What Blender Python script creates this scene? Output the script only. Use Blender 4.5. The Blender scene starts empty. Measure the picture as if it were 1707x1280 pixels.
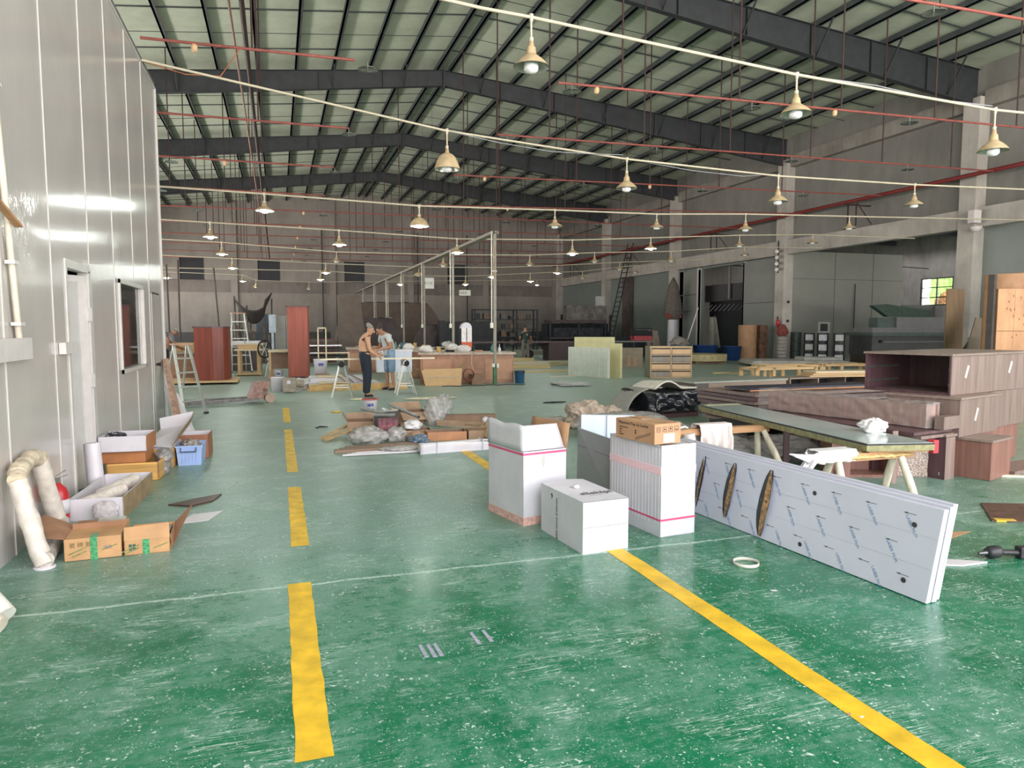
import bpy, math, random
from mathutils import Vector, Matrix, Euler, noise
R = math.radians
sc = bpy.context.scene
col = sc.collection
# ---------------------------------------------------------------- camera
cd = bpy.data.cameras.new('camera'); cam = bpy.data.objects.new('camera', cd); col.objects.link(cam)
cam.location = (0, 0, 1.65); cam.rotation_euler = (R(90 - 4.603), 0, R(-18.3))
cd.sensor_width = 36; cd.lens = 1180 / 1707 * 36; cd.clip_end = 300
sc.camera = cam
# ---------------------------------------------------------------- world, daylight through the open front, exposure
w = bpy.data.worlds.new('world'); sc.world = w; w.use_nodes = True
bg = w.node_tree.nodes['Background']; bg.inputs[1].default_value = 4.0
# hazy bright sky above, lower half brightened: added yard bounce onto the ceiling
_n = w.node_tree.nodes; _tc = _n.new('ShaderNodeTexCoord'); _s = _n.new('ShaderNodeSeparateXYZ'); _r = _n.new('ShaderNodeValToRGB')
w.node_tree.links.new(_tc.outputs['Generated'], _s.inputs[0]); w.node_tree.links.new(_s.outputs[2], _r.inputs[0]); w.node_tree.links.new(_r.outputs[0], bg.inputs[0])
_r.color_ramp.elements[0].position = 0.0; _r.color_ramp.elements[0].color = (2.05, 1.87, 1.78, 1)
_r.color_ramp.elements[1].position = 0.02; _r.color_ramp.elements[1].color = (1.0, 0.97, 0.985, 1)
def portal(loc, rot, sx, sy):
    l = bpy.data.lights.new('daylight_portal', 'AREA'); l.shape = 'RECTANGLE'; l.size = sx; l.size_y = sy
    l.cycles.is_portal = True
    o = bpy.data.objects.new('daylight_portal', l); col.objects.link(o); o.location = loc; o.rotation_euler = rot
portal((11.3, -3.9, 4.9), (R(90), 0, 0), 26.2, 9.8)
portal((-11.25, 36, 2.6), (0, R(-90), 0), 3.0, 43)   # added band of openings in the left outer wall, unseen, lights far hall
vs = sc.view_settings
vs.view_transform = 'Standard'; vs.look = 'None'; vs.exposure = 0.68; vs.gamma = 1; vs.use_curve_mapping = False
sc.cycles.use_denoising = True
sc.cycles.max_bounces = 8; sc.cycles.diffuse_bounces = 5; sc.cycles.glossy_bounces = 4; sc.cycles.transparent_max_bounces = 12
sc.cycles.sample_clamp_indirect = 6
sc.cycles.caustics_reflective = False; sc.cycles.caustics_refractive = False

# ---------------------------------------------------------------- materials
def lin(c):
    if isinstance(c, str): c = tuple(int(c[i:i+2], 16) / 255 for i in (0, 2, 4))
    return tuple((x / 12.92 if x <= .04045 else ((x + .055) / 1.055) ** 2.4) for x in c) + (1,)
class NT:
    def __init__(s, name):
        s.m = bpy.data.materials.new(name); s.m.use_nodes = True; s.t = s.m.node_tree
        s.b = s.t.nodes['Principled BSDF']; s.o = s.t.nodes['Material Output']
    def n(s, typ, **k):
        x = s.t.nodes.new(typ)
        for a, v in k.items():
            if a == 'ins':
                for i, vv in v.items(): x.inputs[i].default_value = vv
            else: setattr(x, a, v)
        return x
    def l(s, a, b): s.t.links.new(a, b)
    def coord(s, scale=(1, 1, 1), rot=(0, 0, 0)):
        tc = s.n('ShaderNodeTexCoord'); mp = s.n('ShaderNodeMapping')
        mp.inputs['Scale'].default_value = scale; mp.inputs['Rotation'].default_value = rot
        s.l(tc.outputs['Object'], mp.inputs[0]); return mp.outputs[0]
    def noise(s, vec, scale, detail=4, rough=.55, dist=0):
        x = s.n('ShaderNodeTexNoise'); x.inputs['Scale'].default_value = scale; x.inputs['Detail'].default_value = detail
        x.inputs['Roughness'].default_value = rough; x.inputs['Distortion'].default_value = dist
        s.l(vec, x.inputs['Vector']); return x.outputs['Fac']
    def ramp(s, fac, p0, p1, c0=(0, 0, 0, 1), c1=(1, 1, 1, 1)):
        x = s.n('ShaderNodeValToRGB'); e = x.color_ramp.elements
        e[0].position = p0; e[0].color = c0; e[1].position = p1; e[1].color = c1
        s.l(fac, x.inputs[0]); return x.outputs[0]
    def mix(s, f, a, b, mode='MIX'):
        x = s.n('ShaderNodeMix', data_type='RGBA', blend_type=mode)
        for sock, v in ((x.inputs[0], f), (x.inputs[6], a), (x.inputs[7], b)):
            if isinstance(v, (int, float)): sock.default_value = v
            elif isinstance(v, tuple): sock.default_value = v
            else: s.l(v, sock)
        return x.outputs[2]
    def math(s, op, a, b=0.0):
        x = s.n('ShaderNodeMath', operation=op)
        for sock, v in ((x.inputs[0], a), (x.inputs[1], b)):
            if isinstance(v, (int, float)): sock.default_value = v
            else: s.l(v, sock)
        return x.outputs[0]
    def bump(s, h, strength=.3, dist=.01):
        x = s.n('ShaderNodeBump'); x.inputs['Strength'].default_value = strength; x.inputs['Distance'].default_value = dist
        s.l(h, x.inputs['Height']); s.l(x.outputs[0], s.b.inputs['Normal'])
_M = {}
def M(name, c=None, rough=.6, metal=0, var=.12, scale=6, stretch=(1, 1, 1), bump=0, alpha=1, spec=.5, emit=0):
    if name in _M: return _M[name]
    t = NT(name); b = t.b; cc = lin(c)
    b.inputs['Roughness'].default_value = rough; b.inputs['Metallic'].default_value = metal
    b.inputs['Specular IOR Level'].default_value = spec
    v = t.coord(stretch); f = t.noise(v, scale)
    d = tuple(x * (1 - var * 1.6) for x in cc[:3]) + (1,); li = tuple(min(1, x * (1 + var * 1.4)) for x in cc[:3]) + (1,)
    t.l(t.ramp(f, .3, .7, d, li), b.inputs['Base Color'])
    if bump: t.bump(f, bump, .01)
    if alpha < 1: b.inputs['Alpha'].default_value = alpha
    if emit:
        b.inputs['Emission Color'].default_value = cc; b.inputs['Emission Strength'].default_value = emit
    _M[name] = t.m; return t.m
def wood(name, c, rough=.5, var=.25, axis=2, scale=14):
    s = [scale, scale, scale]; s[axis] = scale * .06
    return M(name, c, rough, 0, var, 1.0, tuple(s))

# floor: green epoxy, worn and dusty, white joint lines
def floor_mat():
    t = NT('green_epoxy_floor'); tc = t.n('ShaderNodeTexCoord'); P = tc.outputs['Object']
    xyz = t.n('ShaderNodeSeparateXYZ'); t.l(P, xyz.inputs[0])
    big = t.noise(P, .35, 5, .6, .4); mid = t.noise(P, 1.7, 8, .72, .8)
    st = t.coord((1, 4.5, 1), (0, 0, R(12))); strk = t.noise(st, 3.2, 9, .78, 1.2)
    fine = t.noise(P, 42, 6, .8)
    green = t.mix(t.ramp(mid, .35, .7), lin('0A6746'), lin('157F57'))
    dusty = t.mix(t.ramp(fine, .35, .7), lin('6A8C82'), lin('9BB3AB'))
    # dust: more beyond the slab joint at y = 4.62
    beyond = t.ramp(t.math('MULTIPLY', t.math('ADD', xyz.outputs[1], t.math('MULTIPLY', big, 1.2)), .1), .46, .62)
    far = t.ramp(t.math('MULTIPLY', xyz.outputs[1], .05), .2, 1.1)  # distance term: painted-in sheen of the far floor, plus real dusting
    big2 = t.ramp(big, .36, .66); mid2 = t.ramp(mid, .36, .66); st2 = t.ramp(strk, .4, .66); f2 = t.ramp(t.noise(P, 11, 8, .75, .6), .36, .64)
    dens = t.math('ADD', t.math('MULTIPLY', big2, .26), t.math('MULTIPLY', mid2, .3))
    dens = t.math('ADD', dens, t.math('MULTIPLY', st2, .22))
    dens = t.math('ADD', dens, t.math('MULTIPLY', f2, .2))
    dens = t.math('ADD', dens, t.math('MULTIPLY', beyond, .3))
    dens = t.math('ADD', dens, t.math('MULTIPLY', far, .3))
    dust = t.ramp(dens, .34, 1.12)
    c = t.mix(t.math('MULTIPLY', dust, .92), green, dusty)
    c = t.mix(t.math('MULTIPLY', far, .8), c, lin('98A89C'))  # washed grey sheen of the distant floor put into the colour
    # scuffs: light wispy
    sc1 = t.ramp(t.noise(t.coord((1, 2.6, 1), (0, 0, R(-20))), 9, 10, .85, 2.0), .60, .74)
    c = t.mix(t.math('MULTIPLY', sc1, .6), c, lin('A9C6BC'))
    # scratches (thin lines where a warped stretched noise crosses a value)
    for rot, sx, sy in ((35, 1.2, 22), (-52, 1.0, 26), (80, 1.3, 24)):
        nn = t.noise(t.coord((sx, sy, 1), (0, 0, R(rot))), 1.6, 2, .5, .3)
        th = t.math('LESS_THAN', t.math('ABSOLUTE', t.math('SUBTRACT', nn, .5)), .006)
        gate = t.ramp(t.noise(P, 2.3, 2), .52, .6)
        c = t.mix(t.math('MULTIPLY', t.math('MULTIPLY', th, gate), .7), c, lin('C6DAD2'))
    # paint/plaster specks
    for s_, thr in ((30, .2), (62, .2), (13, .12), (120, .2)):
        vo = t.n('ShaderNodeTexVoronoi'); vo.inputs['Scale'].default_value = s_; vo.inputs['Randomness'].default_value = 1
        wv = t.n('ShaderNodeVectorMath', operation='ADD'); t.l(P, wv.inputs[0])
        nz = t.n('ShaderNodeTexNoise'); nz.inputs['Scale'].default_value = s_ * 2.2; t.l(P, nz.inputs['Vector'])
        sm = t.n('ShaderNodeVectorMath', operation='SCALE'); sm.inputs['Scale'].default_value = 1.1 / s_
        t.l(nz.outputs['Color'], sm.inputs[0]); t.l(sm.outputs[0], wv.inputs[1]); t.l(wv.outputs[0], vo.inputs['Vector'])
        gate = t.ramp(t.noise(P, s_ * .2, 4), .48, .6)
        sp = t.math('MULTIPLY', t.math('LESS_THAN', vo.outputs['Distance'], thr), gate)
        c = t.mix(t.math('MULTIPLY', sp, .85), c, lin('D3E2DC'))
    # slab joints across the hall
    wob = t.math('MULTIPLY', t.math('SUBTRACT', t.noise(P, 3, 5), .5), .07)
    for y0, wd, a in ((4.62, .011, .85), (10.9, .02, .5), (17.2, .03, .5), (23.5, .03, .5)):
        d = t.math('ABSOLUTE', t.math('SUBTRACT', t.math('ADD', xyz.outputs[1], wob), y0))
        ln = t.ramp(d, wd * .5, wd * 1.8, (1, 1, 1, 1), (0, 0, 0, 1))
        ln = t.math('MULTIPLY', ln, t.ramp(t.noise(P, 30, 4), .3, .5))
        c = t.mix(t.math('MULTIPLY', ln, a), c, lin('BFD6CD'))
    t.l(c, t.b.inputs['Base Color'])
    rg = t.ramp(dens, .2, 1.1, (.2, .2, .2, 1), (.42, .42, .42, 1)); t.l(rg, t.b.inputs['Roughness'])
    t.bump(fine, .04, .004)
    return t.m
def panel_wall_mat(name, c, rough=.22, dent=False, freq=38, strength=.12):
    t = NT(name); P = t.coord(); b = t.b
    xyz = t.n('ShaderNodeSeparateXYZ'); t.l(P, xyz.inputs[0])
    f = t.noise(P, 1.1, 4); cc = lin(c)
    t.l(t.ramp(f, .3, .75, tuple(x * .88 for x in cc[:3]) + (1,), cc), b.inputs['Base Color'])
    b.inputs['Roughness'].default_value = rough
    wv = t.n('ShaderNodeTexWave', wave_type='BANDS', bands_direction='Y'); wv.inputs['Scale'].default_value = freq / 6.28
    wv.inputs['Distortion'].default_value = .6; wv.inputs['Detail'].default_value = 1
    t.l(P, wv.inputs['Vector'])
    h = t.math('MULTIPLY', wv.outputs['Fac'], .18)
    h = t.math('ADD', h, t.math('MULTIPLY', t.noise(t.coord((1, 1.2, .5)), 1.6, 2), 1.2))
    if dent:
        for yc, zc, rr, k in ((6.35, 2.42, .55, 14), (9.9, 2.55, .25, 9)):
            dy = t.math('SUBTRACT', xyz.outputs[1], yc); dz = t.math('SUBTRACT', xyz.outputs[2], zc)
            d2 = t.math('ADD', t.math('MULTIPLY', dy, dy), t.math('MULTIPLY', t.math('MULTIPLY', dz, dz), 2.2))
            g = t.ramp(d2, 0, rr * rr, (1, 1, 1, 1), (0, 0, 0, 1))
            h = t.math('ADD', h, t.math('MULTIPLY', t.math('MULTIPLY', g, t.noise(t.coord((1, 2.2, 1)), 3.4, 3, .6, 1.5)), k * .35))
    t.bump(h, strength, .02)
    return t.m
def brush_wall_mat(name, c, dark, scale=.5):
    t = NT(name); P = t.coord((1, 1, 1)); s = t.coord((1, 1, .25))
    f = t.noise(P, scale, 6, .6); g = t.noise(s, 2.5, 5, .7)
    k = t.math('ADD', t.math('MULTIPLY', f, .6), t.math('MULTIPLY', g, .4))
    t.l(t.ramp(k, .36, .62, lin(dark), lin(c)), t.b.inputs['Base Color']); t.b.inputs['Roughness'].default_value = .85
    return t.m

# ---------------------------------------------------------------- mesh helpers
class MB:
    def __init__(s): s.v = []; s.f = []; s.sm = []
    def add(s, vs, fs, smooth=False):
        o = len(s.v); s.v += [tuple(p) for p in vs]
        for f in fs: s.f.append(tuple(i + o for i in f)); s.sm.append(smooth)
        return s
    def hexa(s, p):   # 4 bottom, 4 top
        return s.add(p, [(3, 2, 1, 0), (4, 5, 6, 7), (0, 1, 5, 4), (1, 2, 6, 5), (2, 3, 7, 6), (3, 0, 4, 7)])
    def box(s, x0, x1, y0, y1, z0, z1):
        return s.hexa([(x0, y0, z0), (x1, y0, z0), (x1, y1, z0), (x0, y1, z0), (x0, y0, z1), (x1, y0, z1), (x1, y1, z1), (x0, y1, z1)])
    def ob(s, c, d, r=(0, 0, 0)):
        m = Matrix.Translation(c) @ Euler(r).to_matrix().to_4x4(); x, y, z = (k / 2 for k in d)
        return s.hexa([m @ Vector(q) for q in ((-x, -y, -z), (x, -y, -z), (x, y, -z), (-x, y, -z), (-x, -y, z), (x, -y, z), (x, y, z), (-x, y, z))])
    def bar(s, a, b, w, h=None, up=(0, 0, 1)):
        a = Vector(a); b = Vector(b); h = h or w; d = (b - a).normalized(); u = Vector(up)
        if abs(d.dot(u)) > .98: u = Vector((0, 1, 0))
        x = d.cross(u).normalized() * w / 2; z = x.cross(d).normalized() * h / 2
        return s.hexa([a - x - z, a + x - z, b + x - z, b - x - z, a - x + z, a + x + z, b + x + z, b - x + z])
    def cyl(s, a, b, r0, r1=None, n=12, caps=True):
        a = Vector(a); b = Vector(b); r1 = r0 if r1 is None else r1; d = (b - a).normalized()
        u = Vector((0, 0, 1)) if abs(d.z) < .9 else Vector((1, 0, 0)); x = d.cross(u).normalized(); y = d.cross(x)
        vs = []; 
        for p, r in ((a, r0), (b, r1)):
            for i in range(n): t = i * 2 * math.pi / n; vs.append(p + (x * math.cos(t) + y * math.sin(t)) * r)
        s.add(vs, [(i, (i + 1) % n, n + (i + 1) % n, n + i) for i in range(n)], True)
        if caps: s.add(vs[:n], [tuple(range(n))[::-1]]); s.add(vs[n:], [tuple(range(n))])
        return s
    def lathe(s, prof, c=(0, 0, 0), n=20, closed=False):
        vs = []
        for r, z in prof:
            for i in range(n): t = i * 2 * math.pi / n; vs.append((c[0] + r * math.cos(t), c[1] + r * math.sin(t), c[2] + z))
        m = len(prof); fs = []
        for j in range(m - 1 + (1 if closed else 0)):
            for i in range(n): fs.append((j * n + i, j * n + (i + 1) % n, ((j + 1) % m) * n + (i + 1) % n, ((j + 1) % m) * n + i))
        return s.add(vs, fs, True)
    def tube(s, pts, r, n=8, caps=True):
        pts = [Vector(p) for p in pts]; rings = []; rr = r if isinstance(r, (list, tuple)) else [r] * len(pts)
        px = None
        for k, p in enumerate(pts):
            d = (pts[min(k + 1, len(pts) - 1)] - pts[max(k - 1, 0)]).normalized()
            if px is None:
                u = Vector((0, 0, 1)) if abs(d.z) < .9 else Vector((1, 0, 0)); px = d.cross(u).normalized()
            else: px = (px - d * px.dot(d)).normalized()
            y = d.cross(px); rings.append([p + (px * math.cos(t) + y * math.sin(t)) * rr[k] for t in (i * 2 * math.pi / n for i in range(n))])
        vs = [q for rg in rings for q in rg]; fs = []
        for j in range(len(pts) - 1):
            for i in range(n): fs.append((j * n + i, j * n + (i + 1) % n, (j + 1) * n + (i + 1) % n, (j + 1) * n + i))
        s.add(vs, fs, True)
        if caps: s.add(rings[0], [tuple(range(n))[::-1]]); s.add(rings[-1], [tuple(range(n))])
        return s
    def prism(s, poly, vec):  # poly: 3D points, extruded by vec
        n = len(poly); v = Vector(vec); a = [Vector(p) for p in poly]
        s.add(a, [tuple(range(n))[::-1]]); s.add([p + v for p in a], [tuple(range(n))])
        return s.add(a + [p + v for p in a], [(i, (i + 1) % n, n + (i + 1) % n, n + i) for i in range(n)])
    def grid(s, fn, nx, ny, thick=0):
        vs = [Vector(fn(i / nx, j / ny)) for j in range(ny + 1) for i in range(nx + 1)]
        fs = [(j * (nx + 1) + i, j * (nx + 1) + i + 1, (j + 1) * (nx + 1) + i + 1, (j + 1) * (nx + 1) + i) for j in range(ny) for i in range(nx)]
        return s.add(vs, fs, True)
    def mesh(s, name):
        m = bpy.data.meshes.new(name); m.from_pydata([tuple(p) for p in s.v], [], s.f); m.polygons.foreach_set('use_smooth', s.sm); m.update(); return m
    def build(s, name, mat, parent=None, bevel=0, loc=None, rot=None, solid=0):
        o = bpy.data.objects.new(name, s.mesh(name)); col.objects.link(o); o.data.materials.append(mat)
        if parent: o.parent = parent
        if loc is not None: o.location = loc
        if rot is not None: o.rotation_euler = rot
        if solid:
            md = o.modifiers.new('thickness', 'SOLIDIFY'); md.thickness = solid; md.offset = 0
        if bevel:
            md = o.modifiers.new('bevel', 'BEVEL'); md.width = bevel; md.segments = 2; md.limit_method = 'ANGLE'
        return o
def tag(o, label, cat, group=None, kind=None):
    o['label'] = label
    if cat: o['category'] = cat
    if group: o['group'] = group
    if kind: o['kind'] = kind
    return o
def thing(name, label, cat, loc=(0, 0, 0), rz=0, group=None, rot=None):
    o = bpy.data.objects.new(name, None); col.objects.link(o); o.empty_display_size = .1
    o.location = loc; o.rotation_euler = rot if rot else (0, 0, rz); return tag(o, label, cat, group)
def struct(name, mb, mat, parent=None, **k):
    o = mb.build(name, mat, parent, **k)
    if parent is None: o['kind'] = 'structure'
    return o
def text(body, size, mat, parent, loc, rot, name='lettering', ext=.0006, align='LEFT'):
    c = bpy.data.curves.new('lettering', 'FONT'); c.body = body; c.size = size; c.extrude = ext; c.align_x = align
    c.resolution_u = 2
    t = bpy.data.objects.new('tmp', c); me = bpy.data.meshes.new_from_object(t); bpy.data.objects.remove(t)
    o = bpy.data.objects.new(name, me); col.objects.link(o); o.data.materials.clear(); o.data.materials.append(mat)
    o.parent = parent; o.location = loc; o.rotation_euler = rot; return o
def copy_tree(o, parent=None):
    c = o.copy(); col.objects.link(c)
    if parent is not None: c.parent = parent
    for ch in list(o.children): copy_tree(ch, c)
    return c
def crumple(size, seed=0, sub=4, amp=.35, freq=2.2, flat=True, sharp=True):
    """crumpled sack/bag/cloth lump, base on z=0"""
    import bmesh
    bm = bmesh.new(); bmesh.ops.create_icosphere(bm, subdivisions=sub, radius=1.0)
    sx, sy, sz = (k / 2 for k in size); off = Vector((seed * 7.3, seed * 3.1, seed * 1.7))
    vs = []
    for v in bm.verts:
        p = v.co.copy(); q = p * freq + off
        n = noise.noise(q * .8) * amp * .8 + (.3 - abs(noise.noise(q * 1.7 + Vector((0, q.z, 0))))) * amp * .7
        if sharp: n += (.2 - abs(noise.noise(q * 3.9 + Vector((q.y, 0, 0))))) * amp * .5 + (.2 - abs(noise.noise(q * 8))) * amp * .16
        p *= (1 + n); z = p.z
        if flat: z = max(z, -.72)
        vs.append((p.x * sx, p.y * sy, (z + .72) * sz / .86 if flat else z * sz))
    fs = [tuple(v.index for v in f.verts) for f in bm.faces]; bm.free()
    return MB().add(vs, fs, True)
ORD = ['first', 'second', 'third', 'fourth', 'fifth', 'sixth', 'seventh', 'eighth', 'ninth', 'tenth', 'eleventh', 'twelfth']
# ================================================================ THE SETTING
XW = 24.5; YB = 60.0; PX = -1.84; RX = 6.85
FRAMES = [-.6, 9.55, 19.7, 29.83, 39.97, 50.1]
def roof(x): return 12.3 - (.108 * (RX - x) if x < RX else .083 * (x - RX))
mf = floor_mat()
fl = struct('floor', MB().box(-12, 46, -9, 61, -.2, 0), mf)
mroof = brush_wall_mat('roof_sheet', 'C9D1BD', 'B2BAA6', .4)
msteel = M('dark_painted_steel', '33373A', .55, 0, .15, 3)
mpurl = M('grey_purlin_steel', '4A5152', .5, 0, .15, 2)
ce = struct('ceiling', MB().add([(-11, -5, roof(-11) + .22), (RX, -5, roof(RX) + .22), (RX, 61, roof(RX) + .22), (-11, 61, roof(-11) + .22),
     (-11, -5, roof(-11) + .3), (RX, -5, roof(RX) + .3), (RX, 61, roof(RX) + .3), (-11, 61, roof(-11) + .3)],
     [(0, 1, 2, 3), (4, 5, 6, 7), (0, 1, 5, 4), (2, 3, 7, 6)]).add(
     [(RX, -5, roof(RX) + .22), (XW + .5, -5, roof(XW) + .22), (XW + .5, 61, roof(XW) + .22), (RX, 61, roof(RX) + .22),
      (RX, -5, roof(RX) + .3), (XW + .5, -5, roof(XW) + .3), (XW + .5, 61, roof(XW) + .3), (RX, 61, roof(RX) + .3)],
     [(0, 1, 2, 3), (4, 5, 6, 7), (0, 1, 5, 4), (2, 3, 7, 6)]), mroof)
xs = [RX - .28, RX + .28]
x = RX - 1.65
while x > -10.8: xs.append(x); x -= 1.42
x = RX + 1.6
while x < XW - .4: xs.append(x); x += 1.43
for x in xs:      # purlins run the length of the hall
    z = roof(x)
    MB().box(x - .035, x + .035, -4.5, 60, z, z + .2).box(x - .035, x + .1, -4.5, 60, z, z + .02).build('purlin', mpurl, ce)
for k, y0 in enumerate(FRAMES):   # tie rods and sheet laps, two per bay
    y1 = FRAMES[k + 1] if k + 1 < len(FRAMES) else YB
    for f in (.33, .66):
        y = y0 + (y1 - y0) * f
        MB().cyl((-10.8, y, roof(-10.8) + .08), (RX, y, roof(RX) + .08), .012, n=5).cyl((RX, y, roof(RX) + .08), (XW, y, roof(XW) + .08), .012, n=5).build('tie_rod', msteel, ce)
    for f in (.17, .5, .83):
        y = y0 + (y1 - y0) * f
        MB().bar((-10.8, y, roof(-10.8) + .2), (RX, y, roof(RX) + .2), .05, .03).bar((RX, y, roof(RX) + .2), (XW, y, roof(XW) + .2), .05, .03).build('roof_seam', mpurl, ce)
def rafter(y):
    m = MB()
    for (xa, xb, da, db) in ((-10.8, RX, .95, .62), (RX, XW - .3, .62, 1.25)):
        za, zb = roof(xa), roof(xb)
        m.hexa([(xa, y - .01, za - da), (xb, y - .01, zb - db), (xb, y + .01, zb - db), (xa, y + .01, za - da), (xa, y - .01, za), (xb, y - .01, zb), (xb, y + .01, zb), (xa, y + .01, za)])
        for (oa, ob, h) in ((0, 0, .016), (da, db, .016)):
            m.hexa([(xa, y - .11, za - oa - h), (xb, y - .11, zb - ob - h), (xb, y + .11, zb - ob - h), (xa, y + .11, za - oa - h), (xa, y - .11, za - oa), (xb, y - .11, zb - ob), (xb, y + .11, zb - ob), (xa, y + .11, za - oa)])
        for i in range(1, 7):      # web stiffeners
            t = i / 7; xx = xa + (xb - xa) * t; d = da + (db - da) * t; zz = roof(xx)
            m.box(xx - .008, xx + .008, y - .1, y + .1, zz - d, zz)
    m.box(RX - .03, RX + .03, y - .12, y + .12, roof(RX) - .75, roof(RX) + .05)
    m.build('rafter', msteel, ce)
    for i, x in enumerate(xs):     # fly braces from the purlins to the bottom flange
        if i % 2 == 0 and x > -10 and x < XW - 1 and abs(x - RX) > .5:
            t = (x + 10.8) / 17.65 if x < RX else (x - RX) / 17.35
            d = (.95 - .33 * t) if x < RX else (.62 + .63 * t)
            MB().bar((x, y - .75, roof(x) + .02), (x, y - .05, roof(x) - d + .06), .045).build('fly_brace', msteel, ce)
for y in FRAMES[1:]: rafter(y)
# left partition of glossy grey sandwich panels, with a door and a window
mpw = panel_wall_mat('grey_panel', 'C9C4C0', .15, True)
mseam = M('pale_seam', 'CFCCC8', .3, 0, .05)
W = MB(); T = .09
for y0, y1, z0, z1 in ((-4, 7.54, 0, 5.6), (7.54, 8.46, 2.24, 5.6), (8.46, 9.85, 0, 5.6), (9.85, 11.5, 0, 1.1), (9.85, 11.5, 2.21, 5.6), (11.5, 13.4, 0, 5.6)):
    W.box(PX - T, PX, y0, y1, z0, z1)
W.box(-10.8, PX - T, 13.4 - T, 13.4, 0, 5.6)
wl = struct('wall_left', W, mpw)
S = MB()
for y in (-2.6, -1.4, -.1, 1.1, 2.3, 3.5, 4.7, 5.9):
    S.box(PX, PX + .007, y - .006, y + .006, 0, 5.6)
for y, z0 in ((7.1, 0), (8.42, 2.3), (9.62, 0), (10.85, 2.28), (12.05, 0), (13.35, 0), (10.85, -1.1)):
    S.box(PX, PX + .007, y - .006, y + .006, max(z0, 0), 5.6 if z0 >= 0 else 1.05)
S.box(PX - T, PX + .02, 13.37, 13.42, 0, 5.6).box(PX - T - .01, PX + .012, -4, 13.4, 5.58, 5.62)
S.build('panel_joint', mseam, wl)
struct('ceiling_office', MB().box(-10.8, PX, -4, 13.4, 5.6, 5.7), M('office_lid', '6E6E6A', .8))  # unseen lid, added to keep the office dark behind its window
struct('wall_left_outer', MB().box(-11.2, -10.9, -4, 14.5, 0, 11).box(-11.2, -10.9, 14.5, 60, 0, 1.1).box(-11.2, -10.9, 14.5, 60, 4.1, 11).box(-11.2, -10.9, 57.5, 60, 1.1, 4.1).box(-11.2, -10.9, 24.5, 25.5, 1.1, 4.1).box(-11.2, -10.9, 35.5, 36.5, 1.1, 4.1).box(-11.2, -10.9, 46.5, 47.5, 1.1, 4.1), brush_wall_mat('left_wall_plaster', '8C8884', '6C6965'))  # openings between the boxes are added, out of view, to let daylight in
# office door, ajar
mwf = M('white_aluminium', 'D9D3D1', .35, 0, .05); mdark = M('near_black', '15161A', .7, 0, .1)
dr = struct('door_1', MB().box(PX - T, PX + .012, 7.51, 7.56, 0, 2.28).box(PX - T, PX + .012, 8.34, 8.46, 0, 2.22).box(PX - T, PX + .012, 7.56, 8.4, 2.2, 2.28), mseam)
lf = MB().box(-.78, 0, -.02, .02, .01, 2.14).build('door_leaf', M('door_leaf_grey', 'C2C0BE', .3, 0, .04), dr, loc=(PX - .03, 8.3, 0), rot=(0, 0, R(20 + 90 - 180)))
lf.rotation_euler = (0, 0, R(68))
LF = MB().box(-.11, .004, -.028, .028, .0, 2.16).box(-.785, -.76, -.028, .028, 0, 2.16).box(-.78, 0, -.028, .028, 2.1, 2.165).build('leaf_frame', mwf, lf)
for z in (.35, 1.1, 1.78): MB().box(.0, .05, -.045, .012, z - .07, z + .07).build('hinge', mseam, lf)
# office window
wn = struct('window_1', MB().box(PX - T, PX + .02, 9.83, 9.88, 1.07, 2.24).box(PX - T, PX + .02, 11.46, 11.52, 1.07, 2.24).box(PX - T, PX + .02, 9.83, 11.5, 1.07, 1.12).box(PX - T, PX + .02, 9.83, 11.5, 2.19, 2.24), mseam)
MB().box(PX - .05, PX - .02, 11.36, 11.46, 1.12, 2.19).box(PX - .05, PX - .02, 9.88, 9.92, 1.12, 2.19).build('sash', mwf, wn)
MB().box(PX - .045, PX - .035, 9.9, 11.4, 1.12, 2.19).build('pane', M('dark_glass', '2A2E2E', .04, 0, .02, alpha=.82), wn)
# flush door further along the partition
d2 = struct('door_2', MB().box(PX, PX + .006, 12.24, 13.07, 0, 2.17), mpw)
MB().box(PX + .006, PX + .01, 12.24, 12.25, 0, 2.18).box(PX + .006, PX + .01, 13.06, 13.07, 0, 2.18).build('door_gap', M('gap_grey', '6A6D6A', .6), d2)
MB().box(PX + .006, PX + .014, 12.3, 12.9, 2.17, 2.19).build('closer_slot', mdark, d2)
MB().cyl((PX, 12.42, 1.06), (PX + .05, 12.42, 1.06), .02).cyl((PX + .05, 12.42, 1.06), (PX + .07, 12.42, 1.06), .032).build('door_knob', mdark, d2)
# back wall
mbw = brush_wall_mat('back_wall_plaster', 'A39C95', '8A847D', .35); mbd = brush_wall_mat('back_wall_upper', '8D8680', '736C67', .6)
B = MB(); wins = ((-7, -5.25), (-1.35, .35), (5.35, 7), (14, 15.6))
B.box(-11, XW + .3, YB, YB + .3, 0, 5.3); px0 = -11
for a, b in wins: B.box(px0, a, YB, YB + .3, 5.3, 7); px0 = b
B.box(px0, XW + .3, YB, YB + .3, 5.3, 7)
B.prism([(-11, YB, 7), (XW + .3, YB, 7), (XW + .3, YB, roof(XW) + .22), (RX, YB, roof(RX) + .22), (-11, YB, roof(-11) + .22)], (0, .3, 0))
wb = struct('wall_back', B, mbw)
MB().box(-10.8, XW, YB - .05, YB, 4.35, 5.28).build('upper_band', mbd, wb)
MB().box(-10.8, XW, YB - .03, YB, 0, 1.25).build('dado', M('dado_grey', '5F5D5C', .8), wb)
for x in (-10.6, -3.1, 4.4, 10.8, 17.4, 23.9):
    MB().box(x - .25, x + .25, YB - .16, YB, 0, roof(x) + .1).build('pier', mbw, wb)
for x in (3.6, 11.4, 15.7):
    MB().cyl((x, YB - .2, 0), (x, YB - .2, 9.5), .05, n=6).build('drain_pipe', msteel, wb)
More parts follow.
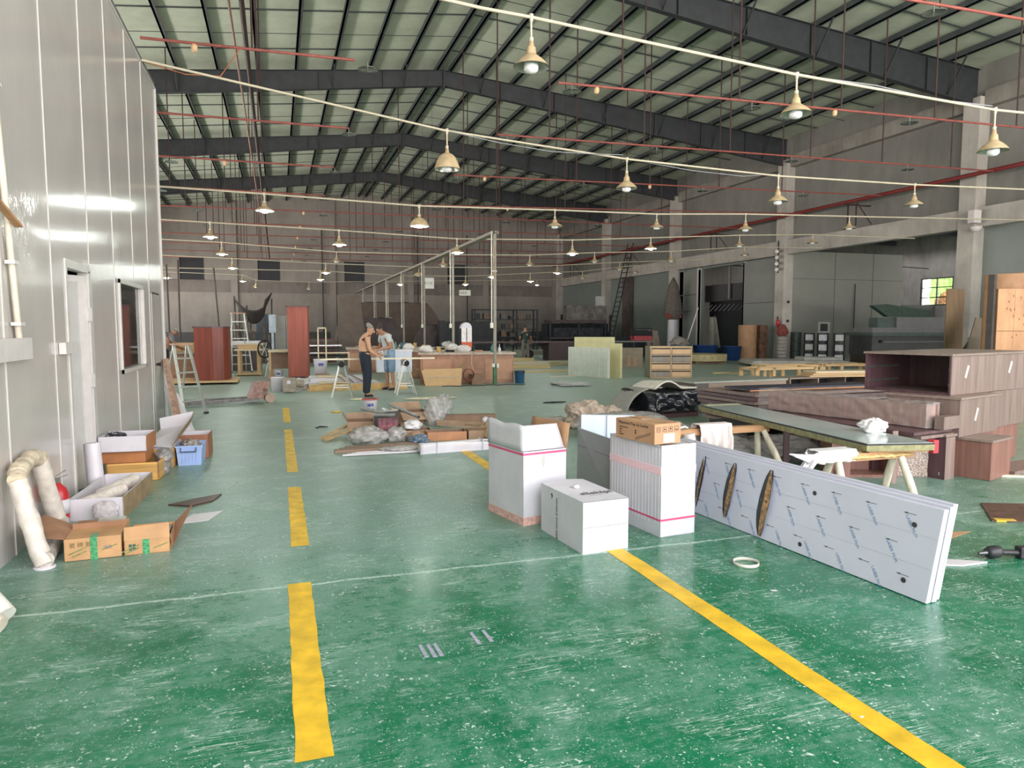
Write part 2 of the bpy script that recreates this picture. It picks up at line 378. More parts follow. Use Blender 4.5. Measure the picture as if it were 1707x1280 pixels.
for i, (a, b) in enumerate(wins):
    o = struct('window_%d' % (i + 2), MB().box(a, b, YB + .12, YB + .16, 5.3, 7), M('shuttered_pane', '24252A', .5))
    MB().box(a, a + .05, YB + .06, YB + .12, 5.3, 7).box(b - .05, b, YB + .06, YB + .12, 5.3, 7).box(a, b, YB + .06, YB + .12, 5.3, 5.36).box(a, b, YB + .06, YB + .12, 6.94, 7).box(a, b, YB + .06, YB + .1, 6.1, 6.14).build('window_frame', M('window_frame_grey', '4A4A4C', .6), o)
# front wall above the open gate (behind the camera)
struct('wall_front', MB().box(-11, XW + .5, -4.3, -4, 9.8, 12.6).box(-11, PX, -4.3, -4, 0, 9.8), mbd)
# right wall: infill, concrete columns and beams
mconc = brush_wall_mat('painted_concrete', 'C8C3BA', 'A5A099', .8); mconc2 = brush_wall_mat('ledge_concrete', '9A968D', '77746C', .7)
minf = panel_wall_mat('grey_green_infill', '88918C', .4, strength=.05); minu = brush_wall_mat('upper_infill', '8E8D87', '777671', .3)
Rw = MB()
for y0, y1, z0, z1 in ((-4, 20.4, 0, 5.4), (30.2, 33.1, 0, 5.3), (37.5, 52.4, 0, 5.3), (33.1, 37.5, 5.15, 5.3), (54.8, 60, 0, 5.3), (52.4, 54.8, 2.5, 5.3)):
    Rw.box(XW, XW + .2, y0, y1, z0, z1)
wr = struct('wall_right', Rw, minf)
MB().box(XW, XW + .2, -4, 60, 5.3, 12).build('upper_infill', minu, wr)
for y in (9.3, 19.4, 29.5, 39.8, 49.8, 59.5):
    MB().box(24.0, XW + .05, y, y + .65, 0, roof(24.2) - 1.0).build('column', mconc, wr)
for k, y in enumerate((-4, 9.95, 20.05, 30.15, 40.45, 50.45)):
    y2 = (9.3, 19.4, 29.5, 39.8, 49.8, 59.5)[k]
    MB().box(24.12, XW, y, y2, 5.25, 5.95).build('lintel_beam', mconc, wr)
    MB().box(24.2, XW, y, y2, 9.5, 10.08).build('upper_beam', mconc2, wr)
MB().box(24.3, 24.42, 39.2, 39.8, 0, 5.2).box(24.25, 24.4, 30.2, 33.1, 0, 5.15).box(24.3, 24.45, 37.5, 39.6, 0, 5.1).build('wall_panel', panel_wall_mat('pale_infill', '8F938D', .45, strength=.04), wr)
for y0, y1, z in ((30.4, 32.9, 2.9), (37.7, 39.4, 3.6), (38.2, 39.4, 2.6)):
    MB().box(24.24, 24.31, y0, y1, z, z + .05).build('panel_seam', M('gap_grey', '6A6D6A', .6), wr)
MB().box(24.25, 24.5, 33.0, 33.1, 0, 5.2).box(24.25, 24.5, 37.5, 37.6, 0, 5.2).build('jamb', mseam, wr)
MB().box(24.3, 24.46, 46.1, 47.5, 0, 5.8).build('brick_strip', brush_wall_mat('brown_brick', '6B5F5C', '4E4543', 2), wr)
struct('door_3', MB().box(XW + .05, XW + .1, 52.4, 54.8, 0, 2.5), mdark)
# partition of the second hall along the column line, second hall shell
mgp = panel_wall_mat('second_hall_panel', '93948C', .3, strength=.05)
ws = struct('wall_second_hall', MB().box(24.7, 32.1, 30.0, 30.1, 0, 5.5), mgp)
MB().box(24.7, 32.1, 29.985, 30.0, 4.1, 4.13).box(27.6, 27.63, 29.985, 30, 0, 5.5).box(30.1, 30.13, 29.985, 30, 0, 5.5).build('panel_joint', M('gap_grey', '6A6D6A', .6), ws)
MB().cyl((28.9, 29.93, 1.6), (28.9, 29.93, 3.9), .025, n=6).build('conduit', msteel, ws)
wo = struct('wall_second_back', MB().box(24.7, 45, 44, 44.2, 0, 8).box(24.7, 45, -4, -3.8, 4.2, 8), mbw)  # front left open below, added to bring daylight into the second hall
W2 = MB().box(38, 38.2, -4, 31.85, 0, 8).box(38, 38.2, 34.1, 44, 0, 8).box(38, 38.2, 31.85, 34.1, 0, 2.95).box(38, 38.2, 31.85, 34.1, 4.62, 8)
struct('wall_second_right', W2, brush_wall_mat('second_plaster', 'B5B1AA', '8F8B85', .6))
w9 = struct('window_9', MB().box(38.02, 38.1, 31.85, 31.93, 2.95, 4.62).box(38.02, 38.1, 34.02, 34.1, 2.95, 4.62).box(38.02, 38.1, 32.94, 33.0, 2.95, 4.62).box(38.02, 38.1, 31.85, 34.1, 3.42, 3.48).box(38.02, 38.1, 31.85, 34.1, 4.02, 4.07).box(38.02, 38.1, 31.85, 34.1, 2.95, 3.02).box(38.02, 38.1, 31.85, 34.1, 4.56, 4.62), msteel)
MB().box(38.05, 38.06, 31.9, 34.05, 3, 4.6).build('pane', M('clear_pane', 'E8F0EC', .02, 0, .02, alpha=.12), w9)
c2 = struct('ceiling_second', MB().box(24.7, 33.6, -4, 44, 7.6, 7.7).box(35.2, 45, -4, 44, 7.6, 7.7).box(24.7, 45, 42, 44, 7.61, 7.69), mroof)  # gap between the boxes is an added roof opening to brighten this hall
for i in range(9): MB().bar((25 + i * 1.5, -3.8, 7.45), (25 + i * 1.5, 43.9, 7.45), .07, .2).build('purlin', mpurl, c2)
for y in (31, 36): 
    MB().bar((24.8, y, 7.0), (37.9, y, 7.0), .12, .3).build('rafter', msteel, c2)
for y in (33.5, 38.5):
    MB().cyl((24.8, y, 5.6), (37.9, y, 5.2), .03, n=6).cyl((28, y, 5.5), (28, y, 7.4), .015, n=5).cyl((33, y, 5.4), (33, y, 7.4), .015, n=5).build('pipe', msteel, c2)
ms = M('dull_screen', '5A5C5A', .6)
struct('wall_screen', MB().box(31.9, 38, 33.0, 33.08, 0, 2.95), ms)
# greenery outside the second-hall window
leaf = M('leaf_green', '7FB24E', .6, 0, .5, 9, bump=.5); leaf2 = M('leaf_orange', 'E09A5A', .6, 0, .4, 9, bump=.5)
for i, (x, y, z, m_, s) in enumerate(((51, 50, 0, leaf, 8.5), (47, 38.2, 0, leaf2, 4.6), (52.5, 42.8, 0, leaf, 8.5), (50, 33.2, 0, leaf, 7.4))):
    b = crumple((5, 4, s), 40 + i, 4, .5, 3)  .build('garden_shrub', m_, None, loc=(x, y, z))
    tag(b, ['green leafy shrub outside the far window', 'orange flowering shrub outside the far window', 'tall green shrub beyond the far window', 'broad green shrub at the right of the far window'][i], 'shrub', 'shrubs outside the far window')
# floor markings
my = M('yellow_paint', 'E3B92C', .5, 0, .16, 7)
def line(x0, x1, y0, y1, lab):
    rnd = random.Random(int(y0 * 100)); n = max(2, int((y1 - y0) / .12)); vs = []
    for i in range(n + 1):
        y = y0 + (y1 - y0) * i / n; vs += [(x0 + rnd.uniform(-.004, .004), y, .002), (x1 + rnd.uniform(-.004, .004), y, .002)]
    o = MB().add(vs, [(2 * i, 2 * i + 1, 2 * i + 3, 2 * i + 2) for i in range(n)]).build('floor_marking', my); tag(o, lab, 'floor marking', 'yellow floor lines')
line(.025, .165, 2.69, 4.66, 'yellow floor dash nearest the camera, ending at the slab crack')
line(.06, .19, 5.47, 7.55, 'yellow floor dash, second from the camera')
line(.065, .185, 8.35, 11.9, 'long yellow floor dash, third from the camera')
line(.065, .185, 12.8, 15.1, 'yellow floor dash farthest from the camera')
line(2.27, 2.41, .5, 9.3, 'long yellow floor line under the white cartons')
# ================================================================ OVERHEAD SERVICES
mcream = M('cream_enamel', 'C2AC88', .45, 0, .14, 9); mcond = M('cream_conduit', 'C2B9A2', .4, 0, .06)
mrefl = M('shade_inside', 'B9BDB0', .25, .6, .1); mbulb = M('milky_bulb', 'F2F3F2', .3, 0, .02)
mlit = M('lit_bulb', 'F4FFF6', .3, 0, .0, emit=170); mlitw = M('lit_bulb_warm', 'FFF3C8', .3, 0, .0, emit=120)
mred = M('red_oxide_pipe', '945048', .55, 0, .16); mbrown = M('brown_rod', '3E2A28', .6, 0, .1); mpink = M('faded_pink_pipe', 'A57C70', .5, 0, .1)
def lamp_proto(kind, lit):
    t = bpy.data.objects.new('pendant_lamp', None); col.objects.link(t)
    k = 1.0 if kind == 'cone' else 1.18
    # local z=0 at the conduit; shade bottom at -drop (scaled by moving the lower parts)
    MB().cyl((0, 0, 0), (0, 0, -.24), .014, n=8).cyl((0, 0, .03), (0, 0, -.05), .03, .02, n=8).cyl((0, 0, -.22), (0, 0, -.26), .03, .026, n=10).build('stem', mcond, t)
    MB().lathe([(.012, -.25), (.03, -.265), (.036, -.315), (.052, -.325), (.064, -.41), (.066, -.415)], n=16).build('housing', mcream, t)
    if kind == 'cone': prof = [(.062, -.40), (.085, -.42), (.13, -.452), (.175, -.492), (.208, -.53), (.214, -.538)]
    else: prof = [(.062, -.33), (.1, -.345), (.15, -.385), (.19, -.45), (.222, -.53), (.228, -.56)]
    MB().lathe(prof, n=24).build('shade', mcream, t)
    MB().lathe([(r * .97, z - .004) for r, z in prof], n=24).build('reflector', mrefl, t)
    bz = -.525
    MB().lathe([(.001, bz + .09), (.05, bz + .085), (.08, bz + .05), (.088, bz), (.084, bz - .045), (.06, bz - .07), (.001, bz - .08)], n=16).build('bulb', lit or mbulb, t)
    if lit: t.children[-1].scale = (1.3, 1.3, 1.1)
    return t
protos = {}
ROWS = [('nearest lamp row', 8, [(2.88, 5.22, 4.59, 0, 'c'), (6.62, 4.98, 4.41, 0, 'c'), (10.2, 4.86, 4.19, 0, 'c')]),
 ('second lamp row', 12.6, [(2.95, 5.12, 4.4, 0, 'w'), (6.51, 4.89, 4.26, 0, 'c'), (10.04, 4.8, 4.2, 0, 'c'), (13.74, 4.85, 4.33, 0, 'c')]),
 ('third lamp row', 17, [(-.2, 4.61, 4.19, 1, 'c'), (3.29, 4.53, 4.01, 1, 'w'), (6.77, 4.61, 4.14, 0, 'c'), (9.69, 4.65, 4.24, 0, 'c'), (12.49, 4.79, 4.3, 0, 'c'), (16.1, 4.9, 4.5, 0, 'c')]),
 ('fourth lamp row', 22, [(-1.73, 4.6, 4.14, 1, 'c'), (1.83, 4.53, 4.05, 1, 'c'), (5.45, 4.42, 3.93, 1, 'c'), (9.39, 4.53, 4.02, 1, 'c'), (12.32, 4.72, 4.3, 1, 'c'), (15.93, 4.95, 4.51, 0, 'c'), (19.15, 5.1, 4.75, 0, 'c')]),
 ('fifth lamp row', 27, [(-1.77, 4.6, 4.14, 1, 'c'), (2.14, 4.4, 4.0, 0, 'c'), (6.14, 4.43, 3.95, 0, 'c'), (9.68, 4.52, 4.07, 0, 'c'), (12.52, 4.71, 4.29, 0, 'c'), (16.12, 4.88, 4.42, 0, 'c'), (19.84, 5.2, 4.8, 0, 'c')]),
 ('sixth lamp row', 32, [(-1.71, 4.5, 4.05, 1, 'c'), (2.07, 4.4, 3.94, 1, 'c'), (6.14, 4.35, 3.92, 0, 'w'), (9.59, 4.42, 3.92, 1, 'c'), (12.88, 4.6, 4.19, 1, 'c'), (16.21, 4.85, 4.45, 0, 'c')]),
 ('seventh lamp row', 37, [(-4.88, 4.43, 3.9, 1, 'c'), (2.13, 4.45, 3.96, 1, 'c'), (6.14, 4.3, 3.79, 1, 'c'), (9.62, 4.35, 3.86, 2, 'c'), (13.3, 4.6, 4.1, 1, 'c'), (16.42, 4.78, 4.35, 0, 'c'), (19.74, 5.2, 4.75, 0, 'c')]),
 ('back-wall lamp row', 48, [(-2.0, 4.92, 4.47, 1, 'c'), (-1.2, 4.6, 4.1, 0, 'c'), (2.03, 4.55, 4.05, 0, 'c'), (17.75, 5.0, 4.6, 1, 'c')])]
for name, y, ls in ROWS:
    pts = [(PX + .02 if y < 13.4 else -9.5, y - (.5 if y == 12.6 else 0), 5.62 if y < 13.4 else ls[0][1] + .15)] if y != 8 else [(2.3, y, 5.24), (0.2, y, 5.4), (PX + .02, y, 5.62)][::-1]
    pts += [(l[0], y, l[1]) for l in ls]
    if y in (8, 12.6, 17, 22): pts.append((XW - .4, y, 5.15))
    else: pts.append((XW - .4, y, 5.3))
    cnd = MB().tube(pts, .02 if y < 15 else .022, 7).build('lighting_conduit', mcond)
    tag(cnd, 'cream lighting conduit carrying the ' + name, 'conduit', 'cream lighting conduits')
    for i, (x, zc, zb, lit, k) in enumerate(ls):
        key = (k, lit)
        if key not in protos: protos[key] = o = lamp_proto('wide' if k == 'w' else 'cone', (None, mlit, mlitw)[lit])
        else: o = copy_tree(protos[key])
        o.location = (x, y, zc); drop = zc - zb; o.scale = (1.0 if k == 'w' else .98,) * 2 + (drop / .605,)
        o.rotation_euler = (0, 0, i * .7)
        tag(o, '%s %s pendant lamp, %s from the left in the %s' % (('unlit', 'glowing white', 'glowing warm')[lit], 'wide cream bell' if k == 'w' else 'cream cone', ORD[i], name), 'lamp', 'pendant lamps on the cream conduits')
# sagging cables beside the conduits
for lab, pts in (('blue-grey cable sagging under the conduit of the second lamp row', [(3.0, 12.55, 5.1), (3.9, 12.55, 4.98), (4.9, 12.55, 4.9), (5.8, 12.55, 4.92), (6.4, 12.55, 4.95)]),
                 ('thin grey wire running on from the second lamp row to the right wall', [(6.6, 12.65, 4.9), (8, 12.65, 4.78), (9.2, 12.65, 4.75), (10, 12.65, 4.84)]),
                 ('thin wire strung from the nearest lamp row to the right column', [(6.7, 8.05, 5.0), (8, 8.05, 5.0), (9.1, 8.05, 4.92), (10.2, 8.05, 4.93)]),
                 ('orange cable hanging in a loop between red pipe and partition', [(-1.83, 12.15, 5.62), (-1.3, 12.8, 5.7), (-.8, 13.2, 5.85), (-.5, 13.88, 6.58)])):
    tag(MB().tube(pts, .009, 5).build('cable', M('pale_cable', '8C8F94', .5) if 'orange' not in lab else M('orange_cable', 'B5714A', .5)), lab, 'cable')
# sprinkler branches with heat collectors
mdisc = M('heat_collector_metal', '9AA19B', .25, .7, .1); malarm = M('yellowed_plastic', 'D8B489', .5)
def branch(y, x0, x1, z0, z1, collectors, alarms, rods, lab):
    t = thing('sprinkler_pipe', lab, 'pipe', (0, 0, 0), 0, 'red sprinkler branch pipes')
    zf = lambda x: z0 + (z1 - z0) * (x - x0) / (x1 - x0)
    MB().cyl((x0, y, z0), (x1, y, z1), .026, n=8).build('pipe_run', mred, t)
    for x in collectors:
        z = zf(x) - .02
        c = MB().lathe([(.001, -.1), (.02, -.1), (.17, -.115), (.2, -.13), (.2, -.135), (.17, -.12), (.001, -.106)], n=20).build('heat_collector', mdisc, t, loc=(x, y, z))
        MB().cyl((0, 0, 0), (0, 0, -.17), .012, n=6).build('sprinkler_head', mdisc, c)
    for x in alarms:
        MB().lathe([(.001, 0), (.045, 0), (.055, -.04), (.05, -.1), (.03, -.13), (.001, -.13)], n=12).build('detector', malarm, t, loc=(x, y - .02, zf(x) - .03))
    for x in rods:
        MB().cyl((x, y, zf(x) - .02), (x, y, roof(x)), .021, n=6).build('hanger_rod', mbrown, t)
BX = [5.9, 8.45, 11.4, 14.2, 17.1, 20]
branch(9.5, 9.6, 24, 7.04, 7.2, [10.6, 15.2], [], [13.1, 18], 'red sprinkler pipe nearest the camera, at the top right')
branch(13.9, -2.1, 1.5, 6.58, 6.62, [1.74], [-1.25], [-.3], 'red sprinkler pipe by the partition, ahead of the first rafter seen')
branch(13.9, 5.6, 23.2, 6.64, 6.95, [5.9, 10.3, 14.9, 19.4], [6.45, 12.6], [7.05, 9.96, 12.8, 15.7, 18.5], 'long red sprinkler pipe ahead of the first rafter, on the right')
branch(18.25, -8, 1.8, 6.5, 6.53, [-2.8, 1.8], [], [-.3, -3.4], 'red sprinkler pipe left of the ridge, second from the camera')
branch(18.25, 5.65, 23.3, 6.7, 6.95, [5.9, 10.37, 15.0, 19.56], [], [7.1, 9.96, 12.8, 15.7, 18.5, 21.4], 'long red sprinkler pipe right of the ridge, second from the camera')
branch(23, -8, 1.8, 6.55, 6.58, [-2.8, 1.82], [-1.34], [-.3], 'red sprinkler pipe left of the ridge, third from the camera')
branch(23, 5.6, 23.3, 6.6, 6.95, [5.73, 10.23, 15, 19.5], [6.65, 12.8], [7.1, 9.96, 12.8, 15.7, 18.5], 'long red sprinkler pipe right of the ridge, third from the camera')
branch(27.5, -8, 1.8, 6.5, 6.5, [-3.7, 1.77], [], [-3.4], 'red sprinkler pipe left of the ridge, fourth from the camera')
branch(27.5, 5.6, 23.3, 6.35, 6.9, [6.0, 10.3, 15], [8.9], [7.1, 8.45, 11.4, 14.2, 17.1], 'long red sprinkler pipe right of the ridge, fourth from the camera')
for y, w_ in ((32, 'fifth'), (36.5, 'sixth'), (41, 'seventh'), (45.5, 'eighth'), (50, 'ninth'), (54.5, 'tenth')):
    branch(y, -8, 23.3, 6.5, 6.8, [-3, 2, 6, 10.3, 15], [1.2], [-3.4, -1.9, -.9, 5.3, 8.45, 9.96, 12.8, 15.7, 18.5], 'red sprinkler pipe across the hall, %s from the camera' % w_)
for x, m_, lab, r in ((-.42, mbrown, 'brown main pipe running the length of the hall under the left roof slope', .045), (-.62, mpink, 'thin faded pink pipe beside the brown main pipe', .022)):
    tag(MB().cyl((x, 3, 6.95), (x, 58, 6.95), r, n=8).build('main_pipe', m_), lab, 'pipe')
t = thing('wall_main_pipe', 'dark red main pipe on brackets along the right wall', 'pipe')
MB().cyl((23.4, -3, 7.0), (23.4, 59, 7.0), .075, n=10).build('pipe_run', M('dark_red_pipe', '84302F', .5), t)
for y in (14.6, 24.7, 34.8, 44.9, 55):
    MB().bar((23.1, y, 6.86), (XW, y, 6.86), .05).bar((23.3, y, 6.86), (23.3, y, 5.95), .05).bar((23.3, y - .5, 6.86), (24.1, y - .5, 6.0), .03).bar((23.5, y - .25, 6.86), (23.5, y - .25, 5.95), .04).build('bracket', mbrown, t)
# fire-suppression hanging rods that drop from the purlins without branch (far)
# row of posts with the tray on top
mpost = M('grey_steel_post', '8A8578', .5, 0, .12); mwp = M('white_cable_pipe', 'D8D4C8', .4)
tr = thing('cable_tray', 'galvanised cable tray on top of the row of posts', 'cable tray')
MB().box(5.74, 5.78, 19.15, 56, 4.24, 4.32).box(5.9, 5.94, 19.15, 56, 4.24, 4.32).box(5.78, 5.9, 19.15, 56, 4.24, 4.25).build('tray', mpost, tr)
MB().cyl((5.84, 19.1, 4.29), (5.84, 56, 4.29), .035, n=8).build('cable_bundle', M('grey_cable', '77787C', .5), tr)
for i, y in enumerate((19.2, 24.2, 29.3, 34.4, 39.5, 44.6, 50.6)):
    t = thing('service_post', 'slim steel post under the cable tray, %s from the camera' % ORD[i], 'post', (5.84, y, 0), 0, 'posts under the cable tray')
    MB().box(-.035, .035, -.035, .035, .01, 4.24).build('shaft', mpost, t)
    MB().box(-.09, .09, -.09, .09, 0, .012).build('base_plate', mpost, t)
    MB().cyl((-.1, -.03, 1.75), (-.1, -.03, 4.3), .018, n=7).build('cable_pipe', mwp, t)
    MB().box(-.14, -.06, -.06, 0, 1.62, 1.76).build('socket_box', mwp, t)
    if i == 0:
        MB().box(-.1, -.03, -.09, -.035, .52, .62).box(.03, .09, -.09, -.035, .5, .62).build('socket', mwp, t)
        MB().cyl((0, -.05, 3.0), (0, -.05, 3.9), .014, n=6).build('timber_batten', M('batten', 'B59A74', .6), t)
        MB().box(-.1, .05, -.06, -.04, 3.2, 3.22).build('clamp', mwp, t)
        MB().box(-.05, .05, -.05, .05, .02, .6).build('green_sleeve', M('green_paint', '3F6B48', .6), t)
# hanging signs
msign = M('sign_white', 'D5D6CE', .5, 0, .05); mink = M('sign_ink', '2E3438', .6)
for lab, x, y, z, w_, h, s in (('small square white sign hanging beside a steel post', 7.0, 34.0, 3.76, .52, .52, '木工区'), ('small wide sign hanging at the back of the benches', 10.36, 40.0, 3.62, .66, .32, '成品区')):
    t = thing('hanging_sign', lab, 'sign', (x, y, z), R(-6), 'hanging area signs')
    MB().box(-w_ / 2, w_ / 2, -.01, .01, -h / 2, h / 2).build('board', msign, t)
    text(s, .15, mink, t, (-w_ / 2 + .02, -.012, -.06), (R(90), 0, 0))
    MB().cyl((-w_ / 2 + .03, 0, h / 2), (-w_ / 2 + .03, 0, roof(x) - z), .006, n=5).cyl((w_ / 2 - .03, 0, h / 2), (w_ / 2 - .03, 0, roof(x) - z), .006, n=5).build('wire', msteel, t)
# trunking and pipe on the partition
t = thing('wall_trunking', 'white cable trunking with open end on the grey partition, left of the door', 'trunking')
MB().box(PX + .005, PX + .07, -2, 6.26, 1.41, 1.57).build('duct', mwf, t)
MB().box(PX + .015, PX + .06, 6.25, 6.3, 1.42, 1.56).build('duct_end', M('trunk_end', 'CFC9C4', .5), t)
MB().cyl((PX + .04, 6.08, 1.57), (PX + .04, 5.55, 5.5), .022, n=8).build('riser_pipe', M('cream_pipe', 'D8CDBB', .4), t)
for z in (1.66, 2.1, 3.3): MB().box(PX + .01, PX + .075, 6.03 - (z - 1.57) * .13, 6.12 - (z - 1.57) * .13, z, z + .025).build('pipe_clip', mwf, t)
t = thing('wall_trunking', 'short white cable trunking stub against the office door frame', 'trunking')
MB().box(PX + .005, PX + .06, 7.2, 7.62, 1.41, 1.51).build('duct', mwf, t)
MB().box(PX + .012, PX + .05, 7.62, 7.65, 1.42, 1.5).build('duct_end', M('trunk_end', 'CFC9C4', .5), t)
o = MB().bar((PX + .1, 5.3, 2.56), (PX + .1, 6.0, 2.37), .05, .02).build('bent_strip', M('tan_strip', 'B98B62', .6)); tag(o, 'tan strip sticking out of the dented grey panel wall', 'strip')
# ================================================================ FOREGROUND CARTONS
mwc = M('white_carton', 'D2D1D9', .55, 0, .04, 5); mbrn = M('brown_carton', 'B58D6A', .7, 0, .08, 5); mbrn_in = M('carton_inside', 'B08A66', .75, 0, .1, 5)
mpk = M('pink_tape', 'D9567F', .4, 0, .06); mpkl = M('pale_pink_tape', 'EFC3CC', .45, 0, .08, 40); mtape = M('clear_tape', 'D2D6CC', .15, 0, .06, alpha=.55)
mblk = M('black_print', '26242A', .6); mgrn = M('green_tape', '4E9A6A', .3, 0, .35, 60); mwhite = M('white_melamine', 'D6D2D8', .35, 0, .03)
mgry = M('grey_print', '85828A', .6)
# low white carton
t = thing('white_carton', 'low white cardboard carton lying on the yellow floor line, black lettering on top', 'carton', (2.07, 4.62, 0), R(5))
b = MB()
w_, d_, h_ = .385, .7, .385
b.grid(lambda u, v: (w_ * u, d_ * v, h_ - .012 * math.sin(3.1 * u) * math.sin(5 * v) * (1 if v > .3 else 0)), 10, 14)
b.add([(0, 0, 0), (w_, 0, 0), (w_, d_, 0), (0, d_, 0), (0, 0, h_), (w_, 0, h_), (w_, d_, h_), (0, d_, h_)], [(3, 2, 1, 0), (0, 1, 5, 4), (1, 2, 6, 5), (2, 3, 7, 6), (3, 0, 4, 7)])
b.build('carton_body', mwc, t)
MB().box(.003, w_ - .003, -.0015, 0, .19, .193).box(.0, w_, -.001, .001, h_ - .006, h_ + .001).build('flap_edge', mgry, t)
MB().box(.14, .25, -.002, -.0005, .06, .115).build('shipping_label', M('label_paper', 'DDDCE2', .5), t)
text('▪▪ ▪▪▪▪ ▪▪▪', .014, mgry, t, (.15, -.0025, .09), (R(90), 0, 0)); text('▪▪▪▪▪▪ ▪▪▪▪', .011, mgry, t, (.15, -.0025, .073), (R(90), 0, 0))
text('sllehlpi', .1, mblk, t, (.1, .2, h_ + .0015), (0, 0, 0)); text('▪▪▪▪ ▪▪ ▪▪▪', .02, mgry, t, (.14, .15, h_ + .0015), (0, 0, 0))
text('HANDLE WITH CARE', .036, mblk, t, (-.0015, .43, .325), (R(90), R(90), R(-90)))
text('↑', .06, mblk, t, (-.0015, .53, .3), (R(90), 0, R(-90)))
MB().lathe([(.001, .03), (.022, .028), (.026, .01), (.022, 0), (.001, 0)], n=12).build('foam_knob', mwhite, t, loc=(.17, .42, h_))
# tall white carton, open, on the left
t = thing('white_carton', 'tall open white carton with raised flaps, behind and left of the low carton', 'carton', (1.9, 5.45, 0), R(12))
w_, d_, h_, k = .43, .6, .62, .004
b = MB().box(0, w_, 0, k, 0, h_).box(0, k, 0, d_, 0, h_).box(w_ - k, w_, 0, d_, 0, h_).box(0, w_, d_ - k, d_, 0, h_).box(0, w_, 0, d_, 0, k)
b.build('carton_body', mwc, t)
b = MB().grid(lambda u, v: (-.004 - .006 * math.sin(7 * v) * u, d_ * v, h_ * 1.0 + .22 * u + .01 * math.sin(9 * v) * u), 4, 12); b.build('side_flap', mwc, t, solid=.005)
b = MB().grid(lambda u, v: (.0 + (w_ - .02 * v) * u, .03 + .09 * v, h_ - .0 + .2 * v), 8, 4); b.build('front_flap', mwc, t, solid=.005)
b = MB().grid(lambda u, v: (w_ + .004 + .03 * v, d_ * u, h_ + .21 * v), 6, 3); b.build('brown_flap', mbrn, t, solid=.005)
MB().box(-.002, w_, -.002, 0, h_ - .03, h_ - .012).box(-.002, 0, 0, d_, h_ - .03, h_ - .012).build('tape_band', mpk, t)
MB().box(-.003, w_ * .45, -.003, 0, .0, .07).box(-.003, 0, 0, d_, 0, .07).build('lower_band', M('faded_red_band', 'D9B0A6', .5, 0, .2, 30), t)
MB().prism([(.2, -.003, h_ - .03), (.215, -.003, h_ - .03), (.205, -.003, h_ - .15), (.175, -.003, h_ - .1)], (0, .002, 0)).build('tape_tail', mtape, t)
# tall white carton on the right
t = thing('white_carton', 'tall white carton with pink bands standing under the brown socket carton', 'carton', (2.81, 4.8, 0), R(7))
w_, d_, h_ = .34, .72, .73
b = MB()
for x0, x1, y0, y1 in ((0, w_, 0, .005), (0, .005, 0, d_), (w_ - .005, w_, 0, d_), (0, w_, d_ - .005, d_)): b.box(x0, x1, y0, y1, 0, h_)
b.box(0, w_, 0, d_, 0, .005).box(0, w_, 0, d_, h_ - .02, h_ - .015)
for i in range(16): b.box(-.0025, 0, .02 + i * .044, .028 + i * .044, .1, h_ - .02)
b.build('carton_body', mwc, t)
for z in (.5, .515, .53, .545): MB().box(-.004, w_ + .002, -.003, 0, z, z + .008).box(-.004, -.002, 0, d_, z, z + .008).build('tape_band', mpkl, t)
MB().box(-.004, w_ + .002, -.0025, 0, .5, .56).box(-.0035, -.001, 0, d_, .5, .56).build('wide_pink_band', M('blush_tape', 'F0D8DE', .4, 0, .05), t)
MB().box(-.005, w_ + .002, -.004, 0, .13, .145).box(-.0045, -.002, 0, d_, .13, .145).build('pink_strap', mpk, t)
MB().box(.14, .18, -.004, -.002, .62, .73).build('tape_patch', M('beige_tape', 'C8C8BC', .3), t)
# brown carton on top
t = thing('brown_carton', 'brown printed carton resting on the right-hand tall white carton', 'carton', (2.765, 4.83, .73), R(10))
w_, d_, h_ = .265, .5, .165
MB().box(0, w_, 0, d_, .004, h_).build('carton_body', mbrn, t, bevel=.004)
MB().box(w_ / 2 - .025, w_ / 2 + .025, .02, d_ - .02, h_, h_ + .001).build('tape', M('brown_tape', 'A77C55', .25), t)
RL = (R(90), 0, R(-90))
text('Motorized Pop-Up Socket', .036, mblk, t, (-.001, .46, .125), RL)
for i, s in enumerate(('Item Description:', 'Color:', 'Size:', 'Quantity:')): text(s, .016, mblk, t, (-.001, .45, .095 - i * .02), RL)
MB().ob((-.001, .14, .06), (.002, .2, .003), (R(-18), 0, 0)).ob((-.001, .15, .045), (.002, .2, .003), (R(-18), 0, 0)).ob((-.001, .235, .087), (.002, .014, .014)).ob((-.001, .235, .068), (.002, .014, .014)).build('printed_drawing', mblk, t)
for i in range(4):
    x = .02 + i * .06
    q = MB()
    for a, b_, c_, e_ in ((0, .04, 0, .003), (0, .04, .037, .04), (0, .003, 0, .04), (.037, .04, 0, .04)): q.box(x + a, x + b_, -.001, .001, .1 + c_, .1 + e_)
    if i == 0: q.box(x + .01, x + .014, -.001, .001, .108, .132).box(x + .025, x + .029, -.001, .001, .108, .132)
    if i == 1: q.prism([(x + .008, -.001, .115), (x + .032, -.001, .115), (x + .02, -.001, .13)], (0, .002, 0))
    if i == 2: q.prism([(x + .01, -.001, .13), (x + .03, -.001, .13), (x + .02, -.001, .11)], (0, .002, 0))
    if i == 3: q.box(x + .008, x + .032, -.001, .001, .11, .118)
    q.build('handling_symbol', mblk, t)
MB().box(.09, .2, -.0012, 0, .015, .085).build('address_label', mwhite, t)
text('▪▪▪▪▪▪', .012, mblk, t, (.105, -.002, .07), (R(90), 0, 0))
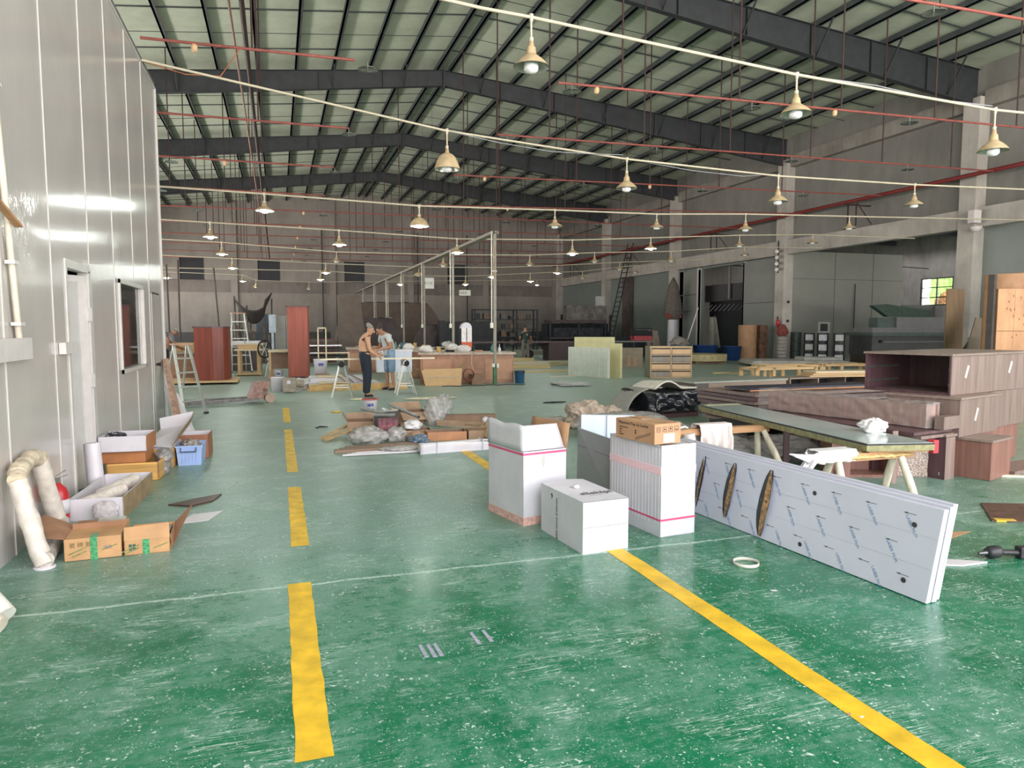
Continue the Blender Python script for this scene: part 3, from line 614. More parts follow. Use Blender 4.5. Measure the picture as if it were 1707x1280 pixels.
# sheets behind, between the cartons
mst = M('film_steel', '9EA3A8', .3, .25, .08, 2)
t = thing('metal_sheet', 'grey film-covered metal sheet propped between the two tall cartons', 'metal sheet', (2.75, 6.3, 0), 0)
MB().prism([(0, 0, .0), (.12, -.62, .0), (.2, -.62, .6), (.02, .02, .67)], (.012, .012, 0)).build('sheet', mst, t)
MB().prism([(.012, .0, .5), (.175, -.6, .44), (.176, -.6, .448), (.012, .0, .508)], (-.006, 0, 0)).build('film_edge', mgry, t)
t = thing('metal_sheet', 'light blue-white panel with black edge lines standing behind the grey sheet', 'metal sheet', (2.85, 6.42, 0), 0)
MB().prism([(0, 0, 0), (.55, -.08, 0), (.55, -.08, .76), (0, 0, .78)], (.01, .05, 0)).build('sheet', M('pale_blue_film', 'C4D2E2', .3, 0, .05), t)
MB().prism([(.25, -.05, .1), (.255, -.05, .1), (.255, -.05, .77), (.25, -.05, .77)], (0, -.003, 0)).prism([(.5, -.085, .1), (.506, -.085, .1), (.506, -.085, .76), (.5, -.085, .76)], (0, -.003, 0)).build('edge_line', mblk, t)
# ---------------- white film-covered wall panels standing on edge
mfilm = M('protective_film_white', 'CDD0E0', .3, 0, .025, 2); mcore = M('panel_groove', '3A3C40', .6); mblue = M('film_print_blue', '6E93BF', .5, 0, .1); marrow = M('film_print_grey', '55585F', .5)
A = Vector((3.63, 3.12, 0)); Bv = Vector((3.46, 5.9, 0)); L = (Bv - A).length
ax = (Bv - A).normalized(); nrm = Vector((-ax.y, ax.x, 0)) * -1   # pointing right (+x)
ang = math.atan2(ax.y, ax.x)
# local: x along the length, -y towards the right, leaning back
def pf(s, z, off): return Vector((s, -(off + z * .22), z))
HP = .56
for j, (o_, l0) in reversed(list(enumerate(((0, 0), (.05, .0), (.1, .02))))):
    t = thing('clad_sheet', ['front white film-covered metal sheet with three torn slots, standing on edge', 'middle white film-covered metal sheet, behind the slotted one', 'rearmost white film-covered metal sheet leaning with the slotted one'][j], 'metal sheet', A, ang, 'white film-covered sheets')
    m = MB(); z1 = HP + (.0, .012, .02)[j]
    th = .04
    P8 = [pf(l0, .004, o_ + th), pf(L, .004, o_ + th), pf(L, .004, o_), pf(l0, .004, o_), pf(l0, z1, o_ + th), pf(L, z1, o_ + th), pf(L, z1, o_), pf(l0, z1, o_)]
    m.hexa(P8).build('sheet_body', mfilm, t, bevel=.003)
    if j < 2: MB().hexa([pf(l0 + .005, .01, o_ + th + .008), pf(L - .005, .01, o_ + th + .008), pf(L - .005, .01, o_ + th), pf(l0 + .005, .01, o_ + th), pf(l0 + .005, z1 - .004, o_ + th + .008), pf(L - .005, z1 - .004, o_ + th + .008), pf(L - .005, z1 - .004, o_ + th), pf(l0 + .005, z1 - .004, o_ + th)]).build('groove', mcore, t)
# printing on the front panel: arrows, small words, rib lines, round holes
AR = MB()
def quad(s0, z0, s1, z1, h):
    d = Vector((s1 - s0, 0, z1 - z0)); n_ = Vector((-d.z, 0, d.x)).normalized() * h / 2
    pts = [(s0 + n_.x, z0 + n_.z), (s0 - n_.x, z0 - n_.z), (s1 - n_.x, z1 - n_.z), (s1 + n_.x, z1 + n_.z)]
    AR.add([pf(a, b, -.0012) for a, b in pts], [(0, 1, 2, 3)])
for z, ph in ((.49, 0.05), (.3, .14), (.12, .02)):
    s = ph + .12
    while s < L - .1:
        quad(s, z, s + .07, z, .0036); AR.add([pf(s + .095, z, -.0013), pf(s + .06, z + .006, -.0013), pf(s + .06, z - .006, -.0013)], [(0, 1, 2)])
        s += .29
AR.build('film_arrow_print', marrow, t)
for z in (.38, .2): 
    AR = MB(); quad(.01, z, L - .02, z, .003); AR.build('rib_line', M('rib_shadow', 'B9BCCB', .4), t)
lab0 = None; rz = math.atan(.22)
for z, ph in ((.47, .0), (.29, .1), (.1, .17)):
    s = ph + .24
    while s < L - .05:
        # text faces the -x side of the world (front of the panel): local +y normal
        p = pf(s, z, -.002)
        if lab0 is None:
            lab0 = text('LASER FILM', .03, mblue, t, p, (R(90) + rz, 0, R(180)), 'film_word_print', .0002)
            q = MB().ob((.055, .01, 0), (.016, .016, .0006)); 
        o = lab0 if lab0.location == p else lab0.copy()
        if o is not lab0: col.objects.link(o)
        o.location = p; o.rotation_mode = 'XYZ'
        o.matrix_basis = Matrix.Translation(p) @ Matrix.Rotation(math.atan(.22), 4, 'X') @ Matrix.Rotation(R(180), 4, 'Z') @ Matrix.Rotation(R(90), 4, 'X') @ Matrix.Rotation(R(-52), 4, 'Z')
        s += .29
for s, z in ((.17, .43), (.17, .09), (.98, .45), (1.02, .07)):
    p = pf(s, z, -.001); MB().cyl(p, p + Vector((0, .003, 0)), .017, n=16).build('round_hole', mcore, t)
# torn slots showing the insulation core
for s, z0, z1, wd in ((1.43, .02, .53, .085), (1.86, .06, .51, .075), (2.26, .06, .5, .05)):
    n = 9
    for nm, m_, k0, k1, o_ in (('slot_edge', mcore, -1.0, .5, -.002), ('core_strip', M('core_tan', 'B78E62', .7, 0, .5, 40), -.35, .55, -.01), ('torn_skin', mfilm, .5, .85, -.016)):
        m = MB(); rr = random.Random(int(s * 50) + len(nm)); vs = []
        for i in range(n + 1):
            z = z0 + (z1 - z0) * i / n; b_ = wd * math.sin(math.pi * (i + .25) / (n + .5)) ** .5
            j1 = rr.uniform(-.004, .004)
            vs += [pf(s - (b_ * k0) + j1, z, o_), pf(s - b_ * k1 + j1, z, o_ - .001 - (.012 if nm != 'slot_edge' else 0))]
        m.add(vs, [(2 * i, 2 * i + 1, 2 * i + 3, 2 * i + 2) for i in range(n)]).build(nm, m_, t)
# ring, drill, debris
o = MB().lathe([(.082, 0), (.082, .022), (.088, .024), (.088, 0)], n=32, closed=True).build('edge_band_roll', M('white_banding', 'D8D2C8', .5), loc=(3.06, 4.06, .002)); tag(o, 'small ring of white edge banding lying on the green floor', 'ring')
t = thing('power_drill', 'black power drill lying on the floor at the right edge of the picture', 'drill', (4.8, 3.62, .045), R(-15))
mdr = M('drill_black', '2C2C30', .45, 0, .2, 30)
MB().lathe([(.001, -.03), (.035, -.03), (.045, -.01), (.045, .04), (.036, .07), (.001, .07)], n=14).build('motor_housing', mdr, t, rot=(0, R(80), 0))
MB().cyl((.06, 0, 0), (.22, 0, -.005), .018, .022, n=10).build('grip', mdr, t); MB().box(.2, .28, -.035, .035, -.043, .04).build('battery', mdr, t, bevel=.008)
MB().cyl((-.03, 0, 0), (-.09, 0, -.005), .02, .01, n=10).build('chuck', M('chuck_metal', '6A6A6C', .3, .8), t)
def flat(name, pts, z, mat, label, cat, group=None, th=.004):
    o = MB().prism([(x, y, .002) for x, y in pts], (0, 0, th)).build(name, mat); return tag(o, label, cat, group)
flat('brown_offcut', [(4.62, 3.98), (4.98, 4.07), (5.28, 4.16), (5.1, 4.2), (4.78, 4.28), (4.45, 4.22)], 0, mbrn_in, 'torn piece of brown cardboard behind the white panels', 'cardboard', 'scraps on the floor')
mbd_ = wood('brown_board', '5B4238', .5)
flat('brown_board', [(5.72, 4.32), (6.35, 4.02), (6.9, 4.5), (6.2, 4.8)], 0, mbd_, 'flat brown board with yellow tape lying at the right edge of the picture', 'board', None, .012)
flat('paper_scrap', [(4.3, 3.62), (4.45, 3.55), (4.68, 3.55), (4.6, 3.6), (4.4, 3.72)], 0, mwhite, 'white torn paper scrap by the end of the white panels', 'scrap', 'scraps on the floor', .012)
flat('yellow_tape_scrap', [(5.75, 4.3), (5.9, 4.24), (5.93, 4.29), (5.78, 4.36)], 0, M('yellow_tape', 'D9B53E', .4), 'yellow tape scrap on the brown board at the right', 'tape', 'scraps on the floor', .016)
flat('timber_strip', [(7.3, 5.72), (7.85, 5.45), (7.88, 5.5), (7.35, 5.78)], 0, M('pale_timber', 'D9CFB8', .6), 'pale timber strip on the floor in front of the brown cabinets', 'timber', 'scraps on the floor', .02)
rnd = random.Random(5)
for i in range(26):
    x, y = rnd.uniform(-1.4, 5), rnd.uniform(2.2, 9); a = rnd.uniform(0, 3.1); l_ = rnd.uniform(.012, .05)
    dx, dy = math.cos(a) * l_, math.sin(a) * l_; w2 = rnd.uniform(.15, .5)
    flat('wood_chip', [(x, y), (x + dx, y + dy), (x + dx - dy * w2, y + dy + dx * w2), (x - dy * w2, y + dx * w2)], 0, mwhite if i % 3 else mbrn_in, 'tiny pale scrap on the open green floor', 'scrap', 'tiny scraps on the open floor', .002)
# grey smeared adhesive marks
for x, y in ((.66, 3.38), (.7, 3.37), (.735, 3.37), (.95, 3.44), (1.02, 3.45)):
    flat('adhesive_mark', [(x, y), (x + .022, y), (x + .012, y + .16), (x - .006, y + .15)], 0, M('lilac_smear', '9FA4B4', .6, 0, .2, 60), 'short lilac-grey smear on the green floor', 'mark', 'lilac-grey smears on the floor', .0006)

# ================================================================ LEFT: GOODS ALONG THE PARTITION
mwrap = M('foam_wrap', 'D9D0C6', .5, 0, .12, 14, bump=.5); mtan = M('tan_carton', 'C1966B', .7, 0, .1, 6)
t = thing('wrapped_duct', 'foam-wrapped U-shaped duct frame leaning on the grey partition', 'duct', (0, 0, 0))
def wob(pts, r, n, seed):
    out = []; rs = []
    for k in range(len(pts) - 1):
        a, b = Vector(pts[k]), Vector(pts[k + 1])
        for i in range(n): q = a.lerp(b, i / n); out.append(q + Vector((noise.noise(q * 5 + Vector((seed, 0, 0))), noise.noise(q * 5 + Vector((0, seed, 0))), 0)) * .012); rs.append(r * (1 + .14 * noise.noise(q * 16 + Vector((seed, seed, 0)))))
    out.append(Vector(pts[-1])); rs.append(r); return out, rs
p, r = wob([(-1.56, 5.52, .02), (-1.66, 5.6, .3), (-1.73, 5.66, .58)], .06, 10, 1); MB().tube(p, r, 14).build('near_leg', mwrap, t)
p, r = wob([(-1.73, 5.64, .6), (-1.75, 5.72, .64), (-1.77, 6.1, .68), (-1.76, 6.26, .64)], .058, 8, 2); r = [q * (1.1 if i % 3 == 0 else .93) for i, q in enumerate(r)]; MB().tube(p, r, 14).build('top_section', M('foam_wrap_tan', 'D2C3AC', .5, 0, .2, 14, bump=.6), t)
p, r = wob([(-1.76, 6.24, .64), (-1.74, 6.36, .35), (-1.7, 6.5, .03)], .062, 10, 3); MB().tube(p, r, 14).build('far_leg', mwrap, t)
p, r = wob([(-1.55, 5.5, .06), (-1.6, 5.9, .07), (-1.68, 6.48, .07)], .055, 8, 4); MB().tube(p, r, 12).build('bottom_section', M('clear_wrap', 'B5AFA6', .3, 0, .25, 20, bump=.7), t)
MB().lathe([(.001, .012), (.066, .012), (.07, 0), (.001, 0)], n=20).build('end_cap', mwhite, t, loc=(-1.56, 5.52, .0))
t = thing('fire_extinguisher', 'red fire extinguisher standing behind the wrapped duct', 'fire extinguisher', (-1.765, 6.7, 0))
MB().lathe([(.001, 0), (.07, 0), (.075, .02), (.075, .26), (.06, .31), (.03, .34), (.02, .36), (.001, .36)], n=20).build('cylinder', M('extinguisher_red', 'B82A32', .3), t)
MB().lathe([(.0755, .1), (.0765, .1), (.0765, .22), (.0755, .22)], n=20).build('paper_label', mwhite, t)
MB().box(-.02, .02, -.015, .015, .35, .4).bar((-.02, 0, .39), (.07, 0, .42), .015, .006).bar((-.02, 0, .41), (.06, 0, .46), .015, .006).build('valve_lever', M('chrome', 'B8B8B4', .2, .9), t)
MB().tube([(-.02, 0, .38), (-.08, .02, .4), (-.1, .03, .25), (-.095, .02, .1)], .012, 8).build('hose', mblk, t)
o = MB().cyl((-1.72, 7.78, 0), (-1.75, 7.8, .52), .075, n=20).build('white_pipe_roll', mwhite); tag(o, 'upright white plastic tube standing beside the office door', 'tube')
o = MB().cyl((-1.47, 4.5, .055), (-1.77, 4.75, .3), .055, n=18).build('foam_roll', M('foam_white', 'E2DDD6', .5)); tag(o, 'white foam roll leaning in the corner at the left edge, upper one', 'foam roll', 'foam rolls at the left edge')
o = MB().cyl((-1.45, 4.36, .05), (-1.78, 4.5, .2), .05, n=18).build('foam_roll', M('foam_cream', 'DCCFC0', .5)); tag(o, 'cream foam roll at the left edge, lower one', 'foam roll', 'foam rolls at the left edge')
def open_carton(name, lab, loc, rz, w_, d_, h_, mo, mi, group=None, cat='carton', flaps=()):
    t = thing(name, lab, cat, loc, rz, group); k = .005
    MB().box(0, w_, 0, k, 0, h_).box(0, k, 0, d_, 0, h_).box(w_ - k, w_, 0, d_, 0, h_).box(0, w_, d_ - k, d_, 0, h_).box(0, w_, 0, d_, 0, k).build('box_body', mo, t)
    q = k + .001
    MB().box(q, w_ - q, q, q + .001, q, h_ - .002).box(q, q + .001, q, d_ - q, q, h_ - .002).box(w_ - q - .001, w_ - q, q, d_ - q, q, h_ - .002).box(q, w_ - q, d_ - q - .001, d_ - q, q, h_ - .002).box(q, w_ - q, q, d_ - q, q, q + .001).build('box_lining', mi, t)
    for side, a, l_ in flaps:
        c, s = math.cos(R(a)) * l_, math.sin(R(a)) * l_     # a: angle above horizontal, outward
        P4 = {'L': [(0, 0, h_), (0, d_, h_), (-c, d_, h_ + s), (-c, 0, h_ + s)], 'R': [(w_, 0, h_), (w_, d_, h_), (w_ + c, d_, h_ + s), (w_ + c, 0, h_ + s)],
              'F': [(0, 0, h_), (w_, 0, h_), (w_, -c, h_ + s), (0, -c, h_ + s)], 'B': [(0, d_, h_), (w_, d_, h_), (w_, d_ + c, h_ + s), (0, d_ + c, h_ + s)]}[side]
        MB().add(P4, [(0, 1, 2, 3)]).build('flap', mo, t, solid=.004)
    return t
# carton A: low brown carton with open flap
def green_taped(t, w_, h_, at):
    MB().box(at, at + .045, -.002, 0, .0, h_).box(at, at + .045, 0, .12, h_, h_ + .0015).build('green_tape', mgrn, t)
    MB().ob((at - .08, -.001, h_ * .45), (.12, .002, .008), (0, R(-22), 0)).ob((at - .07, -.001, h_ * .3), (.1, .002, .008), (0, R(-22), 0)).ob((at + .12, -.001, h_ * .5), (.1, .002, .008), (0, R(-18), 0)).build('green_print', M('green_print', '7E8B4E', .6, 0, .3, 30), t)
t = thing('tan_carton', 'low tan carton with its lid flap open towards the partition', 'carton', (-1.46, 5.6, 0), R(4))
MB().box(0, .355, 0, .5, .003, .16).build('carton_body', mtan, t, bevel=.003)
MB().add([(0, .02, .16), (0, .42, .16), (-.2, .45, .25), (-.24, .06, .2)], [(0, 1, 2, 3)]).build('open_flap', M('flap_brown', '9C7458', .75), t, solid=.005)
MB().box(.01, .36, .28, .282, .16, .2).box(.02, .2, .3, .45, .165, .18).build('inner_flap', M('flap_brown', '9C7458', .75), t)
MB().box(.16, .34, .33, .47, .165, .185).build('packed_film', mtape, t)
green_taped(t, .355, .16, .16)
text('瓷 砖 胶', .04, M('green_print_text', '6F6A45', .6), t, (.03, -.002, .1), (R(90), 0, 0)); text('优质', .03, mgry, t, (.24, -.002, .07), (R(90), 0, 0))
t = thing('tan_carton', 'tan carton with raised front flap and green tape, at the corner of the group', 'carton', (-1.09, 5.63, 0), R(2))
MB().box(0, .3, 0, .005, 0, .11).box(0, .005, 0, .45, 0, .11).box(.295, .3, 0, .45, 0, .11).box(0, .3, .445, .45, 0, .11).box(0, .3, 0, .45, 0, .005).build('carton_body', mtan, t)
MB().add([(0, 0, .11), (.3, 0, .11), (.295, .03, .21), (.0, .03, .2)], [(0, 1, 2, 3)]).build('front_flap', mtan, t, solid=.005)
MB().add([(.3, 0, .11), (.3, .45, .11), (.42, .6, .21), (.32, .0, .04)], [(0, 1, 2, 3)]).build('side_flap', M('flap_brown', '9C7458', .75), t, solid=.004)
MB().box(.02, .28, .05, .4, .02, .1).build('leaflets', M('printed_paper', '9A948F', .6, 0, .4, 40), t)
green_taped(t, .3, .11, .12)
MB().box(.03, .05, -.001, 0, .06, .08).box(.055, .075, -.001, 0, .06, .08).box(.03, .05, -.001, 0, .035, .055).box(.055, .075, -.001, 0, .035, .055).build('block_mark', M('dark_green_mark', '2F5B52', .6), t)
flat('brown_offcut', [(-.8, 7.0), (-.62, 7.15), (-.56, 7.42), (-.78, 7.3), (-1.0, 7.12)], 0, M('dark_offcut', '4A2E26', .4), 'small dark red-brown offcut lying beside the white tray', 'offcut', 'scraps on the floor', .012)
flat('paper_scrap', [(-.84, 6.4), (-.6, 6.45), (-.5, 6.75), (-.75, 6.7)], 0, mwhite, 'pale paper sheet under the open tan carton', 'scrap', 'scraps on the floor')
# long white tray with foam rolls
t = open_carton('white_drawer_box', 'long white open drawer box holding foam rolls, near the office door', (-1.72, 6.78, 0), R(-3), .42, 1.1, .19, mwhite, mwhite, cat='drawer box')
MB().box(.42, .426, 0, 1.1, 0, .188).build('brown_side', M('chipboard_side', '9B8466', .6, 0, .15, 10), t)
MB().box(-.035, -.005, -.01, .02, 0, .21).build('timber_edge', M('orange_batten', 'D19A54', .6), t)
for i, (x0, y0, x1, y1) in enumerate(((.06, .1, .3, .5), (.12, .5, .3, .95))):
    t2 = thing('foam_tube', ('cream foam tube, near one in the long white drawer box', 'cream foam tube, far one in the long white drawer box')[i], 'foam tube', (-1.72, 6.78, 0), R(-3), 'foam tubes in the white drawer box')
    MB().cyl((x0, y0, .11), (x1, y1, .15), .06, n=18).build('tube_wall', mwrap, t2); MB().cyl((x0, y0, .11), (x0 - .004, y0 - .006, .11), .03, n=14).build('hollow', mcore, t2)
o = crumple((.2, .1, .16), 3, 4, .3).build('plastic_bag', M('bubble_plastic', 'D5CDD0', .15, 0, .1, 30, alpha=.7), None, loc=(-1.42, 6.68, .02)); tag(o, 'clear plastic bag hanging on the front of the long white drawer box', 'bag')
# stack by the door
mbam = M('bamboo_board', 'D9A863', .45, 0, .22, 1.0, (1, 1, 45)); mred_w = M('orange_brown_board', 'B27548', .45, 0, .15, 3)
t = thing('wooden_tray', 'pale striped wooden drawer at the bottom of the stack by the office door', 'drawer', (-1.76, 8.38, 0), R(-3))
MB().box(0, .51, 0, .016, 0, .2).box(0, .015, 0, .5, 0, .2).box(.495, .51, 0, .5, 0, .2).box(0, .51, .485, .5, 0, .2).box(0, .51, 0, .5, 0, .01).build('drawer_box', mbam, t)
t = thing('wooden_tray', 'orange-brown wooden drawer in the middle of the stack by the office door', 'drawer', (-1.8, 8.4, .2), R(-3))
MB().box(0, .42, 0, .4, .003, .13).build('drawer_box', mred_w, t, bevel=.002)
t = open_carton('white_drawer_box', 'white open drawer box full of cables, topmost of the stack by the door', (-1.815, 8.34, .332), R(-3), .46, .45, .165, mwhite, mwhite, cat='drawer box')
MB().box(.46, .464, 0, .45, 0, .165).build('brown_side', mred_w, t)
rr = random.Random(3); p = [(.12 + .09 * math.cos(a * .9) + rr.uniform(-.03, .03), .2 + .09 * math.sin(a * .9) + rr.uniform(-.03, .03), .12 + .06 * rr.random()) for a in range(36)]
tag(MB().tube([(x - 1.8, y + 8.36, z + .332) for x, y, z in p], .005, 5).build('cable_coil', M('dark_cable', '3A3A40', .5)), 'tangle of dark and white cables in the topmost white drawer box', 'cables')
t = thing('white_panel_box', 'large white-lined carton leaning open behind the stack by the door', 'carton', (-1.5, 8.98, .0), R(-4))
MB().prism([(0, 0, .28), (.3, 0, .26), (.36, .75, .42), (.02, .8, .36)], (0, 0, .008)).build('tilted_base', mwhite, t)
MB().prism([(.02, .8, .36), (.36, .75, .42), (.4, .82, .58), (.0, .86, .5)], (0, .008, 0)).build('back_side', mwhite, t)
MB().prism([(.3, 0, .26), (.36, .75, .42), (.42, .8, .56), (.37, .03, .4)], (.006, 0, 0)).build('outer_side', M('chipboard_side', '9B8466', .6, 0, .15, 10), t)
MB().box(.02, .28, .05, .7, 0, .26).build('support_box', mwc, t)
t = open_carton('wood_box', 'small yellow wooden box holding bags, beside the blue bin', (-1.4, 9.0, 0), R(-4), .19, .3, .235, mbam, mbam, cat='box')
for i, (x, y, z, s) in enumerate(((-1.27, 8.72, 0.0, (.17, .2, .17)), (-1.25, 8.74, .14, (.18, .2, .15)))):
    o = crumple(s, 11 + i, 4, .35).build('grey_bag', M('grey_plastic', '8C8A88', .35, 0, .2, 12), None, loc=(x, y, z)); tag(o, ['grey crumpled plastic bag on the floor beside the yellow drawer', 'grey crumpled plastic bag lying on top of the other grey bag'][i], 'bag', 'grey bags by the drawers')
# blue bin
mbl = M('blue_plastic', 'A3BCEB', .35, 0, .04)
t = thing('storage_bin', 'light blue plastic storage bin full of wrapped parts, by the partition', 'bin', (-1.18, 9.14, 0), R(-2))
m = MB()
w_, d_, h_ = .29, .42, .24
o8 = lambda e, z: [(e, e, z), (w_ - e, e, z), (w_ - e, d_ - e, z), (e, d_ - e, z)]
vo = o8(.02, 0) + o8(0, h_) + o8(.012, h_) + o8(.03, .01)
m.add(vo, [(3, 2, 1, 0), (0, 1, 5, 4), (1, 2, 6, 5), (2, 3, 7, 6), (3, 0, 4, 7), (4, 5, 9, 8), (5, 6, 10, 9), (6, 7, 11, 10), (7, 4, 8, 11), (8, 9, 13, 12), (9, 10, 14, 13), (10, 11, 15, 14), (11, 8, 12, 15), (12, 13, 14, 15)])
for i in range(5): m.ob((.07 + i * .038, .008, .1), (.004, .006, .13))
m.box(-.008, w_ + .008, -.008, .004, h_ - .02, h_)
m.build('tub', mbl, t)
MB().bar((.05, -.02, h_ - .07), (.23, -.02, h_ - .07), .012).bar((.055, -.02, h_ - .07), (.055, 0, h_ - .02), .01).bar((.225, -.02, h_ - .07), (.225, 0, h_ - .02), .01).build('handle', M('navy_handle', '3F4E70', .4), t)
o = crumple((.22, .3, .12), 21, 4, .5, 4).build('wrapped_parts', M('wrapped_parts', '9A938E', .35, 0, .35, 30), None, loc=(-1.04, 9.35, .16)); tag(o, 'heap of plastic-wrapped parts inside the blue bin', 'parts', None, 'stuff')
t = open_carton('white_box', 'white-lined brown box standing open behind the blue bin', (-1.2, 9.62, 0), R(-2), .34, .4, .3, M('red_brown_box', '9E6A50', .6), mwhite, cat='box')
o = crumple((.3, .22, .18), 31, 4, .4).build('paper_bag', M('kraft_paper', 'B79A78', .7, 0, .15, 8), None, loc=(-1.15, 10.5, 0)); tag(o, 'crumpled kraft paper on the floor behind the blue bin', 'paper')
# leaning boards at the partition end
t = thing('leaning_board', 'tall narrow pinkish board leaning on the end of the partition', 'board')
MB().prism([(-1.42, 11.3, 0), (-1.36, 11.3, 0), (-1.78, 12.95, 1.12), (-1.82, 12.95, 1.12)], (.02, .25, 0)).build('board', wood('pinkish_board', 'B08C78', .5), t)
t = thing('leaning_board', 'wide white board leaning beside the pinkish one', 'board')
MB().prism([(-1.5, 11.9, 0), (-1.3, 12.1, 0), (-1.62, 12.9, .52), (-1.78, 12.8, .72)], (.02, .1, 0)).build('board', mwhite, t)
o = crumple((.3, .6, .12), 33, 4, .4).build('grey_rag', M('dusty_rag', '8A857E', .8), None, loc=(-1.4, 11.3, 0)); tag(o, 'dusty rag and shavings at the foot of the leaning boards', 'rag')
# aluminium step ladder
mal = M('aluminium', 'B9BDB4', .35, .6, .08)
def a_ladder(name, lab, loc, rz, W, H, spread, rungs, mat, w_top=None, group=None):
    t = thing(name, lab, 'ladder', loc, rz, group); wt = w_top or W * .62
    for s in (-1, 1):
        MB().bar((s * W / 2, 0, 0), (s * wt / 2, spread / 2, H), .05, .025).build('rail', mat, t)
        MB().bar((s * W / 2 * .9, spread, 0), (s * wt / 2 * .9, spread / 2 + .03, H - .03), .035, .02).build('rear_leg', mat, t)
        MB().box(s * W / 2 - .035, s * W / 2 + .035, -.03, .03, 0, .04).build('rubber_foot', mblk, t)
    for i in range(rungs):
        f = (i + 1) / (rungs + 1); z = H * f; ww = W + (wt - W) * f; y = spread / 2 * f
        MB().box(-ww / 2, ww / 2, y - .03, y + .04, z - .012, z + .012).build('step', mat, t)
        if i % 2: 
            y = spread + (spread / 2 - spread) * f; MB().bar((-ww / 2 * .9, y, z), (ww / 2 * .9, y, z), .02).build('rear_brace', mat, t)
    MB().box(-wt / 2 - .03, wt / 2 + .03, spread / 2 - .09, spread / 2 + .09, H - .01, H + .02).build('top_cap', M('orange_cap', 'B98F74', .5) if mat is mal else mat, t)
    return t
a_ladder('step_ladder', 'aluminium step ladder standing at the end of the grey partition', (-1.5, 14.45, 0), R(38), .44, 1.32, .8, 4, mal, .3)
# two-wheeled pallet truck
mpal = M('rusty_pink_paint', '9C7B70', .7, 0, .25, 12)
t = thing('pallet_truck', 'rusty pallet truck lying on the floor right of the step ladder', 'pallet truck', (-.3, 16.4, 0), R(190))
MB().bar((.15, -.22, .1), (1.75, -.3, .07), .14, .05).build('fork', M('scuffed_fork', '6D6A68', .5, .3, .3, 12), t)
MB().bar((.15, .2, .1), (1.75, .3, .07), .14, .05).build('fork', M('scuffed_fork', '6D6A68', .5, .3, .3, 12), t)
MB().prism([(.05, -.25, .1), (.35, -.25, .1), (.22, -.25, .42), (.08, -.25, .48)], (0, .5, 0)).build('housing', mpal, t)
MB().cyl((-.02, -.14, .2), (-.02, -.14, .44), .07, n=10).box(-.1, .05, -.1, .1, .3, .46).cyl((-.05, 0, .3), (-.1, .05, .62), .02, n=8).build('hydraulic_pump', mpal, t)
for s in (-1, 1): MB().cyl((-.1, s * .1 - .03, .105), (-.1, s * .1 + .03, .105), .105, n=18).build('wheel', M('cream_wheel', 'B39A88', .6), t)
MB().bar((-.1, 0, .12), (.2, 0, .2), .08, .04).build('axle_arm', mpal, t)
# ================================================================ RIGHT: BROWN CABINETS, BOARDS, TRESTLES
mcab = wood('brown_woodgrain', '83716A', .42, .16, 2, 18); mcabd = wood('dark_plum_woodgrain', '5C4348', .4, .2, 2, 16); mcabt = wood('brown_top', '8E7D74', .38, .14, 0, 14)
mred_cab = wood('reddish_woodgrain', '8A6358', .42, .16, 2, 18); mpaper = M('white_sticker', 'E8E3D2', .5)
mchrome = M('drawer_slide', 'A8A6A2', .25, .8, .1); mhole = M('screw_hole', '2E2422', .7)
def cabinet(lab, loc, rz, w_, d_, h_, top=True, front='closed', stick=(), mat=None, group='brown office cabinets stacked on the right', over=.02):
    """local x: along the right-hand (long) face, local y: away from it, left end is the opening side x=0"""
    mat = mat or mcab
    t = thing('brown_cabinet', lab, 'cabinet', loc, rz, group); k = .018; tt = .025
    hb = h_ - (tt if top else 0)
    m = MB().box(0, w_, 0, k, .003, hb).box(0, w_, d_ - k, d_, .003, hb).box(0, w_, k, d_ - k, .003, .02).box(w_ - k, w_, k, d_ - k, .02, hb)
    if front == 'closed': m.box(0, k, k, d_ - k, .02, hb)
    m.build('carcass', mat, t)
    if front == 'open':
        MB().box(.02, .035, k, d_ - k, .02, .03).box(w_ - k - .002, w_ - k, k, d_ - k, .02, hb).box(k, w_ - k, d_ - k - .002, d_ - k, .02, hb).box(k, w_ - k, k, k + .002, .02, hb).build('inner_lining', mcabd, t)
        for z in (.1, .27):
            MB().box(.02, w_ * .7, d_ - k - .015, d_ - k - .002, z, z + .03).build('drawer_slide', mchrome, t)
            MB().box(.02, w_ * .7, k + .002, k + .015, z, z + .03).build('drawer_slide', mchrome, t)
        MB().box(-.003, k, 0, k, 0, hb).box(-.003, k, d_ - k, d_, 0, hb).box(-.003, k, 0, d_, 0, .02).build('front_edge', mcabd, t)
    if top:
        MB().box(-over, w_ + .0, -over, d_ + over, hb, h_).build('top_board', mcabt, t, bevel=.002)
        MB().cyl((.05, -over - .001, hb + .011), (.05, -over, hb + .011), .006, n=8).cyl((w_ - .06, -over - .001, hb + .011), (w_ - .06, -over, hb + .011), .006, n=8).build('screw', mhole, t)
    for sx, sz in stick:
        MB().ob((sx, -.0012, sz), (.04, .002, .15), (0, R(24), 0)).build('white_sticker', mpaper, t)
    return t
rzc = R(20)
cabinet('bottom front brown cabinet with a closed end, white screw caps on its top edge', (7.22, 5.5, 0), R(18), .54, .45, .44, True, 'closed', mat=mred_cab)
cabinet('middle brown cabinet with one white sticker, under the open-fronted one', (7.06, 5.76, .44), R(17), 1.0, .8, .44, True, 'closed', ((.42, .23),))
cabinet('top brown cabinet, open front showing drawer slides, one sticker on its side', (7.14, 5.96, .88), R(14), .99, 1.0, .47, True, 'open', ((.36, .26),))
cabinet('top brown cabinet at the right edge of the picture, one white sticker', (8.13, 6.22, .88), R(14), 1.0, 1.0, .47, True, 'closed', ((.42, .28),))
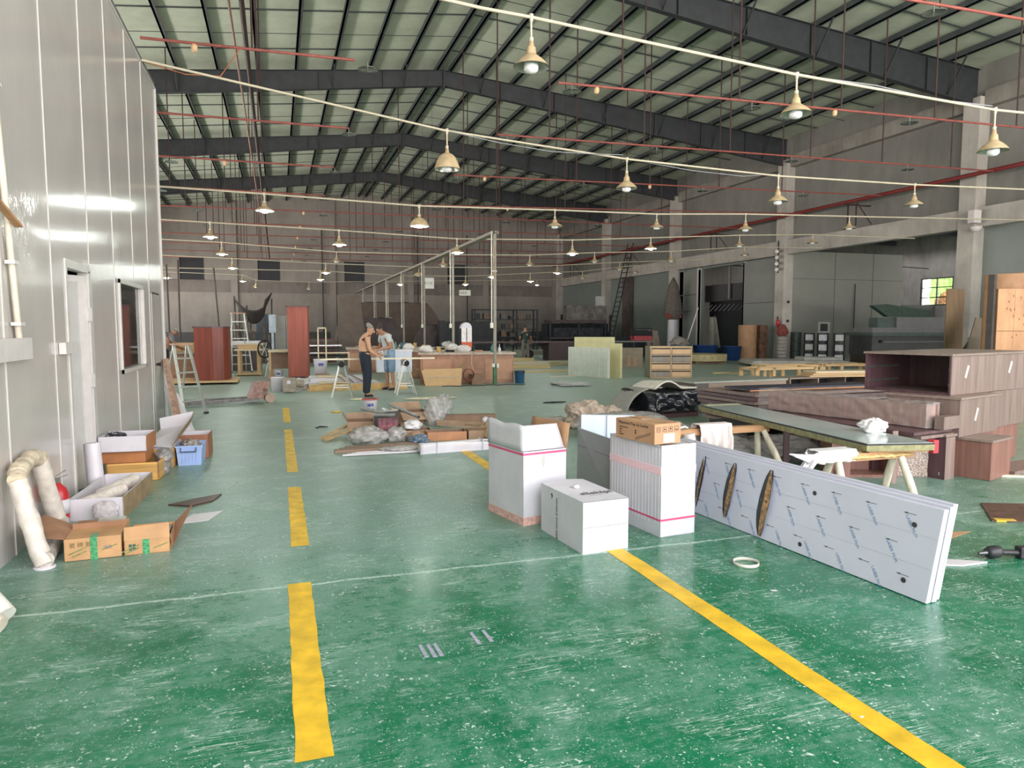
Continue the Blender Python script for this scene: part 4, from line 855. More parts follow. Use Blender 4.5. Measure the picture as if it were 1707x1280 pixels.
cabinet('middle brown cabinet at the right edge of the picture, one white sticker', (8.03, 6.16, .44), R(17), 1.0, .8, .44, False, 'closed', ((.06, .26),))
cabinet('bottom brown cabinet at the right edge, behind the low brown slab', (7.78, 6.1, 0), R(18), 1.2, .8, .44, False, 'closed', mat=mred_cab)
# supports under the rear
t = thing('brown_board', 'low dark brown slab lying in front of the bottom cabinet at the right edge', 'board', (7.75, 5.62, 0), R(10))
MB().box(0, 1.1, 0, .35, .003, .045).build('board', mcab, t)
t = thing('narrow_cabinet', 'narrow dark upright cabinet standing between the wrapped bundle and the front cabinet', 'cabinet', (6.81, 5.7, 0), R(10))
MB().box(0, .17, 0, .02, .0, .47).box(0, .02, .02, .4, 0, .47).box(.15, .17, .02, .4, 0, .47).box(.02, .15, .38, .4, 0, .47).build('carcass', mcabd, t); MB().box(-.02, .19, -.01, .42, .47, .495).build('top_board', mcabt, t)
for z in (.05, .07): MB().cyl((-.001, .06, z), (-.003, .06, z), .006, n=8).build('screw', mpaper, t)
MB().box(.0, .17, -.001, 0, 0, .46).build('front_panel', mcab, t)
# bubble-wrapped bundle
mbub = M('bubble_wrap', 'A5948A', .14, 0, .45, 55, bump=.9)
t = thing('wrapped_board', 'upright brown panel in glittering bubble wrap under the glass-topped door', 'wrapped panel', (6.42, 6.04, 0), R(-28))
MB().grid(lambda u, v: (.38 * u, .01 * math.sin(20 * u) * math.sin(9 * v), .01 + .52 * v), 14, 14).box(0, .38, .01, .16, 0, .53).build('bubble_wrap', mbub, t)
MB().grid(lambda u, v: (-.01 + .4 * u, -.01 + .18 * v, .54 + .012 * noise.noise(Vector((u * 9, v * 9, 0)))), 12, 6).build('top_wrap', mbub, t)
# dark brown frame behind the trestles
t = thing('cabinet_carcass', 'brown cabinet carcass lying on its side behind the near trestle', 'cabinet', (5.75, 6.2, 0), R(-20))
MB().box(0, .7, .3, .32, 0, .46).box(0, .02, 0, .32, 0, .46).box(.66, .7, -.04, .32, 0, .46).box(0, .7, 0, .32, 0, .03).box(.12, .2, -.02, 0, 0, .46).build('carcass', mred_cab, t)
MB().ob((.16, -.022, .28), (.015, .002, .06), (0, R(8), 0)).build('white_sticker', mpaper, t)
for i, (x, y, rz_, w_, lab) in enumerate(((5.6, 6.75, -10, .07, 'dark upright brown post behind the glass-topped door'), (6.15, 5.75, 0, .07, 'tan upright board behind the near trestle'))):
    tag(MB().box(-w_ / 2, w_ / 2, -.01, .01, 0, .56).build('upright_board', mcab if i else mcabd, None, loc=(x, y, 0), rot=(0, 0, R(rz_))), lab, 'board')
# ---- trestles
mlog = wood('peeled_log', 'DDD2BE', .6, .18, 2, 20); mbeam = wood('trestle_beam', 'B98F66', .6, .2, 0, 14)
def trestle(lab, c, legs, beam, hz):
    t = thing('trestle', lab, 'trestle', (c[0], c[1], 0), 0)
    for (x, y, xt, yt) in legs:
        MB().tube([(x - c[0], y - c[1], 0), ((x + xt) / 2 - c[0], (y + yt) / 2 - c[1], hz * .5), (xt - c[0], yt - c[1], hz - .02)], [.034, .037, .032], 12).build('leg', mlog, t)
    (x0, y0), (x1, y1) = beam
    MB().bar((x0 - c[0], y0 - c[1], hz), (x1 - c[0], y1 - c[1], hz), .09, .07).build('beam', mbeam, t)
    return t
tr1 = trestle('near wooden trestle with round log legs under the glass-topped door', (5.1, 5.07), ((4.72, 4.88, 4.74, 5.03), (4.72, 5.28, 4.74, 5.11), (5.5, 4.85, 5.46, 5.03), (5.52, 5.28, 5.46, 5.11)), ((4.45, 5.07), (5.62, 5.07)), .475)
MB().bar((.4, -.2, .05), (.42, .2, .05), .04, .02).build('stretcher', mbeam, tr1)
tr2 = trestle('far wooden trestle with round log legs, cloth hanging over its beam', (4.6, 6.72), ((4.05, 6.52, 4.1, 6.68), (4.05, 6.92, 4.1, 6.76), (5.38, 6.5, 5.22, 6.68), (5.34, 6.92, 5.2, 6.76)), ((3.75, 6.72), (5.3, 6.72)), .5)
# ---- glass-topped door panel lying on the trestles
mgl = M('frosted_glass_top', 'A7B5B2', .12, 0, .04, 2); mpe = M('panel_edge_olive', '8C8A62', .6, 0, .2, 20)
t = thing('glazed_door', 'long glass-topped door panel lying across the two trestles', 'door')
c0, c1, c2_, c3 = (5.02, 4.99), (5.66, 4.85), (6.0, 8.3), (5.42, 8.3)
def slab(cs, z0, z1, mat, name, ins=0):
    cx_ = sum(c[0] for c in cs) / 4; cy_ = sum(c[1] for c in cs) / 4
    q = [(c[0] + (cx_ - c[0]) * ins, c[1] + (cy_ - c[1]) * ins * .2) for c in cs]
    return MB().hexa([(x, y, z0) for x, y in q] + [(x, y, z1) for x, y in q]).build(name, mat, t)
cs = (c0, c1, c2_, c3)
slab(cs, .512, .53, mbeam, 'bearers', .12); slab(cs, .53, .583, mpe, 'core'); slab(cs, .583, .596, mblk, 'black_edging'); slab(cs, .596, .6, mgl, 'glass', .03)
MB().prism([(5.44, 8.2, .6025), (5.98, 8.2, .6025), (5.97, 8.1, .6025), (5.43, 8.1, .6025)], (0, 0, .002)).build('masking_strip', M('masking', 'C9C39C', .6), t)
# cloths
mcl = M('striped_cloth', 'E0D5D2', .8, 0, .1, 1.0, (30, 30, 2), bump=.3); mpap = M('white_foam_sheet', 'E4E2E4', .6, 0, .06, 12)
mor = M('yellow_foam', 'CBB079', .8, 0, .25, 18)
def drape(lab, name, cat, cx_, cy_, z0, w_, l0, l1, mat, seed, ax='y', drop=.4):
    """cloth over a beam: u along the beam (x), v across"""
    def fn(u, v):
        s = (v - .5) * (l0 + l1); x = cx_ + (u - .5) * w_ * (1 + .15 * noise.noise(Vector((u * 3, v * 3, seed))))
        r_ = .075; f = .03 * math.sin(u * 26 + seed) * min(1, abs(s) * 3)
        if abs(s) < r_: y = cy_ + s; z = z0 + .012
        else:
            e = abs(s) - r_; y = cy_ + math.copysign(r_ + .03 * noise.noise(Vector((u * 4, v * 4, seed))) + f, s); z = z0 - e * (1 + .12 * noise.noise(Vector((u * 6, seed, 0))))
        return (x + .03 * noise.noise(Vector((u * 5, v * 8, seed * 2))), y, max(z, .02))
    o = MB().grid(fn, 36, 36).build(name, mat, None, solid=.006); return tag(o, lab, cat)
drape('pinkish white striped cloth hanging over the far trestle beam', 'cloth', 'cloth', 4.57, 6.72, .57, .42, .46, .3, mcl, 2)
drape('white foam sheet wrapped over the near trestle beam, its end hanging down', 'foam_sheet', 'foam sheet', 4.7, 5.07, .545, .42, .16, .18, mpap, 5)
o = MB().grid(lambda u, v: (4.38 - .1 * v + .1 * u + .02 * math.sin(9 * v), 5.02 + .05 * math.sin(4 * u), .53 - .3 * v - .02 * math.sin(12 * u)), 10, 14).build('foam_strip', mpap, None, solid=.01); tag(o, 'torn white foam strip hanging at the left end of the near trestle', 'foam strip')
o = MB().grid(lambda u, v: (4.34 + .22 * u - .14 * (1 - v), 5.02 + .03 * math.sin(7 * u), .55 - .1 * u * (1 - v) - .02 * v), 8, 6).build('foam_strip', mpap, None, solid=.01); tag(o, 'white foam strip pointing left from the near trestle beam', 'foam strip')
o = MB().grid(lambda u, v: (4.8 + .75 * u, 4.99 + .16 * v, .515 - .03 * abs(noise.noise(Vector((u * 9, v * 4, 1)))) - .04 * abs(2 * v - 1)), 22, 6).build('foam_padding', mor, None, solid=.012); tag(o, 'torn yellow foam padding on the near trestle under the door panel', 'padding')
o = crumple((.24, .2, .14), 51, 4, .5).build('foam_scrap', mpap, None, loc=(5.66, 5.55, .6)); tag(o, 'white paper and foam scrap on the glass-topped door, near its end', 'scrap')
tag(MB().cyl((4.25, 6.55, .0), (4.2, 6.6, .5), .06, n=14).build('cloth_roll', mcl), 'upright roll of pinkish cloth behind the right-hand tall carton', 'cloth roll')
o = MB().grid(lambda u, v: (3.7 + .5 * u, 6.62 + .1 * v, .56 + .04 * noise.noise(Vector((u * 5, v * 5, 4)))), 12, 6).build('foam_sheet', mpap, None, solid=.015); tag(o, 'white foam sheet on the left end of the far trestle beam', 'foam sheet')
tag(MB().box(5.66, 5.72, 4.86, 4.92, .5, .62).build('red_clamp', M('red_plastic', 'C22F3C', .4)), 'small red clamp at the corner of the glass-topped door', 'clamp')
# crumpled plastic under the door panel
mpl = M('milky_plastic', 'B9B6B2', .25, 0, .12, 5, alpha=.62); mpl2 = M('dusty_plastic', 'B5ABA0', .3, 0, .15, 6, alpha=.85)
for lab, loc, s, seed in (('large sheet of milky plastic crumpled under the glass-topped door', (5.0, 7.7, 0), (1.5, 1.2, .4), 61),
                          ('milky plastic trailing on the floor behind the log trestle', (5.9, 7.3, 0), (1.2, .7, .3), 62)):
    tag(crumple(s, seed, 5, .4, 1.8).build('plastic_sheet', mpl, None, loc=loc), lab, 'plastic sheet', 'plastic sheets under the door panel')
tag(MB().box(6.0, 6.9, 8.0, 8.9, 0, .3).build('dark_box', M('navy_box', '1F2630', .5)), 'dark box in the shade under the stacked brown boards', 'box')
# stacks of brown boards
def boards(name, lab, c, rz_, L_, W_, n, z0, th, mats, seed, grp=None):
    rr = random.Random(seed)
    for i in range(n):
        t = thing(name, '%s, %s from the bottom' % (lab, ORD[i]), 'board', (c[0] + rr.uniform(-.06, .06), c[1] + rr.uniform(-.06, .06), z0 + i * (th + .006)), rz_ + R(rr.uniform(-3, 3)), grp)
        l_, w2 = L_ * rr.uniform(.88, 1.05), W_ * rr.uniform(.85, 1.05)
        MB().box(-l_ / 2, l_ / 2, -w2 / 2, w2 / 2, 0.002, th).build('board_face', mats[i % len(mats)], t, bevel=.002)
        MB().box(-l_ / 2 + .003, l_ / 2 - .003, -w2 / 2 - .001, -w2 / 2, .004, th - .002).build('board_edge', mcab if i % 2 else mcabd, t)
# bearers
for i, (x, y) in enumerate(((7.4, 9.6), (9.0, 9.4))): tag(MB().box(x - .1, x + .1, y - .7, y + .7, 0, .1).build('bearer', mcabd), ['left', 'right'][i] + ' bearer beam under the large stack of dark brown boards', 'bearer')
boards('brown_board', 'dark brown board in the large stack behind the door panel', (8.15, 9.5), R(3), 3.0, 1.3, 10, .1, .05, (mcabd, mcab), 2, 'large stack of dark brown boards')
t = thing('edged_board', 'board with orange-brown edge and dark top lying on the large brown stack', 'board', (6.75, 9.1, .665), R(1))
MB().box(0, 2.6, 0, .5, .02, .05).build('top_face', M('navy_face', '24243A', .4), t); MB().box(.1, 2.55, -.004, .5, 0, .02).build('edge_strip', M('orange_edge', 'C08B62', .5), t)
tag(crumple((.3, .2, .12), 71, 4, .5).build('torn_wrap', mpl2, None, loc=(7.6, 8.78, .4)), 'scrap of torn wrapping between the dark brown boards', 'scrap')
# nearer stack with wrapped bundle
for i, (x, y) in enumerate(((6.72, 6.3), (6.55, 7.5))): tag(MB().box(x - .35, x + .3, y - .05, y + .05, 0, .38).build('bearer', mcabd), ['near', 'far'][i] + ' block under the boards beside the open-fronted cabinet', 'bearer')
boards('brown_board', 'long brown board beside the open-fronted cabinet', (6.48, 6.85), R(102), 2.3, .68, 4, .385, .035, (mcab, mcabd), 8, 'long brown boards by the cabinets')
t = thing('wrapped_bundle', 'long brown box wrapped in shiny clear film on the long boards', 'wrapped bundle', (6.56, 6.95, .553), R(102))
MB().box(-1.1, 1.0, -.11, .11, 0, .24).build('box_body', mred_cab, t)
MB().grid(lambda u, v: (-1.14 + 2.28 * u, .14 + .022 * noise.noise(Vector((u * 16, v * 5, 0))) + .02 * abs(noise.noise(Vector((u * 40, v * 9, 0)))), .27 * v), 90, 10).grid(lambda u, v: (-1.14 + 2.28 * u, .14 - .28 * v, .265 + .022 * noise.noise(Vector((u * 16, v * 5, 3))) + .015 * abs(noise.noise(Vector((u * 40, v * 9, 3))))), 90, 10).grid(lambda u, v: (-1.12 - .05 * math.sin(6 * u), .14 - .28 * u, .27 * v), 6, 5).build('clear_film', M('clear_film', 'E4DEDA', .08, 0, .1, 14, bump=.5, alpha=.24), t)
t = thing('tan_plank', 'short tan board sticking out from the end of the wrapped bundle', 'board', (6.72, 5.66, .553), R(14))
MB().box(0, .32, 0, .1, 0, .14).build('board', mcab, t)
# long low cabinet lying behind, with cubbies
t = thing('long_cabinet', 'long low brown cabinet lying on the floor behind the dark wrapped stack', 'cabinet', (7.5, 11.62, 0), R(6))
MB().box(0, 2.3, 0, 1.0, .003, .58).build('carcass', wood('tan_woodgrain', '8C7A6C', .45, .12, 0, 10), t); MB().box(-.03, 2.33, -.02, 1.02, .58, .61).build('top_board', M('pale_top', '9AA096', .3, 0, .08), t)
MB().box(-.004, 0, .0, 1.0, 0, .58).box(0, .32, -.006, 0, 0, .58).build('dark_end', M('dark_end', '56514C', .5), t)
t = thing('cubby_shelf', 'row of dark open cubbies continuing right of the long low cabinet', 'shelf unit', (9.95, 11.95, 0), R(4))
m = MB().box(0, 2.3, .5, .52, 0, .58).box(0, 2.3, 0, .5, .58, .61).box(0, 2.3, 0, .5, 0, .03)
for i in range(4): m.box(i * .757, i * .757 + .03, 0, .5, 0, .58)
m.build('carcass', wood('tan_woodgrain', '8C7A6C', .45, .12, 0, 10), t); MB().box(.03, 2.27, .48, .5, .03, .58).build('dark_back', mdark, t)
# timber frames and pale planks
mpine = wood('pine', 'C9A97C', .6, .15, 0, 10); mpale = wood('pale_plank', 'D8C8A8', .55, .12, 0, 10)
for i, (x, y, rz_, lab) in enumerate(((11.6, 15.2, 3, 'pine carcass frame, nearest of the three behind the long cabinet'), (12.7, 16.3, -6, 'pine carcass frame, middle one of the three'), (14.6, 16.2, -10, 'pine carcass frame, farthest of the three'))):
    t = thing('pine_frame', lab, 'frame', (x, y, 0), R(rz_), 'pine carcass frames')
    w_ = 2.0 - i * .2
    m = MB()
    for xx in (0, .55, w_ - .05): m.box(xx, xx + .09, 0, .06, 0, .6).box(xx, xx + .09, .6, .66, 0, .6)
    m.box(0, w_, 0, .06, .54, .6).box(0, w_, .6, .66, .54, .6).box(0, .09, 0, .66, .54, .6).box(w_ - .09, w_, 0, .66, .54, .6).build('frame', mpine, t)
for i in range(3):
    t = thing('pale_plank', 'pale plank resting on the cubbies behind the cabinets, %s from the top' % ORD[2 - i], 'plank', (10.5 + i * .12, 12.0 + i * .05, .615 + i * .035), R(-14 + i * 2), 'pale planks on the cubbies')
    MB().box(0, 3.0, 0, .5, 0, .03).build('plank', mpale if i == 2 else mpine, t)
# black film-wrapped pallet of boards
t = thing('wrapped_stack', 'stack of boards wrapped in black film behind the crumpled plastic', 'wrapped stack', (6.5, 11.2, 0), R(8))
MB().box(0, .9, 0, 1.1, 0, .08).box(.05, .9, .02, 1.1, .09, .14).build('boards', mcabd, t)
b = MB().grid(lambda u, v: (-.06 + 1.0 * u + .04 * noise.noise(Vector((u * 6, v * 3, 9))), -.04 + .05 * noise.noise(Vector((u * 7, v * 5, 2))) + .06 * v, .12 + .34 * v), 26, 8)
b.grid(lambda u, v: (-.06 + 1.0 * u, .02 + 1.1 * v, .46 + .03 * noise.noise(Vector((u * 6, v * 4, 5)))), 26, 12).grid(lambda u, v: (-.07 + .05 * noise.noise(Vector((u * 6, v * 4, 7))), 1.1 * (1 - u), .12 + .34 * v), 12, 8)
b.build('black_film', M('black_film', '1E2126', .16, 0, .3, 8, bump=.6), t)
t = thing('white_foam_pad', 'folded white ribbed foam mat draped on the black wrapped stack', 'foam mat')
MB().grid(lambda u, v: (6.58 + .95 * u - .1 * v, 11.5 + .7 * v + .1 * u, (.5 + .14 * math.sin(math.pi * min(1, u * 1.6)) * (1 - .3 * v)) + .006 * math.sin(v * 60)), 20, 40).build('mat', M('ribbed_foam', 'D4CEC2', .7, 0, .08, 10), t, solid=.03)
t = thing('grey_foam_sheet', 'grey foam sheet sliding off the left side of the black wrapped stack', 'foam sheet')
MB().grid(lambda u, v: (6.5 - .45 * math.sin(u * 1.5), 11.6 + .7 * v, .5 - .5 * u ** 1.6), 16, 10).build('sheet', M('grey_foam', '98968F', .7, 0, .1, 20), t, solid=.02)
# sacks and plastic in front
tag(crumple((.62, .6, .44), 81, 5, .42, 2.4).build('cloth_sack', M('dirty_white_cloth', 'B9A999', .75, 0, .15, 8, bump=.5), None, loc=(4.78, 10.6, 0)), 'large crumpled beige cloth sack behind the two tall white cartons', 'sack')
tag(crumple((.5, .5, .32), 82, 5, .42, 2.4).build('cloth_sack', M('dirty_white_cloth', 'B9A999', .75, 0, .15, 8, bump=.5), None, loc=(5.32, 10.85, 0)), 'smaller crumpled beige cloth right of the large sack', 'sack')
tag(crumple((.6, .4, .16), 83, 5, .4, 2.4).build('plastic_sheet', mpl2, None, loc=(4.35, 10.9, 0)), 'flat crumpled plastic at the left of the beige sacks', 'plastic sheet')
tag(crumple((1.5, 1.3, .36), 84, 5, .3, 1.6).build('plastic_sheet', mpl, None, loc=(5.0, 9.5, 0)), 'milky plastic sheet spread in front of the beige sacks', 'plastic sheet')
tag(crumple((1.3, .5, .2), 85, 5, .3, 2).build('foam_bundle', M('white_bundle', 'C9C5BE', .6, 0, .1, 8), None, loc=(5.5, 9.9, 0.0)), 'white foam bundle lying beside the beige sacks', 'foam bundle')
# boards and crates at the far right
mply = M('orange_plywood', 'C7966B', .55, 0, .16, 3, (1, 1, .5)); mosb = wood('grey_brown_sheet', '7C7060', .6, .1, 2, 6)
t = thing('plywood_stack', 'tall block of orange plywood sheets standing at the right edge', 'plywood', (15.7, 12.0, 0), R(-20))
MB().box(0, 2.4, 0, .5, .0, 1.55).box(0, 2.4, 0, .5, 1.56, 2.52).build('sheets', mply, t)
m = MB()
for i in range(5): m.box(.38 + i * .42, .385 + i * .42, -.003, 0, 0, 2.5)
m.build('sheet_joint', M('ply_joint', '9C6B48', .6), t)
for i in range(26):
    rr = random.Random(i); x, z = rr.uniform(.1, 1.2), rr.uniform(1.3, 2.4); MB().ob((x, -.002, z), (.02, .004, .045)).build('knot', M('knot_brown', '8A5A3C', .6), t)
t = thing('cardboard_drum', 'rolled brown cardboard standing behind the plywood block', 'cardboard', (17.75, 13.35, 0), 0)
MB().cyl((0, 0, 0), (0, 0, 2.98), .5, n=24).build('roll', mbrn, t)
MB().cyl((.95, .1, 0), (.95, .1, 3.05), .45, n=24).build('roll', mbrn_in, t)
tag(MB().box(15.62, 15.7, 12.05, 12.2, 0, 2.85).build('dark_sheet', M('dark_sheet', '4C4642', .6)), 'dark sheet on edge beside the rolled brown cardboard', 'sheet')
for i, (pts, lab, mt) in enumerate((([(22.4, 19.0, 0), (23.25, 19.0, 0), (23.6, 19.3, 3.0), (22.75, 19.3, 3.02)], 'tall tan plank leaning on the concrete column', wood('tan_plank', '9C8266', .6, .1, 2, 8)),
        ([(20.3, 17.2, 0), (22.2, 17.2, 0), (23.8, 17.8, 3.3), (22.9, 17.8, 2.2)], 'large grey-brown triangular sheet leaning right of the column', mosb),
        ([(20.2, 16.6, 0), (21.6, 16.6, 0), (22.3, 16.9, 1.9), (21.2, 16.9, 1.95)], 'grey-brown board leaning in front of the triangular sheet', wood('mushroom_board', '8B7F70', .6, .08, 2, 6)),
        ([(19.0, 15.3, 0), (21.0, 15.3, 0), (21.1, 15.5, 1.3), (19.2, 15.5, 1.35)], 'low grey-brown board standing left of the plywood block', wood('mushroom_board', '8B7F70', .6, .08, 2, 6)))):
    tag(MB().prism(pts, (.02, .05, 0)).build('leaning_sheet', mt), lab, 'board', 'boards leaning by the column')
# ================================================================ MIDDLE: SCRAP PILE (x .6-3.6, y 9-13.5)
mkraft = M('dusty_cardboard', 'A88C74', .8, 0, .14, 5); mkraft_d = M('dark_cardboard', '8A6F5C', .8, 0, .14, 5); mclear = M('clear_bag', 'C4C3C0', .15, 0, .2, 14, bump=.6, alpha=.6)
malup = M('aluminium_profile', 'C4C8C8', .3, .7, .1)
G = 'scrap heap in the middle of the floor'
def bag(lab, loc, s, seed, mat=None, name='plastic_bag', amp=.45):
    o = crumple(s, seed, 4, amp, 2.4).build(name, mat or mclear, None, loc=loc); return tag(o, lab, name.split('_')[-1], G)
for i in range(3):
    tag(MB().ob((0, 0, .0), (1.15 - .1 * i, .11, .035)).build('brown_plank', wood('heap_plank', '947A66', .6, .2, 0, 12), None, loc=(1.25 + .03 * i, 9.5 + .12 * i, .02 + .0 * i), rot=(0, 0, R(2 + i * 2))), 'brown plank at the front left of the scrap heap, %s from the camera' % ORD[i], 'plank', G)
for i in range(4):
    tag(MB().cyl((-.55, 0, .0), (.6, 0, .0), .014, n=8).build('white_tube', mwhite, None, loc=(1.3 + .06 * i, 9.15 + .06 * i, .016), rot=(0, 0, R(1.5 * i))), 'white plastic tube lying in front of the scrap heap, %s from the camera' % ORD[i], 'tube', G)
t = thing('foam_bundle', 'long bundle of white foam strips tied with tape in front of the scrap heap', 'foam bundle', (1.72, 8.98, 0), R(6), G)
m = MB()
for i in range(5): m.grid(lambda u, v, i=i: (1.3 * u, .02 + .1 * v + .012 * math.sin(5 * u + i), (.03 + .024 * i) * (1.0 - .35 * max(0, u - .7) / .3) + .012 * math.sin(3.14 * v)), 22, 5)
m.grid(lambda u, v: (1.3 * u, .0 + .012 * math.sin(40 * v) , (.13 + .015 * math.sin(6 * u)) * v * (1 - .3 * max(0, u - .7) / .3)), 22, 14)
m.build('foam_strips', M('foam_strip_white', 'DEDCE2', .55, 0, .06, 4), t, solid=.006)
for x in (.22, .86, 1.08): MB().box(x, x + .012, -.02, .14, .0, .15).build('tape', M('frosted_tape', 'C9CDD2', .3), t)
def carton(lab, loc, rz_, w_, d_, h_, flaps=(), mat=None, name='cardboard_box'):
    return open_carton(name, lab, loc, R(rz_), w_, d_, h_, mat or mkraft, mkraft_d, G, 'box', flaps)
carton('open cardboard box with raised flaps at the left of the scrap heap', (.98, 11.0, 0), -6, .4, .4, .2, (('F', -60, .12), ('L', 60, .14), ('B', 70, .1)))
carton('flattened cardboard box leaning high in the middle of the scrap heap', (1.78, 10.9, .12), 10, .5, .4, .2, (('F', -35, .18), ('B', 50, .15)))
carton('small open box in front of the flap box in the scrap heap', (1.74, 10.35, 0), 0, .42, .3, .12, (('L', 60, .1),))
carton('long orange-brown cardboard box at the front right of the scrap heap', (2.02, 10.0, 0), -4, .58, .3, .13, (), M('orange_cardboard', 'C08A66', .7, 0, .1, 5))
carton('brown cardboard box end beside the crumpled paper of the scrap heap', (2.62, 9.95, 0), -6, .26, .3, .14, (('F', 40, .08),))
t = thing('cardboard_board', 'long brown cardboard panel lying across the right of the scrap heap', 'cardboard', (2.3, 10.7, .17), R(-14), G)
MB().prism([(0, 0, .04), (.85, -.1, 0), (.84, -.36, -.05), (.02, -.3, .0)], (0, 0, .01)).build('panel', mkraft, t); MB().ob((.5, -.2, .0), (.12, .1, .002)).build('stain', mkraft_d, t)
t = thing('cardboard_board', 'narrow dark plank lying behind the right of the scrap heap', 'cardboard', (2.5, 11.6, .0), R(-12), G)
MB().box(0, 1.0, 0, .2, .0, .17).build('panel', mkraft_d, t)
tag(MB().box(0, .3, 0, .3, 0, .3).build('dark_tub', M('slate_tub', '474B50', .5), None, loc=(1.38, 10.45, 0), rot=(0, 0, R(5))), 'dark tub holding metal pipes in the scrap heap', 'tub', G)
tag(MB().box(0, .29, -.002, 0, 0.02, .27).box(0, .29, -.004, -.002, .28, .31).build('tub_label', M('red_blue_label', '7C4850', .5, 0, .5, 14), None, loc=(1.38, 10.44, 0), rot=(0, 0, R(5))), 'red and blue printed sheet on the front of the dark tub', 'label', G)
for i, (p, q) in enumerate((((1.35, 10.6, .34), (1.62, 10.3, .36)), ((1.45, 10.75, .36), (1.68, 10.35, .42)), ((1.52, 10.9, .4), (1.62, 10.4, .35)), ((1.2, 11.0, .4), (1.6, 10.55, .34)), ((1.62, 10.95, .46), (1.95, 10.3, .32)))):
    tag(MB().tube([p, q], .026, 10, False).tube([p, q], .02, 10, False).build('metal_pipe', malup), 'short grey metal tube on the dark tub, %s from the left' % ORD[i], 'tube', G)
t = thing('white_bucket', 'white paint bucket with blue logo and red rim behind the scrap heap', 'bucket', (1.62, 13.4, 0), 0)
MB().lathe([(.001, 0), (.13, 0), (.145, .29), (.15, .3), (.001, .3)], n=20).build('pail', mwhite, t)
MB().lathe([(.152, .29), (.156, .3), (.152, .31), (.12, .312)], n=20).build('red_rim', M('rim_red', 'C0504A', .5), t)
MB().ob((-.03, -.143, .2), (.06, .01, .05)).ob((.03, -.143, .205), (.03, .01, .05)).build('blue_logo', M('logo_blue', '3E4E9A', .5), t); MB().ob((-.04, -.14, .12), (.03, .01, .02)).ob((0, -.14, .12), (.03, .01, .02)).ob((.04, -.14, .12), (.03, .01, .02)).build('blue_text', M('logo_blue', '3E4E9A', .5), t)
o = MB().grid(lambda u, v: (2.0 + .55 * u, 12.3 + .5 * v, .0 + .24 * math.sin(3 * v) * math.sin(2.6 * u + .3)), 12, 8).build('yellow_sheet', M('bright_yellow', 'E3AA2C', .5, 0, .08), None, solid=.01); tag(o, 'bright yellow sheet on top of the scrap heap', 'sheet', G)
bag('clear plastic bag at the front left of the scrap heap', (1.18, 10.1, 0), (.5, .4, .24), 91)
bag('clear plastic sheet hanging on the right of the yellow sheet', (2.3, 10.9, .1), (.3, .35, .42), 92)
bag('small clear bag in front of the dark tub', (1.6, 10.12, 0), (.26, .22, .22), 93)
bag('white plastic bag peak at the back right of the scrap heap', (2.95, 13.1, 0), (.36, .3, .36), 94)
bag('white crumpled sheet lying on the flap box of the scrap heap', (1.9, 10.5, .12), (.28, .2, .14), 95, mpap)
bag('crumpled tan packing paper at the right end of the scrap heap', (3.0, 10.0, 0), (.34, .5, .26), 96, M('packing_paper', 'C2A983', .8, 0, .2, 12, bump=.6), 'packing_paper')
bag('pale plastic in front of the crumpled packing paper', (3.0, 9.5, 0), (.5, .4, .14), 97)
bag('brown paper scraps between the boxes of the scrap heap', (1.85, 10.05, 0), (.26, .2, .14), 98, mkraft, 'paper_scraps')
bag('white crumpled film on the white tubes', (1.5, 9.28, 0.02), (.5, .2, .06), 99)
bag('heap of small blue and white parts at the front of the scrap heap', (1.86, 9.85, 0), (.26, .22, .13), 100, M('parts_blue', '6D7F92', .5, 0, .7, 50), 'small_parts')
tag(MB().lathe([(.001, 0), (.05, 0), (.052, .03), (.001, .034)], n=16).build('plastic_disc', mwhite, None, loc=(3.05, 10.55, .2), rot=(R(70), 0, 0)), 'round white cap lying on the right end of the heap', 'cap', G)
for i, (a, b) in enumerate((((.58, 10.6, .03), (1.0, 11.2, .12)), ((.62, 10.45, .02), (1.05, 10.95, .1)))): tag(MB().bar(a, b, .05, .03).build('timber_strip', mpine), ['upper', 'lower'][i] + ' timber strip sticking out at the left of the scrap heap', 'strip', G)
t = tag(MB().tube([(.55, 11.9, .01), (.62, 11.9, .02), (.68, 11.8, .03), (.75, 11.95, .01), (.62, 12.05, .01), (.58, 11.8, .01)], .008, 5).build('black_wire', mblk), 'small loop of black wire on the floor left of the scrap heap', 'wire')
# ================================================================ RED-BROWN CABINETS
mredw = wood('red_brown_veneer', '7E3B2C', .42, .22, 2, 12); mredl = wood('light_red_veneer', '9C5243', .42, .14, 2, 12)
t = thing('curved_counter', 'dark red-brown curved reception counter standing on a board at the left', 'counter', (-1.5, 22.3, 0), 0)
m = MB(); pts = [(-.85, .9), (-.78, -.1)] + [(-.78 + .5 * math.sin(a), -.1 - .05 * math.sin(a * 2) - .12 * (1 - math.cos(a))) for a in (.6, 1.1, 1.57)] + [(.0, -.12), (.12, .1), (.15, .9)]
MB().prism([(x, y, .12) for x, y in pts], (0, 0, 1.5)).build('body', mredw, t)
MB().prism([(x * 1.05, y * 1.06, 1.62) for x, y in pts], (0, 0, .045)).build('top_board', mcabd, t)
t = thing('base_board', 'thick pale board on blocks under the dark red curved counter', 'board', (-1.5, 22.3, 0), 0)
MB().box(-1.6, .38, -.45, 1.1, .06, .11).build('board', mpine, t); MB().box(-1.4, -1.2, -.3, 1, 0, .06).box(.0, .2, -.3, 1, 0, .06).build('block', mdark, t)
t = thing('tall_cabinet', 'tall narrow light red-brown cabinet standing alone in the hall', 'cabinet', (.3, 22.9, 0), R(-8))
MB().box(0, .6, 0, .45, .12, 2.27).box(0, .05, 0, .45, 0, .12).box(.55, .6, 0, .45, 0, .12).build('body', mredl, t)
